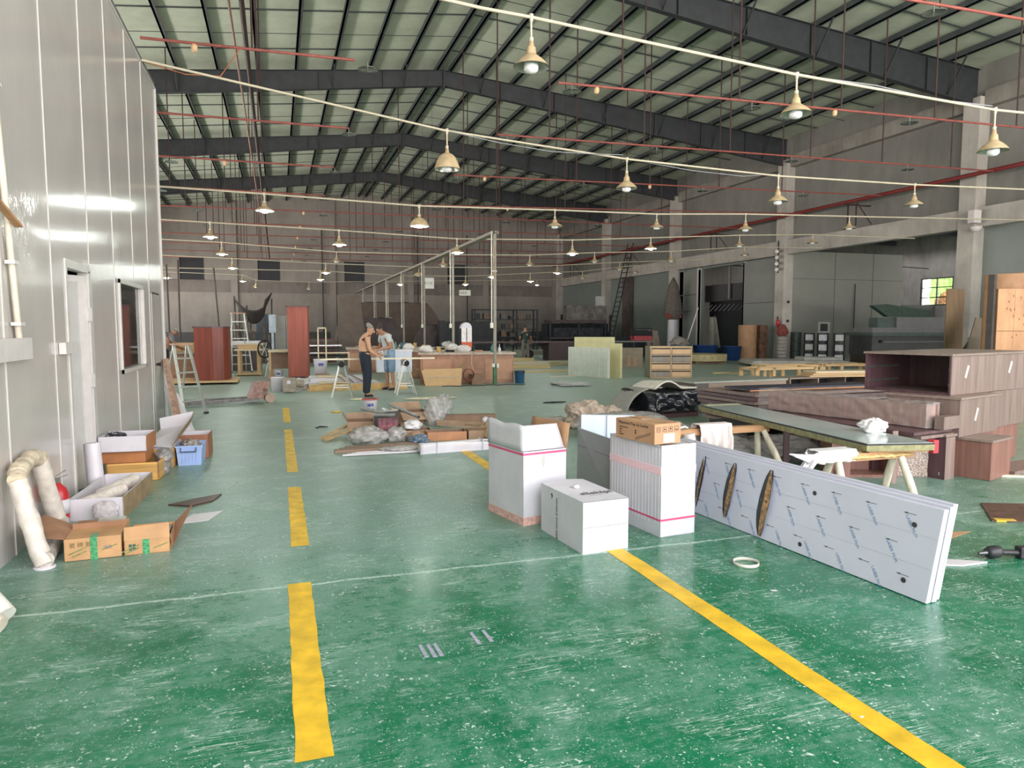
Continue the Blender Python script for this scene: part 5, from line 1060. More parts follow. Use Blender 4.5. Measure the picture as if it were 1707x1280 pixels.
MB().box(-.04, .62, -.03, .48, 2.27, 2.3).build('top_board', mcabd, t); MB().box(.06, .54, .02, .04, .03, .12).build('plinth', mcabd, t); MB().box(-.004, 0, .0, .45, .1, 2.27).build('side_panel', wood('dark_red_side', '6E3A30', .4, .2, 2, 12), t)
# slim pale frame
t = thing('timber_portal', 'slim pale timber frame standing upright right of the tall red cabinet', 'frame', (1.1, 21.3, 0), R(-4))
MB().box(0, .035, 0, .04, 0, 1.64).box(.22, .255, 0, .04, 0, 1.64).box(0, .255, 0, .04, 1.6, 1.64).build('timber', mpale, t); MB().box(.03, .9, .05, .08, .88, .91).box(.87, .9, .05, .08, .45, .88).build('lower_rail', mpale, t)
# far ladder
a_ladder('aluminium_ladder', 'tall aluminium ladder standing behind the dark red counter', (-1.25, 27.5, 0), R(12), .7, 2.15, 1.0, 6, mal, .45)
# small yellow table and bench with wheel
t = thing('timber_table', 'small raw timber table frame left of the tall red cabinet', 'table', (-1.3, 25.6, 0), R(-4))
for x in (0, .62):
    for y in (0, .5): MB().box(x, x + .09, y, y + .08, .05, .85).build('leg', mpine, t)
MB().box(-.06, .77, -.04, .62, .03, .09).build('lower_board', mpine, t); MB().box(-.1, .8, -.06, .64, .85, .9).build('table_top', mpale, t); MB().box(.02, .72, .02, .55, .9, 1.05).build('box_top', mpine, t); MB().box(-.05, .85, -.02, .6, 1.05, 1.09).build('upper_board', mpale, t)
t = thing('spoked_wheel', 'dark spoked cutting wheel between the timber table and the work table', 'wheel', (-.42, 24.9, .92), 0)
MB().tube([(.2 * math.cos(a), 0, .28 * math.sin(a)) for a in [i * math.pi / 12 for i in range(25)]], .03, 6).build('rim', mdark, t)
m = MB()
for i in range(6): m.cyl((0, 0, 0), (.2 * math.cos(i * 1.047), 0, .28 * math.sin(i * 1.047)), .012, n=5)
m.build('spokes', mal, t); MB().bar((.05, .1, -.2), (.25, .1, -.92), .03).bar((.15, .1, -.2), (.0, .1, -.92), .03).build('stand', mal, t)
t = thing('work_table', 'pale work table between the wheel and the tall red cabinet', 'table', (-.3, 23.6, 0), R(-4))
MB().box(0, .95, 0, .9, .86, .92).build('table_top', mpale, t)
for x in (.02, .85):
    for y in (.02, .8): MB().box(x, x + .07, y, y + .07, 0, .86).build('leg', mpine, t)
MB().box(.05, .8, .6, .62, .3, .82).build('back_board', M('tan_back', '9C8170', .7), t)
def bucket(lab, loc, s=1.0, logo=True, col_=None):
    t = thing('paint_bucket', lab, 'bucket', loc, 0, None)
    MB().lathe([(.001, 0), (.12 * s, 0), (.145 * s, .3 * s), (.15 * s, .31 * s), (.001, .31 * s)], n=16).build('pail', col_ or mwhite, t)
    if logo: MB().ob((0, -.138 * s, .2 * s), (.1 * s, .01, .05 * s)).build('blue_logo', M('logo_blue', '3E4E9A', .5), t)
bucket('white paint bucket with a small logo under the pale work table', (.0, 23.3, 0))
bucket('white paint bucket with green print right of the tall red cabinet', (1.15, 20.9, .32), 1.35)
bucket('grey-white bucket with rags on the floor in front of the tall red cabinet', (-.02, 19.1, 0), 1.2, False)
tag(MB().box(1.0, 1.4, 20.7, 21.1, 0, .31).build('step_box', mkraft), 'low box carrying the white bucket with green print', 'box')
t = thing('compressor', 'dusty grey motor block on the floor in front of the tall red cabinet', 'machine', (.12, 18.4, 0), R(5))
mdust = M('dusty_metal', '9A8F80', .7, 0, .15, 10)
MB().box(0, .3, 0, .3, .03, .38).build('housing', mdust, t, bevel=.02); MB().cyl((.3, .15, .24), (.5, .15, .22), .1, n=14).build('motor', mdust, t); MB().bar((.28, .05, .05), (.55, .1, .14), .05, .03).build('foot_bar', mdust, t); MB().box(.08, .16, -.01, 0, .24, .32).build('badge', mwhite, t)
tag(crumple((.6, .4, .3), 111, 4, .5).build('rag_heap', M('white_rags', 'C9C6C6', .8), None, loc=(.62, 19.6, 0)), 'white rags heaped beside the dusty motor block', 'rags')
# stacked white panels under/around the man
mwp2 = M('stacked_white_panel', 'D3D0D6', .5, 0, .06, 3); myel = M('yellow_timber', 'C9A56A', .6, 0, .15, 5)
for i, (x0, x1, y0, y1, z0, z1, lab) in enumerate(((.7, 3.3, 18.9, 20.3, .0, .05, 'yellow-edged pallet board under the white panels behind the man'), (.75, 2.6, 19.1, 20.3, .055, .16, 'lower thick white panel behind the bare-backed man'), (.8, 2.3, 19.4, 20.4, .165, .3, 'upper white panel behind the bare-backed man'))):
    tag(MB().box(x0, x1, y0, y1, z0, z1).build('white_board' if i else 'pallet_board', mwp2 if i else myel), lab, 'panel')
tag(MB().box(.75, 3.25, 18.84, 18.9, 0, .17).build('yellow_beam', myel), 'long yellow timber beam on the floor behind the left trestle', 'beam')
for i, (x0, x1, y, z, lab) in enumerate(((1.0, 1.7, 19.4, .32, 'upper pale frame rail behind the left trestle'), (1.0, 1.75, 18.95, .19, 'lower pale frame rail behind the left trestle'))): tag(MB().box(x0, x1, y, y + .5, z - .01, z + .02).build('frame_rail', mpale), lab, 'rail')
for i, (a, b) in enumerate((((1.55, 19.2, .45), (2.0, 19.3, .1)), ((1.7, 19.1, .45), (2.15, 19.3, .2)), ((1.5, 19.25, .35), (1.9, 19.3, .05)))): tag(MB().bar(a, b, .05, .03).build('thin_batten', M('grey_batten', '8C7A70', .7)), 'loose thin batten leaning behind the left trestle, %s from the left' % ORD[i], 'batten')
# green/white boxes
t = thing('white_crate', 'white lidded box standing behind the right trestle', 'box', (2.7, 20.5, 0), R(-3))
MB().box(0, 1.0, 0, .5, .35, .95).build('upper_box', M('blue_white_box', 'C9D2DE', .5, 0, .05), t); MB().box(-.03, 1.03, -.03, .53, .95, 1.0).build('lid', mwhite, t); MB().box(.3, .95, -.1, .4, 0, .35).build('lower_box', M('white_green_box', 'B9C4BC', .5, 0, .25, 30), t)
# pipe trestles with the pale board
def pipe_trestle(lab, x, y, H):
    t = thing('pipe_trestle', lab, 'trestle', (x, y, 0), R(-5))
    for sx in (-1, 1):
        for yy in (-.12, .55): MB().bar((sx * .24, yy, 0), (sx * .06, yy + .04, H - .05), .035, .03).build('leg', mal, t)
        MB().bar((sx * .15, -.1, H * .45), (sx * .15, .58, H * .45), .025).build('side_brace', mal, t)
    MB().bar((-.18, -.1, H * .3), (.18, -.1, H * .3), .025).bar((-.18, .57, H * .3), (.18, .57, H * .3), .025).build('cross_brace', mal, t)
    MB().cyl((0, -.14, H), (0, .7, H), .075, n=18, caps=False).lathe([(.05, 0)], n=3).build('roller_tube', mdust, t); MB().cyl((0, -.141, H), (0, -.135, H), .05, n=14).build('tube_hole', mdark, t)
    return t
pipe_trestle('metal trestle with tube top at the left end of the long pale board', 1.42, 17.1, .78)
pipe_trestle('metal trestle with tube top at the right end of the long pale board', 2.95, 17.15, .78)
t = thing('long_board', 'long pale board lying across the two metal trestles beside the man', 'board', (0.95, 17.35, .862), R(-1))
MB().prism([(0, 0, -.0), (2.75, 0, .0), (2.75, .16, .0), (0, .16, .0)], (0, 0, .035)).build('board', M('cream_board', 'E8DCC0', .4, 0, .05), t)
tag(crumple((1.1, .25, .05), 121, 4, .4).build('shavings', M('pale_rope', 'D6CDB4', .8), None, loc=(3.3, 15.95, 0)), 'pale twisted plastic and shavings on the floor in front of the right trestle', 'shavings')
tag(crumple((.4, .2, .04), 122, 4, .4).build('shavings', M('pale_rope', 'D6CDB4', .8), None, loc=(1.7, 16.3, 0)), 'small heap of shavings at the foot of the left trestle', 'shavings')
tag(crumple((.2, .2, .03), 123, 3, .4).build('yellow_scrap', M('yellow_tape', 'D9B53E', .4), None, loc=(1.05, 14.0, 0)), 'small yellow scrap on the floor behind the scrap heap', 'scrap')
# ================================================================ WORKBENCHES
mben = M('bench_brown', 'A27A62', .6, 0, .14, 4); mben2 = M('bench_panel', 'B48A6E', .6, 0, .08, 4); mtop = M('bench_top', 'B4A596', .5, 0, .15, 8)
def bench(lab, loc, rz_, w_, d_, h_, n):
    t = thing('workbench', lab, 'workbench', loc, R(rz_))
    MB().box(0, w_, 0, d_, 0.003, h_ - .06).build('bench_body', mben, t); MB().box(-.06, w_ + .06, -.06, d_ + .06, h_ - .06, h_).build('bench_top', mtop, t)
    for i in range(n):
        MB().box(.06 + i * w_ / n, (i + 1) * w_ / n - .04, -.018, 0, .1, h_ - .2).build('front_panel', mben2 if i % 2 == 0 else mben, t)
    return t
bench('front brown workbench beside the grey steel post', (3.95, 20.45, 0), -10, 2.75, 1.2, .9, 3)
bench('middle brown workbench behind the right trestle', (3.3, 22.4, 0), -6, 2.4, 1.1, .92, 2)
bench('back brown workbench behind the second man', (2.4, 26.0, 0), -4, 4.2, 1.3, .9, 4)
bench('pale workbench at the left behind the step ladder', (-3.9, 24.9, 0), 0, 1.75, 1.2, .85, 2)
tag(MB().box(-3.2, -2.3, 25.0, 25.04, .86, 1.15).box(-3.2, -3.16, 25.0, 25.5, .86, 1.2).build('shelf_tray', mpine), 'open timber tray standing on the pale workbench at the left', 'tray')
# open tan carton in front of the bench
t = thing('tan_box', 'open tan cardboard box with two bands in front of the brown workbench', 'box', (3.8, 19.5, 0), R(-7))
m = MB().prism([(.1, 0, .003), (1.1, 0, .003), (1.12, -.08, .5), (-.02, -.06, .45)], (0, .02, 0)).box(.1, 1.1, .0, .6, .003, .03).box(.1, .12, .0, .6, 0, .42).box(1.08, 1.1, 0, .6, 0, .45).box(.1, 1.1, .58, .6, 0, .45)
m.build('box_body', M('light_tan_card', 'D3AE80', .6, 0, .05), t); MB().prism([(.08, -.06, .24), (1.11, -.065, .26), (1.11, -.07, .27), (.08, -.065, .25)], (0, -.008, 0)).build('band', mwhite, t)
MB().add([(-.02, -.06, .45), (-.2, .1, .5), (-.15, .5, .46), (.08, .5, .42)], [(0, 1, 2, 3)]).add([(1.12, -.08, .5), (1.28, .05, .62), (1.25, .5, .62), (1.1, .5, .48)], [(0, 1, 2, 3)]).build('side_flap', M('olive_card', '9A8458', .7), t, solid=.008)
# compressor and hoses by the post
t = thing('air_tools', 'small brown box with coiled hoses at the foot of the first steel post', 'tool box', (5.25, 19.5, 0), R(4))
MB().box(0, .32, 0, .3, .003, .3).build('box_body', mkraft_d, t, bevel=.01)
for k in range(3): MB().tube([(-.12 + .16 * math.cos(a), -.02 - .03 * k, .3 + .16 * math.sin(a)) for a in [i * math.pi / 8 for i in range(17)]], .012, 6).build('hose_coil', [mbrown, M('dark_cable', '3A3A40', .5), mred][k], t)
MB().tube([(.1, .1, .3), (.0, .05, .6), (.1, .3, .85), (.35, .6, .93)], .012, 6).build('hose', mcream, t)
tag(MB().tube([(4.3 + i * .16 + .05 * math.sin(i), 19.15 + .12 * math.sin(i * 1.7), .012) for i in range(16)], .012, 5).build('floor_cable', M('dark_cable', '3A3A40', .5)), 'black cable lying on the floor in front of the front workbench', 'cable')
t = thing('blue_bucket', 'blue plastic pail on the floor right of the brown workbench', 'bucket', (6.75, 19.7, 0), 0)
MB().lathe([(.001, .0), (.13, 0), (.15, .36), (.155, .36), (.145, .33), (.12, .02), (.001, .02)], n=20).build('pail', M('bucket_blue', '3C6E96', .4, 0, .15, 20), t); MB().lathe([(.152, .3), (.16, .33), (.157, .37)], n=20).build('rim', M('dark_blue_rim', '24324A', .4), t)
# heater / orange lantern on bench
t = thing('gas_heater', 'white-topped heater with orange base standing on the benches', 'heater', (6.6, 25.4, .0), 0)
MB().box(-.2, .2, -.15, .15, .88, 1.1).build('orange_base', M('heater_orange', 'D0562F', .5), t); MB().box(-.2, .2, -.14, .14, 1.1, 1.6).build('body', M('heater_glass', 'E6DEDC', .3), t)
MB().prism([(.2 * math.cos(a), -.14, 1.6 + .22 * math.sin(a)) for a in [i * math.pi / 10 for i in range(11)]], (0, .28, 0)).build('arched_top', mwhite, t); MB().box(-.22, -.2, -.16, .16, .0, 1.6).box(.2, .22, -.16, .16, 0, 1.6).box(-.01, .01, -.16, -.14, 1.1, 1.6).build('frame', mdark, t)
# clutter on the benches
rr = random.Random(77)
cl = [('white crumpled paper', M('clutter_white', 'D8D4D0', .7), 'paper'), ('small green bottle', M('bottle_green', '4F7F7A', .4), 'bottle'), ('brown offcut', mben2, 'offcut'), ('white bag', M('clutter_white', 'D8D4D0', .7), 'bag'), ('small dark tool', mdark, 'tool'), ('yellow can', M('can_yellow', 'C9A85C', .5), 'can')]
spots = [(4.2, 20.9, .9), (4.55, 20.7, .9), (4.95, 20.95, .9), (5.3, 20.6, .9), (5.75, 20.6, .9), (6.1, 20.3, .9), (3.6, 22.8, .92), (4.0, 22.6, .92), (4.5, 22.7, .92), (5.0, 22.6, .92), (5.4, 22.5, .92), (2.9, 26.5, .9), (3.4, 26.3, .9), (3.9, 26.5, .9), (4.4, 26.2, .9), (4.9, 26.4, .9), (5.5, 26.2, .9), (6.1, 26.2, .9), (-3.6, 25.3, .85), (-2.5, 25.3, .85)]
bn = lambda y, x: 'the pale workbench at the left' if x < 0 else ('the front brown workbench' if y < 21.2 else 'the middle brown workbench' if y < 23 else 'the back brown workbench')
cnt = {}
for i, (x, y, z) in enumerate(spots):
    nm, mt, ct = cl[(i * 5 + i // 6) % 6]; s = rr.uniform(.7, 1.3)
    k = (bn(y, x), nm); cnt[k] = cnt.get(k, 0) + 1
    lab = '%s lying on %s%s' % (nm, bn(y, x), '' if cnt[k] == 1 else ', %s of its kind from the left' % ORD[cnt[k] - 1])
    if ct in ('paper', 'bag'): o = crumple((.34 * s, .26, .18 * s), 130 + i, 3, .5).build('crumpled_' + ct, mt, None, loc=(x, y, z))
    elif ct in ('bottle', 'can'):
        o = MB().lathe([(.001, 0), (.055, 0), (.055, .15 * s), (.02, .2 * s), (.02, .25 * s), (.001, .25 * s)] if ct == 'bottle' else [(.001, 0), (.06, 0), (.06, .16), (.001, .16)], n=12).build('small_' + ct, mt, None, loc=(x, y, z))
    else: o = MB().ob((0, 0, .03), (.3 * s, .1, .055), (0, 0, s * 3)).build('bench_' + ct, mt, None, loc=(x, y, z))
    tag(o, lab, ct, 'clutter on the workbenches')
tag(MB().lathe([(.001, 0), (.12, 0), (.12, .2), (.06, .24), (.001, .24)], n=14).build('blue_tin', M('tin_blue', '3D5A66', .4), None, loc=(3.85, 22.75, .92)), 'dark blue tin on the middle workbench by the third steel post', 'tin')
t = thing('glue_bottle', 'small white glue bottle at the right end of the front workbench', 'bottle', (6.3, 20.25, .9)); MB().lathe([(.001, 0), (.05, 0), (.05, .1), (.015, .16), (.01, .24), (.001, .24)], n=10).build('bottle_body', mwhite, t)
# covered heaps at the back
mcov = M('dark_cover', '54494A', .8, 0, .12, 3); mcov2 = M('brown_cover', '675A52', .8, 0, .1, 3)
def heap(lab, loc, w_, d_, h_, mat, seed, name='covered_heap'):
    o = MB().grid(lambda u, v: ((u - .5) * w_ * (1 - .35 * v ** 2), 0 + .15 * noise.noise(Vector((u * 4, v * 3, seed))), h_ * v ** .8), 20, 8).grid(lambda u, v: ((u - .5) * w_ * .65, d_ * v, h_ * (1 + .05 * noise.noise(Vector((u * 5, v * 5, seed))))), 20, 6).grid(lambda u, v: (w_ * (.5 - .175 * v ** 2), d_ * u, h_ * v ** .8), 6, 8).grid(lambda u, v: (-w_ * (.5 - .175 * v ** 2), d_ * (1 - u), h_ * v ** .8), 6, 8).build(name, mat, None, loc=loc)
    return tag(o, lab, 'heap')
heap('large brown covered heap behind the workbenches', (7.0, 45.6, 0), 7.0, 2.5, 3.2, mcov2, 1)
heap('dark reddish covered heap left of the large brown one', (4.7, 37, 0), 3.2, 2, 2.1, mcov, 2)
heap('dark reddish heap behind the second steel post', (9.3, 38.5, 0), 4.0, 2, 1.75, mcov, 3)
tag(MB().prism([(2.7, 34, 0), (4.1, 34, 0), (3.75, 34.3, 3.15), (2.75, 34.3, 3.15)], (0, .3, 0)).build('leaning_sheets', mcov2), 'dark brown sheets leaning upright behind the man', 'sheets')
tag(MB().box(1.4, 2.6, 34, 34.4, 0, 1.1).build('dark_crate', M('crate_rust', '6A4B44', .7)), 'dark rusty crate by the back wall left of the leaning sheets', 'crate')
tag(MB().box(.4, 1.6, 36.5, 36.9, .0, 1.2).build('dark_crate', mcov), 'dark crate by the back wall right of the tall red cabinet', 'crate')
t = thing('sheet_rack', 'rack of thin grey sheets lying flat behind the slim pale frame', 'rack', (1.0, 31.5, 0))
for i in range(5): MB().box(0, 2.0 - i * .12, 0, 1.2, .35 + i * .16, .4 + i * .16).build('sheet', malup if i % 2 else msteel, t)
for x in (.05, 1.7): MB().box(x, x + .06, .05, .11, 0, .36).box(x, x + .06, 1.05, 1.11, 0, .36).build('leg', msteel, t)
# grey cabinets / panels at back left
mgc = M('grey_cabinet', '8F8C86', .6, 0, .08, 3)
for i, (x, y, w_, h_, mt, lab) in enumerate(((-.9, 34.5, .75, 2.25, M('slate_door', '4E545C', .6), 'dark slate panel by the back wall left of the grey cabinets'), (-.1, 33.5, .95, 2.15, mgc, 'tall grey double cabinet near the back wall'), (.9, 35, .5, 2.1, M('dark_grey_panel', '5C5B58', .7), 'dark grey cabinet right of the tall grey double cabinet'))):
    t = thing('metal_cabinet', lab, 'cabinet', (x, y, 0), 0)
    MB().box(0, w_, 0, .5, .003, h_).build('body', mt, t); MB().box(w_ / 2 - .01, w_ / 2 + .01, -.006, 0, .05, h_ - .05).build('door_gap', msteel, t)
tag(MB().box(-.35, -.05, 33.2, 33.3, 1.4, 2.2).box(-.25, -.15, 33.2, 33.3, 0, 1.4).build('notice_board', M('pale_notice', 'A9B2BC', .6)), 'pale notice panel on a stand by the slate panel', 'notice')
# dark tarpaulin arch and poles behind the counter
o = MB().grid(lambda u, v: (-1.75 + 1.55 * u, 33 + .6 * v, 2.35 + .55 * (2 * u - 1) ** 2 + (.25 if u > .8 else 0) - .55 * v * math.sin(3.14 * u)), 18, 8).build('dark_canopy', M('dark_tarp', '3A3330', .8), None, solid=.05); tag(o, 'dark sagging tarpaulin hung behind the far aluminium ladder', 'tarpaulin')
for i, (x, z0, x1, z1) in enumerate(((-1.7, 0, -1.75, 3.0), (-.25, 0, -.2, 2.9), (-2.3, 0, -2.55, 4.2), (-1.2, 0, -1.25, 2.6), (-3.95, 0, -3.95, 4.5), (-4.35, 0, -4.4, 4.3))):
    tag(MB().cyl((x, 33.3, z0), (x1, 33.4, z1), .04, n=6).build('dark_pole', M('pole_dark', '4A413C', .7)), 'dark upright pole near the back wall, %s of the loose poles' % ('third from the left', 'rightmost', 'fifth', 'fourth', 'second', 'first')[i], 'pole', 'loose poles by the back wall')
rr = random.Random(9)
for i in range(10):
    x = -1.9 + i * .2; tag(MB().bar((x, 33.5 + rr.uniform(-.1, .1), 0), (x + rr.uniform(-.2, .2), 33.6, rr.uniform(1.4, 2.0)), .09, .04).build('scrap_plank', M('scrap_wood', '5E5248', .8, 0, .3, 4)), 'dark scrap plank standing under the tarpaulin, %s from the left' % ORD[i], 'plank', 'scrap planks under the tarpaulin')
tag(MB().cyl((-2.6, 29, 1.0), (-.6, 29, 1.02), .11, n=12).build('white_roll', mwhite, None), 'white horizontal roll on the bench behind the far ladder', 'roll')
tag(MB().box(-2.8, -.6, 28.6, 29.4, 0, .88).build('low_bench', mcov), 'dark low bench carrying the white roll', 'bench')
# ================================================================ RIGHT-CENTRE: foam panels, drawer cabinet
mpf = M('pale_ribbed_panel', 'C9CDC0', .5, 0, .05); myp = M('pale_yellow_panel', 'CFC898', .55, 0, .06, 3)
t = thing('ribbed_board', 'white ribbed board standing in front of the pale yellow boards', 'board', (9.35, 22.2, 0), R(-67))
m = MB().box(0, 1.75, 0, .12, .003, .98)
for i in range(14): m.box(.05 + i * .12, .09 + i * .12, -.012, 0, .02, .96)
m.build('panel', mpf, t)
t = thing('insulation_board', 'pale yellow board right behind the ribbed white one', 'board', (9.84, 22.0, 0), R(-65), 'pale yellow boards')
MB().box(0, 1.55, 0, .1, 0, 1.12).build('panel', myp, t)
t = thing('insulation_board', 'pale yellow board farther back, showing right of the ribbed one', 'board', (11.3, 26.2, 0), R(-25), 'pale yellow boards')
MB().box(0, 1.6, 0, .1, 0, 1.25).build('panel', myp, t); MB().box(.1, 1.5, -.1, 0, 0, .06).build('base_rail', mpale, t)
t = thing('grey_cupboard', 'small grey-brown cupboard left of the drawer cabinet', 'cupboard', (13.3, 26.2, 0), R(-30))
MB().box(0, .95, 0, .4, 0, .8).build('body', M('taupe_board', '8B7F6C', .6), t); MB().box(.35, .45, -.03, 0, .05, .45).box(.6, .7, -.03, 0, .05, .4).build('offcut', mben2, t)
t = thing('drawer_cabinet', 'unfinished eight-drawer cabinet with pine drawer fronts', 'cabinet', (11.45, 20.35, 0), R(-18))
mtp = wood('taupe_woodgrain', '8E8478', .5, .1, 2, 10)
MB().box(0, 1.35, .02, .9, .003, 1.02).build('carcass', mtp, t)
MB().box(-.01, 1.36, -.0, .03, 0.98, 1.03).box(0, .03, 0, .03, 0, 1.0).box(.66, .69, 0, .03, 0, 1.0).box(1.32, 1.35, 0, .03, 0, 1.0).box(0, 1.35, 0, .03, 0, .03).box(0, 1.35, 0, .03, .245, .265).box(0, 1.35, 0, .03, .49, .51).box(0, 1.35, 0, .03, .735, .755).build('face_frame', mpine, t)
for r_ in range(4):
    for c in range(2):
        light = (r_, c) in ((3, 0), (3, 1), (1, 0), (1, 1), (0, 1))
        x0 = .045 + c * .66; z0 = .045 + r_ * .245
        MB().box(x0, x0 + .6, -.012, .015, z0, z0 + .155).build('drawer_front', M('drawer_pine', 'D2AE84', .5, 0, .05) if light else mtp, t)
        MB().box(x0, x0 + .6, .012, .022, z0 + .155, z0 + .185).build('drawer_gap', mdark, t)
# lumber on floor
ml = [wood('lumber_yellow', 'C2AE78', .6, .14, 0, 6), wood('lumber_pale', 'BFB39A', .6, .12, 0, 6)]
lum = [((8.1, 26.9, .0), 2.3, .5, .12, -14), ((8.3, 28.3, .0), 2.6, .5, .2, -10), ((8.2, 24.3, 0), 3.4, .1, .04, -16), ((8.3, 25.0, 0), 3.2, .12, .05, -8), ((10.6, 28.3, 0), 3.0, .14, .05, 8), ((11.3, 31.6, 0), 3.2, .14, .05, -20), ((10.4, 29.3, 0), 2.4, .12, .05, 20), ((8.5, 21.8, 0), 1.8, .08, .03, 4), ((8.4, 30.5, 0), 2.6, .3, .26, -12)]
for i, (l0, L_, W_, H_, a) in enumerate(lum):
    tag(MB().box(0, L_, 0, W_, 0, H_).build('lumber', ml[i % 2], None, loc=l0, rot=(0, 0, R(a))), 'pale lumber piece on the floor right of the blue pail, %s from the camera' % ORD[(4, 6, 1, 3, 5, 8, 7, 0, 9)[i]], 'lumber', 'lumber lying right of the workbench')
tag(crumple((1.0, 1.2, .1), 141, 5, .4).build('plastic_sheet', M('white_plastic_film', 'C2C5C2', .3, 0, .1, 6, alpha=.85), None, loc=(7.9, 18.6, 0)), 'crumpled white plastic film on the open floor right of the blue pail', 'plastic sheet')
tag(crumple((.5, .16, .03), 142, 4, .4).build('black_scrap', mblk, None, loc=(5.7, 14.3, 0)), 'black scrap lying on the floor right of the scrap heap', 'scrap')
for i, (x, y) in enumerate(((14.7, 21.6), (15.1, 21.2))): tag(MB().box(x, x + .7, y, y + .12, 0, .04).build('timber_strip', ml[0], None), ['left', 'right'][i] + ' pale timber strip on the floor right of the drawer cabinet', 'strip')
# long grey table with red machine
t = thing('long_table', 'long grey table behind the yellow boards', 'table', (14.2, 31.0, 0), R(-6))
MB().box(0, 3.3, 0, 1.0, .92, .97).build('table_top', M('table_grey', '80807C', .6), t)
for x in (.1, 1.1, 2.2, 3.15): MB().box(x, x + .06, .05, .11, 0, .92).box(x, x + .06, .85, .91, 0, .92).build('leg', msteel, t)
t = thing('petrol_generator', 'red and black generator on the long grey table', 'generator', (16.45, 30.85, .97), R(-6))
MB().box(0, .95, 0, .5, .02, .25).build('red_tank', M('generator_red', 'A03338', .4), t); MB().box(.1, .95, .02, .5, .25, .5).build('engine', mdark, t, bevel=.03); MB().tube([(0, .1, .1), (-.1, .1, .5), (.1, .1, .62), (.95, .1, .6), (1.0, .1, .1)], .02, 6).build('carry_frame', mdark, t)
t = thing('bag_on_stand', 'grey feathered bundle with red straps hanging on the column', 'bundle', (23.3, 38.7, 0), 0)
MB().cyl((0, 0, 0), (0, 0, 2.1), .35, .3, n=14).build('white_drum', mwhite, t); MB().lathe([(.3, 2.1), (.6, 2.5), (.5, 3.2), (.3, 4.2), (.05, 4.7), (.001, 4.7)], n=10).build('bundle', M('feather_grey', '6C655F', .9, 0, .2, 12), t); MB().box(-.7, .4, -.35, -.3, 2.2, 2.5).build('red_strap', mred, t)
# far right wall ladder
t = thing('long_ladder', 'long dark ladder leaning on the right wall near the back', 'ladder')
p0, p1 = Vector((22.7, 46.6, 0)), Vector((24.1, 45.9, 7.6)); wv = Vector((-.12, .95, 0)) * .35
MB().bar(p0 - wv, p1 - wv, .07).bar(p0 + wv, p1 + wv, .07).build('rail', mdark, t)
m = MB()
for i in range(1, 22): q = p0.lerp(p1, i / 22); m.bar(q - wv, q + wv, .05)
m.build('rungs', mdark, t)
# objects along the right wall
t = thing('cardboard_roll', 'tall brown cardboard drums standing by the concrete column', 'cardboard', (23.1, 30.3, 0), 0)
MB().cyl((-.55, 0, 0), (-.55, 0, 1.75), .45, n=18).build('roll', mbrn, t); MB().box(-.1, .35, -.4, .2, 0, 1.75).build('dark_half', M('dark_kraft', '7A5B48', .7, 0, .3, 6), t)
def keg(lab, x, y, n):
    for k in range(n):
        t = thing('paint_keg', lab % ['bottom', 'middle', 'top'][k], 'keg', (x, y, k * .46), R(-41), 'black kegs by the column')
        MB().cyl((0, 0, .004), (0, 0, .45), .24, n=18).build('keg_body', M('keg_black', '26282C', .4), t)
        MB().lathe([(.245, .12), (.247, .36)], n=18).build('label_wrap', M('keg_black', '26282C', .4), t)
        MB().box(-.17, .17, -.252, -.2, .1, .38).build('paper_label', M('keg_label', 'C9CACC', .6), t)
for i, (x, y) in enumerate(((24.2, 27.8), (24.1, 26.8), (24.4, 26.1))): keg('black keg with white label, %s of the ' + ['left', 'middle', 'right'][i] + ' keg stack', x, y, 3)
for k in range(3):
    t = thing('paint_keg', 'dark green drum left of the keg stacks, %s of its stack' % ['bottom', 'middle', 'top'][k], 'keg', (24.1, 28.6, k * .47)); MB().cyl((0, 0, .004), (0, 0, .46), .26, n=18).build('keg_body', M('drum_green', '38443E', .5), t)
t = thing('photo_frame', 'small square framed panel on top of the middle keg stack', 'frame', (24.1, 26.75, 1.38), R(-41)); MB().box(-.25, .25, -.02, .02, 0, .5).build('frame', M('frame_grey', '8E8E8A', .6), t); MB().box(-.16, .16, -.025, -.02, .08, .42).build('dark_panel', mdark, t)
t = thing('cup_stack', 'stack of white pails with red cloth on top by the column', 'pails', (23.3, 28.6, 0)); 
for k in range(7): MB().cyl((0, 0, k * .17), (0, 0, .15 + k * .17), .24, .27, n=16).build('pail', M('pail_dirty', 'A9A49C', .6, 0, .1), t)
tag(crumple((.5, .4, .5), 151, 4, .5).build('red_cloth', M('dull_red_cloth', '8A4A42', .8), None, loc=(23.2, 28.5, 1.2)), 'dull red cloth bundle on the stack of white pails', 'cloth')
t = thing('wall_extinguisher', 'red extinguisher hanging on the concrete column', 'fire extinguisher', (23.9, 29.6, 1.55)); MB().lathe([(.001, 0), (.09, .0), (.09, .4), (.04, .5), (.001, .5)], n=14).build('cylinder', M('extinguisher_red', 'B82A32', .3), t, rot=(0, R(-14), 0)); MB().cyl((-.1, 0, .5), (-.12, 0, .62), .03, n=8).build('valve', mdark, t)
for z, lab in ((2.9, 'upper'), (1.95, 'lower')): tag(MB().cyl((24.3, 29.44, z), (24.3, 29.5, z), .07, n=12).build('wall_socket', mbrown), lab + ' small round brown box on the column face', 'socket')
t = thing('wall_camera', 'white security camera on the nearest visible concrete column', 'camera', (23.78, 19.2, 5.0)); MB().box(-.2, .15, -.12, .12, .35, .8).build('junction_box', mwf, t); MB().lathe([(.001, -.12), (.12, -.1), (.2, 0), (.2, .08), (.001, .1)], n=16).build('dome', mwf, t, loc=(0, -.05, .15))
t = thing('camera_mount', 'bunch of small white lamps and cameras on the second concrete column', 'camera', (23.85, 29.9, 4.55))
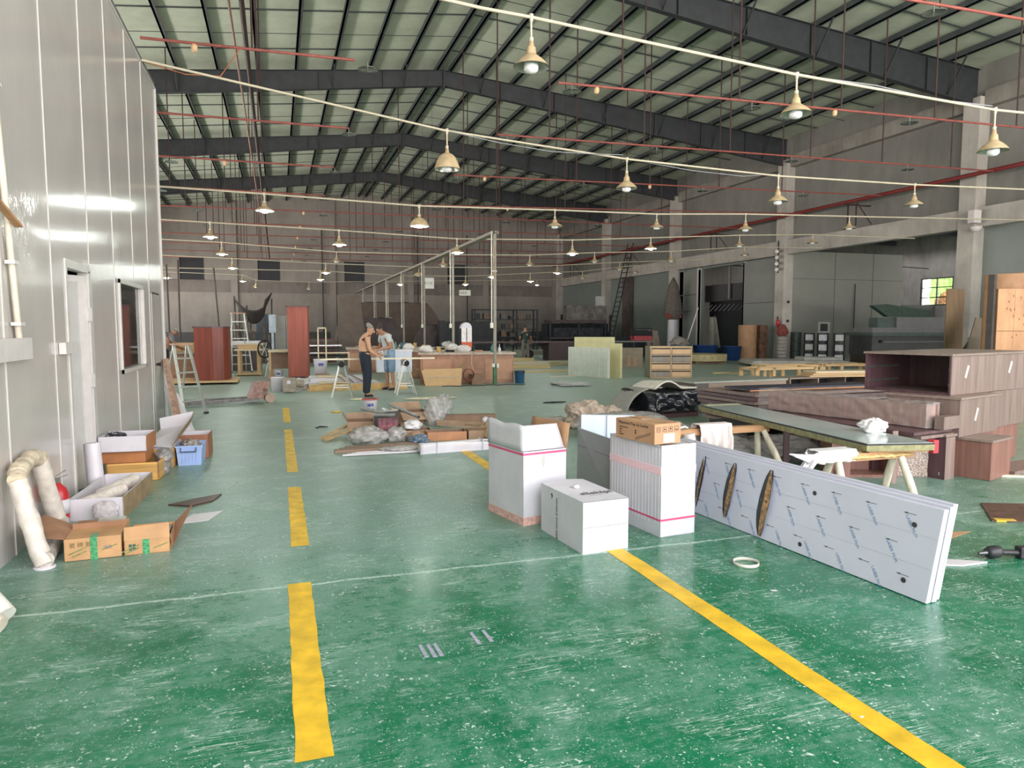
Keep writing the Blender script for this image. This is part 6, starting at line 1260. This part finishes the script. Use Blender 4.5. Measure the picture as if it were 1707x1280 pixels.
for k in range(4): MB().cyl((0, -.1 + .1 * (k % 2), .3 * k), (-.18, -.25, .3 * k - .06), .07, .09, n=10).build('camera_head', mwf, t)
MB().bar((.1, 0, -.2), (.1, 0, 1.4), .04).build('pole', msteel, t)
tag(MB().box(23.9, 23.99, 19.7, 20.3, 2.7, 3.0).build('red_sign', M('dull_red_sign', 'A0635A', .6)), 'dull red plate low on the nearest visible concrete column', 'sign')
# stack of white boards on the floor
rr = random.Random(4)
for k in range(3):
    t = thing('dirty_board', 'dirty white board lying low in front of the concrete column, %s of the stack' % ['bottom', 'middle', 'top'][k], 'board', (18.7, 24.9, .1 + k * .047), R(-24 + k), 'dirty white boards')
    MB().box(k * .1, 4.6 - k * .3, rr.uniform(0, .1), 2.4, .001, .044).build('board', M('dirty_white_board', 'C4C2BC', .6, 0, .12, 4), t)
t = thing('board_bundle', 'short bundle of white boards on the right end of the dirty white boards', 'boards', (18.7, 24.9, .245), R(-22)); MB().box(2.4, 3.9, .6, 1.8, 0, .12).build('bundle', M('dirty_white_board', 'C4C2BC', .6, 0, .12, 4), t)
for k, x in enumerate((.5, 3.5)):
    t = thing('bearer', ['left', 'right'][k] + ' bearer under the dirty white boards', 'bearer', (18.7, 24.9, 0), R(-24)); MB().box(x - .1, x + .1, .3, 2.2, 0, .1).build('beam', mbrown, t)
t = thing('round_table_top', 'pale round table top lying on boards in front of the sliding door', 'table top', (18.5, 28.2, 0)); MB().cyl((0, 0, .12), (0, 0, .42), 1.15, n=36).build('disc', M('pale_yellow_disc', 'BFB184', .6), t); MB().box(-.8, .8, -.8, .8, 0, .12).build('blocks', mkraft_d, t)
for i, (x, y) in enumerate(((16.4, 27.6), (16.9, 27.2))): tag(MB().ob((0, 0, .22), (.5, .3, .42), (0, 0, .4)).build('kraft_box', mkraft_d, None, loc=(x, y, 0)), ['left', 'right'][i] + ' small kraft box left of the pale round table top', 'box')
tag(MB().box(14.9, 16.4, 27.9, 28.9, 0, .1).build('pallet', M('dull_pallet', '6F756C', .7)), 'low dull pallet left of the kraft boxes', 'pallet')
tag(MB().prism([(17.7, 31.9, 0), (18.7, 31.9, 0), (18.5, 32.2, 1.45), (18.0, 32.2, 1.5)], (0, .05, 0)).build('grey_board', M('grey_kraft', '8A7D70', .7)), 'grey-brown board leaning left of the blue tubs', 'board')
for i, (x, y, r_, h_, c) in enumerate(((18.9, 30.6, .5, .75, '3A7AA8'), (20.1, 30.3, .6, .75, '2C4F8E'), (21.4, 30.0, .5, .7, '2B4C80'))):
    t = thing('blue_tub', ['light blue tub with a mop handle in it', 'blue barrel tub in the middle of the three', 'dark blue tub beside the cardboard drums'][i], 'tub', (x, y, 0), 0, 'blue tubs by the sliding door')
    MB().lathe([(.001, 0), (r_ * .85, 0), (r_, h_), (r_ + .03, h_), (r_ - .03, h_ - .03), (.001, h_ - .06)], n=20).build('tub_wall', M('tub_' + c, c, .45, 0, .1), t)
tag(MB().cyl((19.3, 30.8, .72), (20.1, 31.0, 2.6), .03, n=6).build('mop_handle', mwhite), 'long pale mop handle slanting out of the light blue tub', 'handle')
tag(crumple((.9, .7, .4), 161, 4, .4).build('rag', M('grey_rag', '9A948C', .8), None, loc=(18.75, 30.5, .74)), 'grey rag heaped in the light blue tub', 'rag')
t = thing('coat_stand', 'pale cloth hanging on a stand at the sliding door', 'coat', (22.9, 33.6, 0)); MB().grid(lambda u, v: (-.35 + .7 * u * (1 - .5 * v), .08 * math.sin(u * 12), .5 + 1.7 * v), 10, 6).build('cloth', M('coat_cloth', '8B8A80', .8), t, solid=.03); MB().cyl((0, .1, 0), (0, .1, 2.3), .03, n=6).build('stand', msteel, t)
# machinery seen through the sliding-door opening
t = thing('dark_machine', 'dark machine with a row of hoses inside the sliding-door opening', 'machine', (26.0, 34.5, 0))
MB().box(-.2, 1.5, -1.2, 4, 0, 3.2).build('body', M('machine_dark', '2C2D32', .6), t); MB().box(-.55, 1.5, -1.2, 4, 3.2, 4.2).build('hood', M('machine_hood', '4E4C4E', .6), t)
for i in range(10): MB().bar((-.6, -.9 + i * .45, 3.0), (-.9, -.7 + i * .45, 2.6), .05).build('hose', M('hose_grey', '6C6C70', .6), t)
tag(MB().cyl((25.3, 35.8, 7.4), (25.3, 35.8, 3.3), .09, n=8).build('duct', M('duct_grey', '76787A', .5)), 'vertical grey duct inside the sliding-door opening', 'duct')
# big panel saw in the second hall
mgm = M('machine_green_grey', '5F6E6A', .55, 0, .1, 3); mgl2 = M('machine_light_grey', '8C8A8C', .55, 0, .06, 3)
t = thing('panel_saw', 'large grey-green panel saw in the second hall behind the kegs', 'machine', (25.6, 25.4, 0), R(-8))
MB().box(0, 4.7, 0, 1.6, .35, 1.25).build('lower_body', M('machine_slate', '5E5E5E', .6, 0, .1, 3), t); MB().box(-.1, 6.2, -.15, 1.8, 1.25, 1.4).build('table', mgm, t); MB().box(0, 4.8, 0, 1.2, 1.4, 1.62).build('rail', mgl2, t)
MB().box(1.3, 4.3, .1, .9, 1.62, 2.1).build('hood', mgl2, t); MB().box(.4, 1.3, .2, .8, 1.62, 2.08).build('hood_end', mgm, t)
MB().prism([(.2, .3, 2.62), (.9, .3, 2.7), (3.2, .3, 2.4), (3.3, .3, 2.1), (1.0, .3, 2.12)], (0, .3, 0)).build('dust_arm', M('arm_green', '41584C', .6), t)
MB().box(0, 4.6, .1, 1.5, 0, .35).build('plinth', M('plinth_brown', '5F5148', .7), t); MB().box(.6, 4.4, -.02, 0, .95, 1.0).build('front_bar', mgl2, t); MB().cyl((.4, -.05, 1.0), (.4, 0, 1.0), .08, n=12).build('handwheel', mdark, t)
t = thing('side_machine', 'dark machine cabinet right of the panel saw', 'machine', (32.4, 26.5, 0), R(-8)); MB().box(-1.4, 1.2, 0, 1.2, 0, 1.25).build('body', mdark, t); MB().box(-1.6, 1.6, -.1, 1.2, 1.25, 1.5).build('table', M('machine_slate', '5E5E5E', .6), t); MB().box(.8, 1.6, 0, 1, 1.5, 1.95).build('hood', mgm, t)
tag(MB().prism([(29.5, 22.5, 0), (30.6, 22.5, 0), (30.9, 22.6, 2.9), (30.3, 22.6, 2.9)], (0, .2, 0)).build('blue_board', M('navy_board', '262C48', .5)), 'dark blue board standing left of the tall tan plank', 'board')
# dark storage and trolleys by the right-back wall
mnavy = M('navy_shade', '2B3038', .6)
t = thing('dark_rack', 'dark steel rack with shelves of small parts near the back right', 'rack', (11.6, 42.5, 0), R(-3))
for x in (0, 1.35, 2.7, 4.05): MB().box(x, x + .08, 0, .08, 0, 2.75).box(x, x + .08, .8, .88, 0, 2.75).build('upright', mnavy, t)
for z in (.5, 1.0, 1.5, 2.1, 2.7): MB().box(0, 4.13, 0, .88, z, z + .05).build('shelf', mnavy, t)
rr = random.Random(12); nn = 0
for z in (.55, 1.05, 1.55, 2.15):
    for k in range(7):
        nn += 1; w_ = rr.uniform(.2, .45); x = 11.7 + k * .56
        o = (MB().box(0, w_, 0, .4, 0, rr.uniform(.15, .38)) if rr.random() < .6 else MB().cyl((.15, .1, 0), (.15, .1, .3), .13, n=10)).build('rack_part', M('part_%d' % (nn % 4), ('5A564F', '6E6C66', '3E4046', '7C6A5A')[nn % 4], .7), None, loc=(x, 42.6, z + .002))
        tag(o, 'small dark part on the %s shelf of the dark steel rack, %s from the left' % (('lowest', 'second', 'third', 'top')[(.55, 1.05, 1.55, 2.15).index(z)], ORD[k]), 'part', 'parts on the dark steel rack')
t = thing('dark_rack', 'low dark trolley of parts right of the steel rack', 'rack', (16.2, 41.5, 0), R(-4)); MB().box(0, 3.8, 0, 1.2, 1.9, 2.1).box(0, 3.8, 0, 1.2, .9, 1.0).build('shelf', mcov, t)
for x in (0, 1.9, 3.7): MB().box(x, x + .1, 0, .1, 0, 2.0).build('upright', mnavy, t)
MB().box(.3, 3.6, .1, 1.0, 1.0, 1.6).build('dark_load', M('load_dark', '33353A', .8, 0, .4, 6), t); MB().box(1.2, 3.9, .2, .9, 2.1, 3.0).build('grey_load', M('load_grey', '6E6A66', .7, 0, .3, 3), t); MB().box(3.1, 3.7, .1, .18, 3.0, 3.6).build('white_panel', M('load_white', 'A9A9A6', .6), t)
tag(MB().box(18.5, 23.3, 47.8, 49, 0, 1.9).build('navy_crates', mnavy), 'long dark crates along the back right by the dark doorway', 'crates')
for i in range(7): tag(MB().bar((18.6 + i * .62, 45.5, 0), (18.7 + i * .62, 45.6, 2.5 + .3 * (i % 3)), .12).build('dark_stake', mnavy), 'dark upright bar in front of the dark doorway, %s from the left' % ORD[i], 'bar', 'dark bars near the dark doorway')
t = thing('table', 'long dark table at which the man in the green shirt works', 'table', (8.9, 33.2, 0), R(-6)); MB().box(0, 5.8, 0, 1.3, .86, .93).build('table_top', M('table_plum', '5A4648', .6), t)
MB().box(3.9, 5.6, .02, 1.2, 0, .86).build('table_box', M('table_plum_box', '4A3A3C', .6), t)
for x in (.1, 1.6): MB().box(x, x + .1, .05, 1.2, 0, .86).build('leg', mnavy, t)
t = thing('black_cabinet', 'black curtain-like cabinet right of the white and orange heater', 'cabinet', (9.2, 37.5, 0)); MB().box(-.6, 2.2, 0, .6, 0, 1.95).build('body', M('charcoal', '303236', .8, 0, .2, 4), t); MB().box(-.9, -.6, 0, .6, 0, 2.0).build('end', mblk, t)
t = thing('small_van', 'low pale machine with two round arches near the back right', 'machine', (13.6, 35.4, 0)); MB().box(-1.6, 1.5, 0, .6, .15, .42).build('bed', M('pale_bed', '9A988C', .6), t)
for x in (-.9, .8): MB().cyl((x, -.02, .22), (x, .3, .22), .22, n=16).build('wheel', mblk, t)
tag(crumple((2.2, .8, 1.1), 171, 4, .3).build('dark_cover_heap', mnavy, None, loc=(17.6, 33.5, 0)), 'dark covered heap right of the long dark table', 'heap')
tag(MB().cyl((9.6, 31.2, .003), (9.6, 31.2, .35), .25, n=16).build('round_basket', M('wire_basket', '8A8A84', .5)), 'small round pale basket left of the long dark table', 'basket')
# ================================================================ PEOPLE
mskin = M('skin_tan', 'C79A7A', .55, 0, .05, 6); mskin2 = M('skin_brown', 'A87C62', .55, 0, .05, 6)
def skin(name, nodes, edges, mat, parent, root=0, sub=2):
    me = bpy.data.meshes.new(name); me.from_pydata([n[:3] for n in nodes], edges, []); o = bpy.data.objects.new(name, me); col.objects.link(o)
    md = o.modifiers.new('skin', 'SKIN'); md.use_smooth_shade = True
    for i, n in enumerate(nodes):
        sv = me.skin_vertices[0].data[i]; r = n[3]; sv.radius = (r, r) if not isinstance(r, tuple) else r; sv.use_root = (i == root)
    s = o.modifiers.new('sub', 'SUBSURF'); s.levels = sub; s.render_levels = sub
    dg = bpy.context.evaluated_depsgraph_get(); m2 = bpy.data.meshes.new_from_object(o.evaluated_get(dg)); bpy.data.objects.remove(o)
    r_ = bpy.data.objects.new(name, m2); col.objects.link(r_); m2.materials.clear(); m2.materials.append(mat)
    for p in m2.polygons: p.use_smooth = True
    if parent: r_.parent = parent
    return r_
def hand(nodes, edges, wi, d, side, curl=.6):
    """five-finger hand continuing from wrist node wi; d: direction, side: thumb direction"""
    w0 = Vector(nodes[wi][:3]); d = Vector(d).normalized(); side = Vector(side).normalized(); up = d.cross(side)
    p = len(nodes); nodes.append((*(w0 + d * .045), (.038, .02))); edges.append((wi, p)); k = len(nodes); nodes.append((*(w0 + d * .085), (.04, .017))); edges.append((p, k))
    for f in range(4):
        b = w0 + d * .095 + side * (.03 - .02 * f); l_ = (.07, .078, .072, .056)[f]
        a = len(nodes); nodes.append((*b, .010)); nodes.append((*(b + d * l_ * .5 + up * -.012), .009)); nodes.append((*(b + d * l_ * .8 + up * -.045 * curl), .008)); edges += [(k, a), (a, a + 1), (a + 1, a + 2)]
    a = len(nodes); nodes.append((*(w0 + d * .04 + side * .04), .012)); nodes.append((*(w0 + d * .075 + side * .062 - up * .01), .011)); nodes.append((*(w0 + d * .1 + side * .06 - up * .02), .009)); edges += [(p, a), (a, a + 1), (a + 1, a + 2)]
def person(lab, loc, rz, pose, skin_m, top, bottom, hair, shoes=True, face=True, shorts=False, bulk=1.0):
    t = thing('person', lab, 'person', loc, rz)
    P = pose; n = []; e = []
    def add(k, r, par=None):
        q_ = P[k] if isinstance(k, str) else k; n.append((q_[0], q_[1], q_[2], r)); i = len(n) - 1
        if par is not None: e.append((par, i))
        return i
    g = bulk; pel = add('pelvis', (.155, .11 * g)); wa = add('waist', (.15, .118 * g), pel); ch = add('chest', (.168, .122 * g), wa); sh = add('neckbase', (.12, .085 * g), ch)
    nk = add('neck', .058, sh); hb = add('jaw', (.068, .078), nk); hd = add('head', (.08, .098), hb); ht = add('headtop', (.062, .075), hd)
    for s in ('L', 'R'):
        a = add('sh' + s, .066, sh); m_ = add(tuple((Vector(P['sh' + s]) + Vector(P['el' + s])) / 2), .055, a); b = add('el' + s, .043, m_); f_ = add(tuple(Vector(P['el' + s]) * .6 + Vector(P['wr' + s]) * .4), .041, b); c = add('wr' + s, .029, f_)
        hand(n, e, c, Vector(P['wr' + s]) - Vector(P['el' + s]) + Vector(P.get('hd' + s, (0, 0, 0))), P.get('th' + s, (0, 0, 1)))
        h = add('hip' + s, .09, pel); th = add(tuple(Vector(P['hip' + s]) * .5 + Vector(P['kn' + s]) * .5), .082, h); k = add('kn' + s, .058, th); cf = add(tuple(Vector(P['kn' + s]) * .65 + Vector(P['an' + s]) * .35), .056, k); an = add('an' + s, .036, cf)
        ft = Vector(P['an' + s]) + Vector(P['toe']) * .06 + Vector((0, 0, -.045)); f1 = add(tuple(ft), (.042, .03), an); add(tuple(ft + Vector(P['toe']) * .12 + Vector((0, 0, -.008))), (.04, .02), f1)
    body = skin('body', n, e, skin_m, t)
    H = Vector(P['head']); F = Vector(P['face']).normalized(); U = (Vector(P['headtop']) - Vector(P['jaw'])).normalized(); S = F.cross(U).normalized()
    if face:
        # nose, ears, eyes, brows and mouth on the head
        q = H - U * .03 + F * .094
        MB().add([q + U * .03, q - S * .018 - U * .018, q + S * .018 - U * .018, q + F * .028 - U * .014, q - F * .03 + U * .03], [(0, 1, 3), (0, 3, 2), (1, 2, 3), (0, 4, 1), (0, 2, 4)], True).build('nose', skin_m, t)
        for s in (-1, 1):
            c = H + S * s * .084 - U * .02 - F * .005; MB().add([c + U * .03, c + S * s * .016 + U * .012 - F * .02, c + S * s * .014 - U * .02 - F * .012, c - U * .032, c + F * .014], [(0, 1, 4), (1, 2, 4), (2, 3, 4), (0, 3, 2, 1)], True).build('ear', skin_m, t)
            c = H + S * s * .034 + F * .083 + U * .005; MB().ob(c, (.022, .022, .012)).build('eye', M('eye_dark', '2A1E1A', .3), t)
            MB().bar(c + U * .018 - S * .018, c + U * .018 + S * .018, .008, .006).build('eyebrow', M('brow', '4A3A34', .8), t)
        c = H - U * .075 + F * .08; MB().bar(c - S * .024, c + S * .024, .02, .008).build('mouth', M('lip', '9A5A50', .5), t)
    # hair cap
    m = MB(); vs = []
    for i in range(9):
        for j in range(16):
            ph = j / 16 * 6.283; th_ = i / 8 * 1.55 * (1 - .48 * max(0, math.cos(ph))); d = U * math.cos(th_) + (F * math.cos(ph) + S * math.sin(ph)) * math.sin(th_)
            lim = 1.0
            vs.append(H + U * .022 + (U * d.dot(U) * .112 + F * d.dot(F) * .107 + S * d.dot(S) * .089) * 1.04 * lim)
    m.add(vs, [(i * 16 + j, i * 16 + (j + 1) % 16, (i + 1) * 16 + (j + 1) % 16, (i + 1) * 16 + j) for i in range(8) for j in range(16)], True).build('hair', hair, t)
    if top:   # shirt
        k = []; ed = []
        def ad(p, r, par=None):
            k.append((*p, r)); i = len(k) - 1
            if par is not None: ed.append((par, i))
            return i
        z0_ = ad(Vector(P['pelvis']) + Vector((0, 0, -.1)), (.175, .135)); a0 = ad(Vector(P['pelvis']), (.175, .135), z0_); a1 = ad(P['waist'], (.175, .14), a0); a2 = ad(P['chest'], (.182, .14), a1); a3 = ad(Vector(P['neckbase']) - Vector((0, 0, .01)), (.125, .095), a2)
        for s in ('L', 'R'):
            b = ad(P['sh' + s], .082, a3); ad(Vector(P['sh' + s]) * .35 + Vector(P['el' + s]) * .65, .072, b)
        skin('shirt', k, ed, top, t)
    k = []; ed = []
    def ad(p, r, par=None):
        k.append((*p, r)); i = len(k) - 1
        if par is not None: ed.append((par, i))
        return i
    a0 = ad(Vector(P['pelvis']), (.172, .128 * g)); ad(Vector(P['waist']) * .95 + Vector(P['pelvis']) * .05, (.168, .132 * g), a0)
    for s in ('L', 'R'):
        h = ad(Vector(P['hip' + s]), .112 * g, a0); th = ad(Vector(P['hip' + s]) * .5 + Vector(P['kn' + s]) * .5, .105 * g, h); kn = ad(Vector(P['kn' + s]) + (Vector((0, 0, 0)) if not shorts else Vector((0, 0, -.06))), .088 * g, th)
        if not shorts: c = ad(Vector(P['kn' + s]) * .5 + Vector(P['an' + s]) * .5, .08 * g, kn); ad(Vector(P['an' + s]) + Vector((0, 0, -.02)), .074 * g, c)
    skin('shorts' if shorts else 'trousers', k, ed, bottom, t)
    if shoes:
        for s in ('L', 'R'):
            a = Vector(P['an' + s]); d = Vector(P['toe']).normalized(); skin('shoe', [(*(a - Vector((0, 0, a.z - .04)) - d * .05), (.045, .038)), (*(a - Vector((0, 0, a.z - .04)) + d * .06), (.048, .036)), (*(a - Vector((0, 0, a.z - .032)) + d * .17), (.045, .028))], [(0, 1), (1, 2)], shoes if not isinstance(shoes, bool) else mblk, t)
    return t
# local frame: +x is where the man faces
pA = dict(pelvis=(-.02, 0, .98), waist=(-.03, 0, 1.12), chest=(-.02, 0, 1.3), neckbase=(.03, 0, 1.43), neck=(.075, -.005, 1.485), jaw=(.12, -.02, 1.53), head=(.13, -.025, 1.59), headtop=(.125, -.025, 1.645), face=(.85, -.5, -.32),
          shR=(.03, -.19, 1.38), elR=(.08, -.23, 1.1), wrR=(.25, -.16, .98), shL=(.03, .19, 1.38), elL=(.1, .22, 1.12), wrL=(.3, .1, 1.02), hipR=(0, -.1, .92), knR=(.03, -.11, .5), anR=(-.01, -.12, .09), hipL=(0, .1, .92), knL=(.04, .11, .5), anL=(.02, .12, .09), toe=(1, -.1, 0), thR=(.2, .6, .6), thL=(.2, -.6, .6), hdR=(.1, 0, -.05), hdL=(.1, 0, -.05))
person('bare-backed grey-haired man in navy trousers, head bent, standing at the trestles', (1.97, 17.02, 0), R(0), pA, mskin, None, M('navy_trousers', '1E2634', .8, 0, .1), M('grey_hair', '8C8880', .8), mblk, bulk=1.22)
ms_ = bpy.data.objects['person']
MB().lathe([(.168, -.018), (.17, 0), (.168, .018)], n=20).build('belt', M('belt_dark', '2A2420', .5), ms_, loc=(-.025, 0, 1.06)).scale = (.92, 1.0, 1)
pB = dict(pelvis=(0, 0, .98), waist=(.02, 0, 1.14), chest=(.07, 0, 1.33), neckbase=(.15, 0, 1.46), neck=(.2, 0, 1.5), jaw=(.26, -.0, 1.52), head=(.29, 0, 1.57), headtop=(.29, 0, 1.63), face=(.8, 0, -.6),
          shR=(.13, -.2, 1.4), elR=(.12, -.28, 1.13), wrR=(.36, -.2, 1.08), shL=(.13, .2, 1.4), elL=(.12, .28, 1.14), wrL=(.36, .16, 1.06), hipR=(0, -.1, .92), knR=(.0, -.14, .5), anR=(-.02, -.15, .09), hipL=(0, .1, .92), knL=(.0, .14, .5), anL=(-.03, .16, .09), toe=(1, 0, 0), thR=(.2, .6, .6), thL=(.2, -.6, .6))
person('man in grey short-sleeved shirt and knee-length denim shorts, behind the bare-backed man', (2.78, 19.15 - .5, 0), R(200), pB, mskin2, M('grey_shirt', 'B9BDBE', .8, 0, .06), M('denim_shorts', '7E95AC', .8, 0, .15, 20), M('black_hair', '2A2725', .7), True, True, True)
pC = dict(pelvis=(0, 0, .94), waist=(.0, 0, 1.08), chest=(.02, 0, 1.28), neckbase=(.03, 0, 1.42), neck=(.05, 0, 1.47), jaw=(.07, 0, 1.52), head=(.08, 0, 1.57), headtop=(.08, 0, 1.63), face=(1, 0, -.2),
          shR=(.02, -.2, 1.36), elR=(.05, -.28, 1.1), wrR=(.25, -.25, 1.0), shL=(.02, .2, 1.36), elL=(.05, .27, 1.1), wrL=(.25, .22, 1.0), hipR=(0, -.1, .9), knR=(.0, -.12, .48), anR=(-.02, -.13, .09), hipL=(0, .1, .9), knL=(.02, .12, .48), anL=(.0, .14, .09), toe=(1, 0, 0))
person('man in dark green shirt and khaki trousers, back turned, at the long dark table', (11.4, 32.4, 0), R(80), pC, mskin2, M('dark_green_shirt', '1F3A3A', .8), M('khaki_trousers', '6C665C', .8), M('black_hair', '2A2725', .7), mwhite, False)
pD = dict(pelvis=(0, 0, .95), waist=(.05, 0, 1.1), chest=(.14, 0, 1.28), neckbase=(.2, 0, 1.4), neck=(.25, 0, 1.43), jaw=(.31, 0, 1.45), head=(.35, 0, 1.48), headtop=(.38, 0, 1.54), face=(.7, 0, -.7),
          shR=(.18, -.2, 1.35), elR=(.25, -.24, 1.1), wrR=(.45, -.2, 1.0), shL=(.18, .2, 1.35), elL=(.25, .24, 1.1), wrL=(.45, .2, 1.0), hipR=(0, -.1, .9), knR=(.0, -.12, .48), anR=(-.02, -.13, .09), hipL=(0, .1, .9), knL=(.02, .12, .48), anL=(.0, .14, .09), toe=(1, 0, 0))
person('person in grey shirt bending at the bench, half hidden by the end of the partition', (-3.32, 24.1, 0), R(20), pD, mskin2, M('grey_work_shirt', '7E7E84', .8), mblk, M('salt_hair', '9A9890', .8), mblk, False)
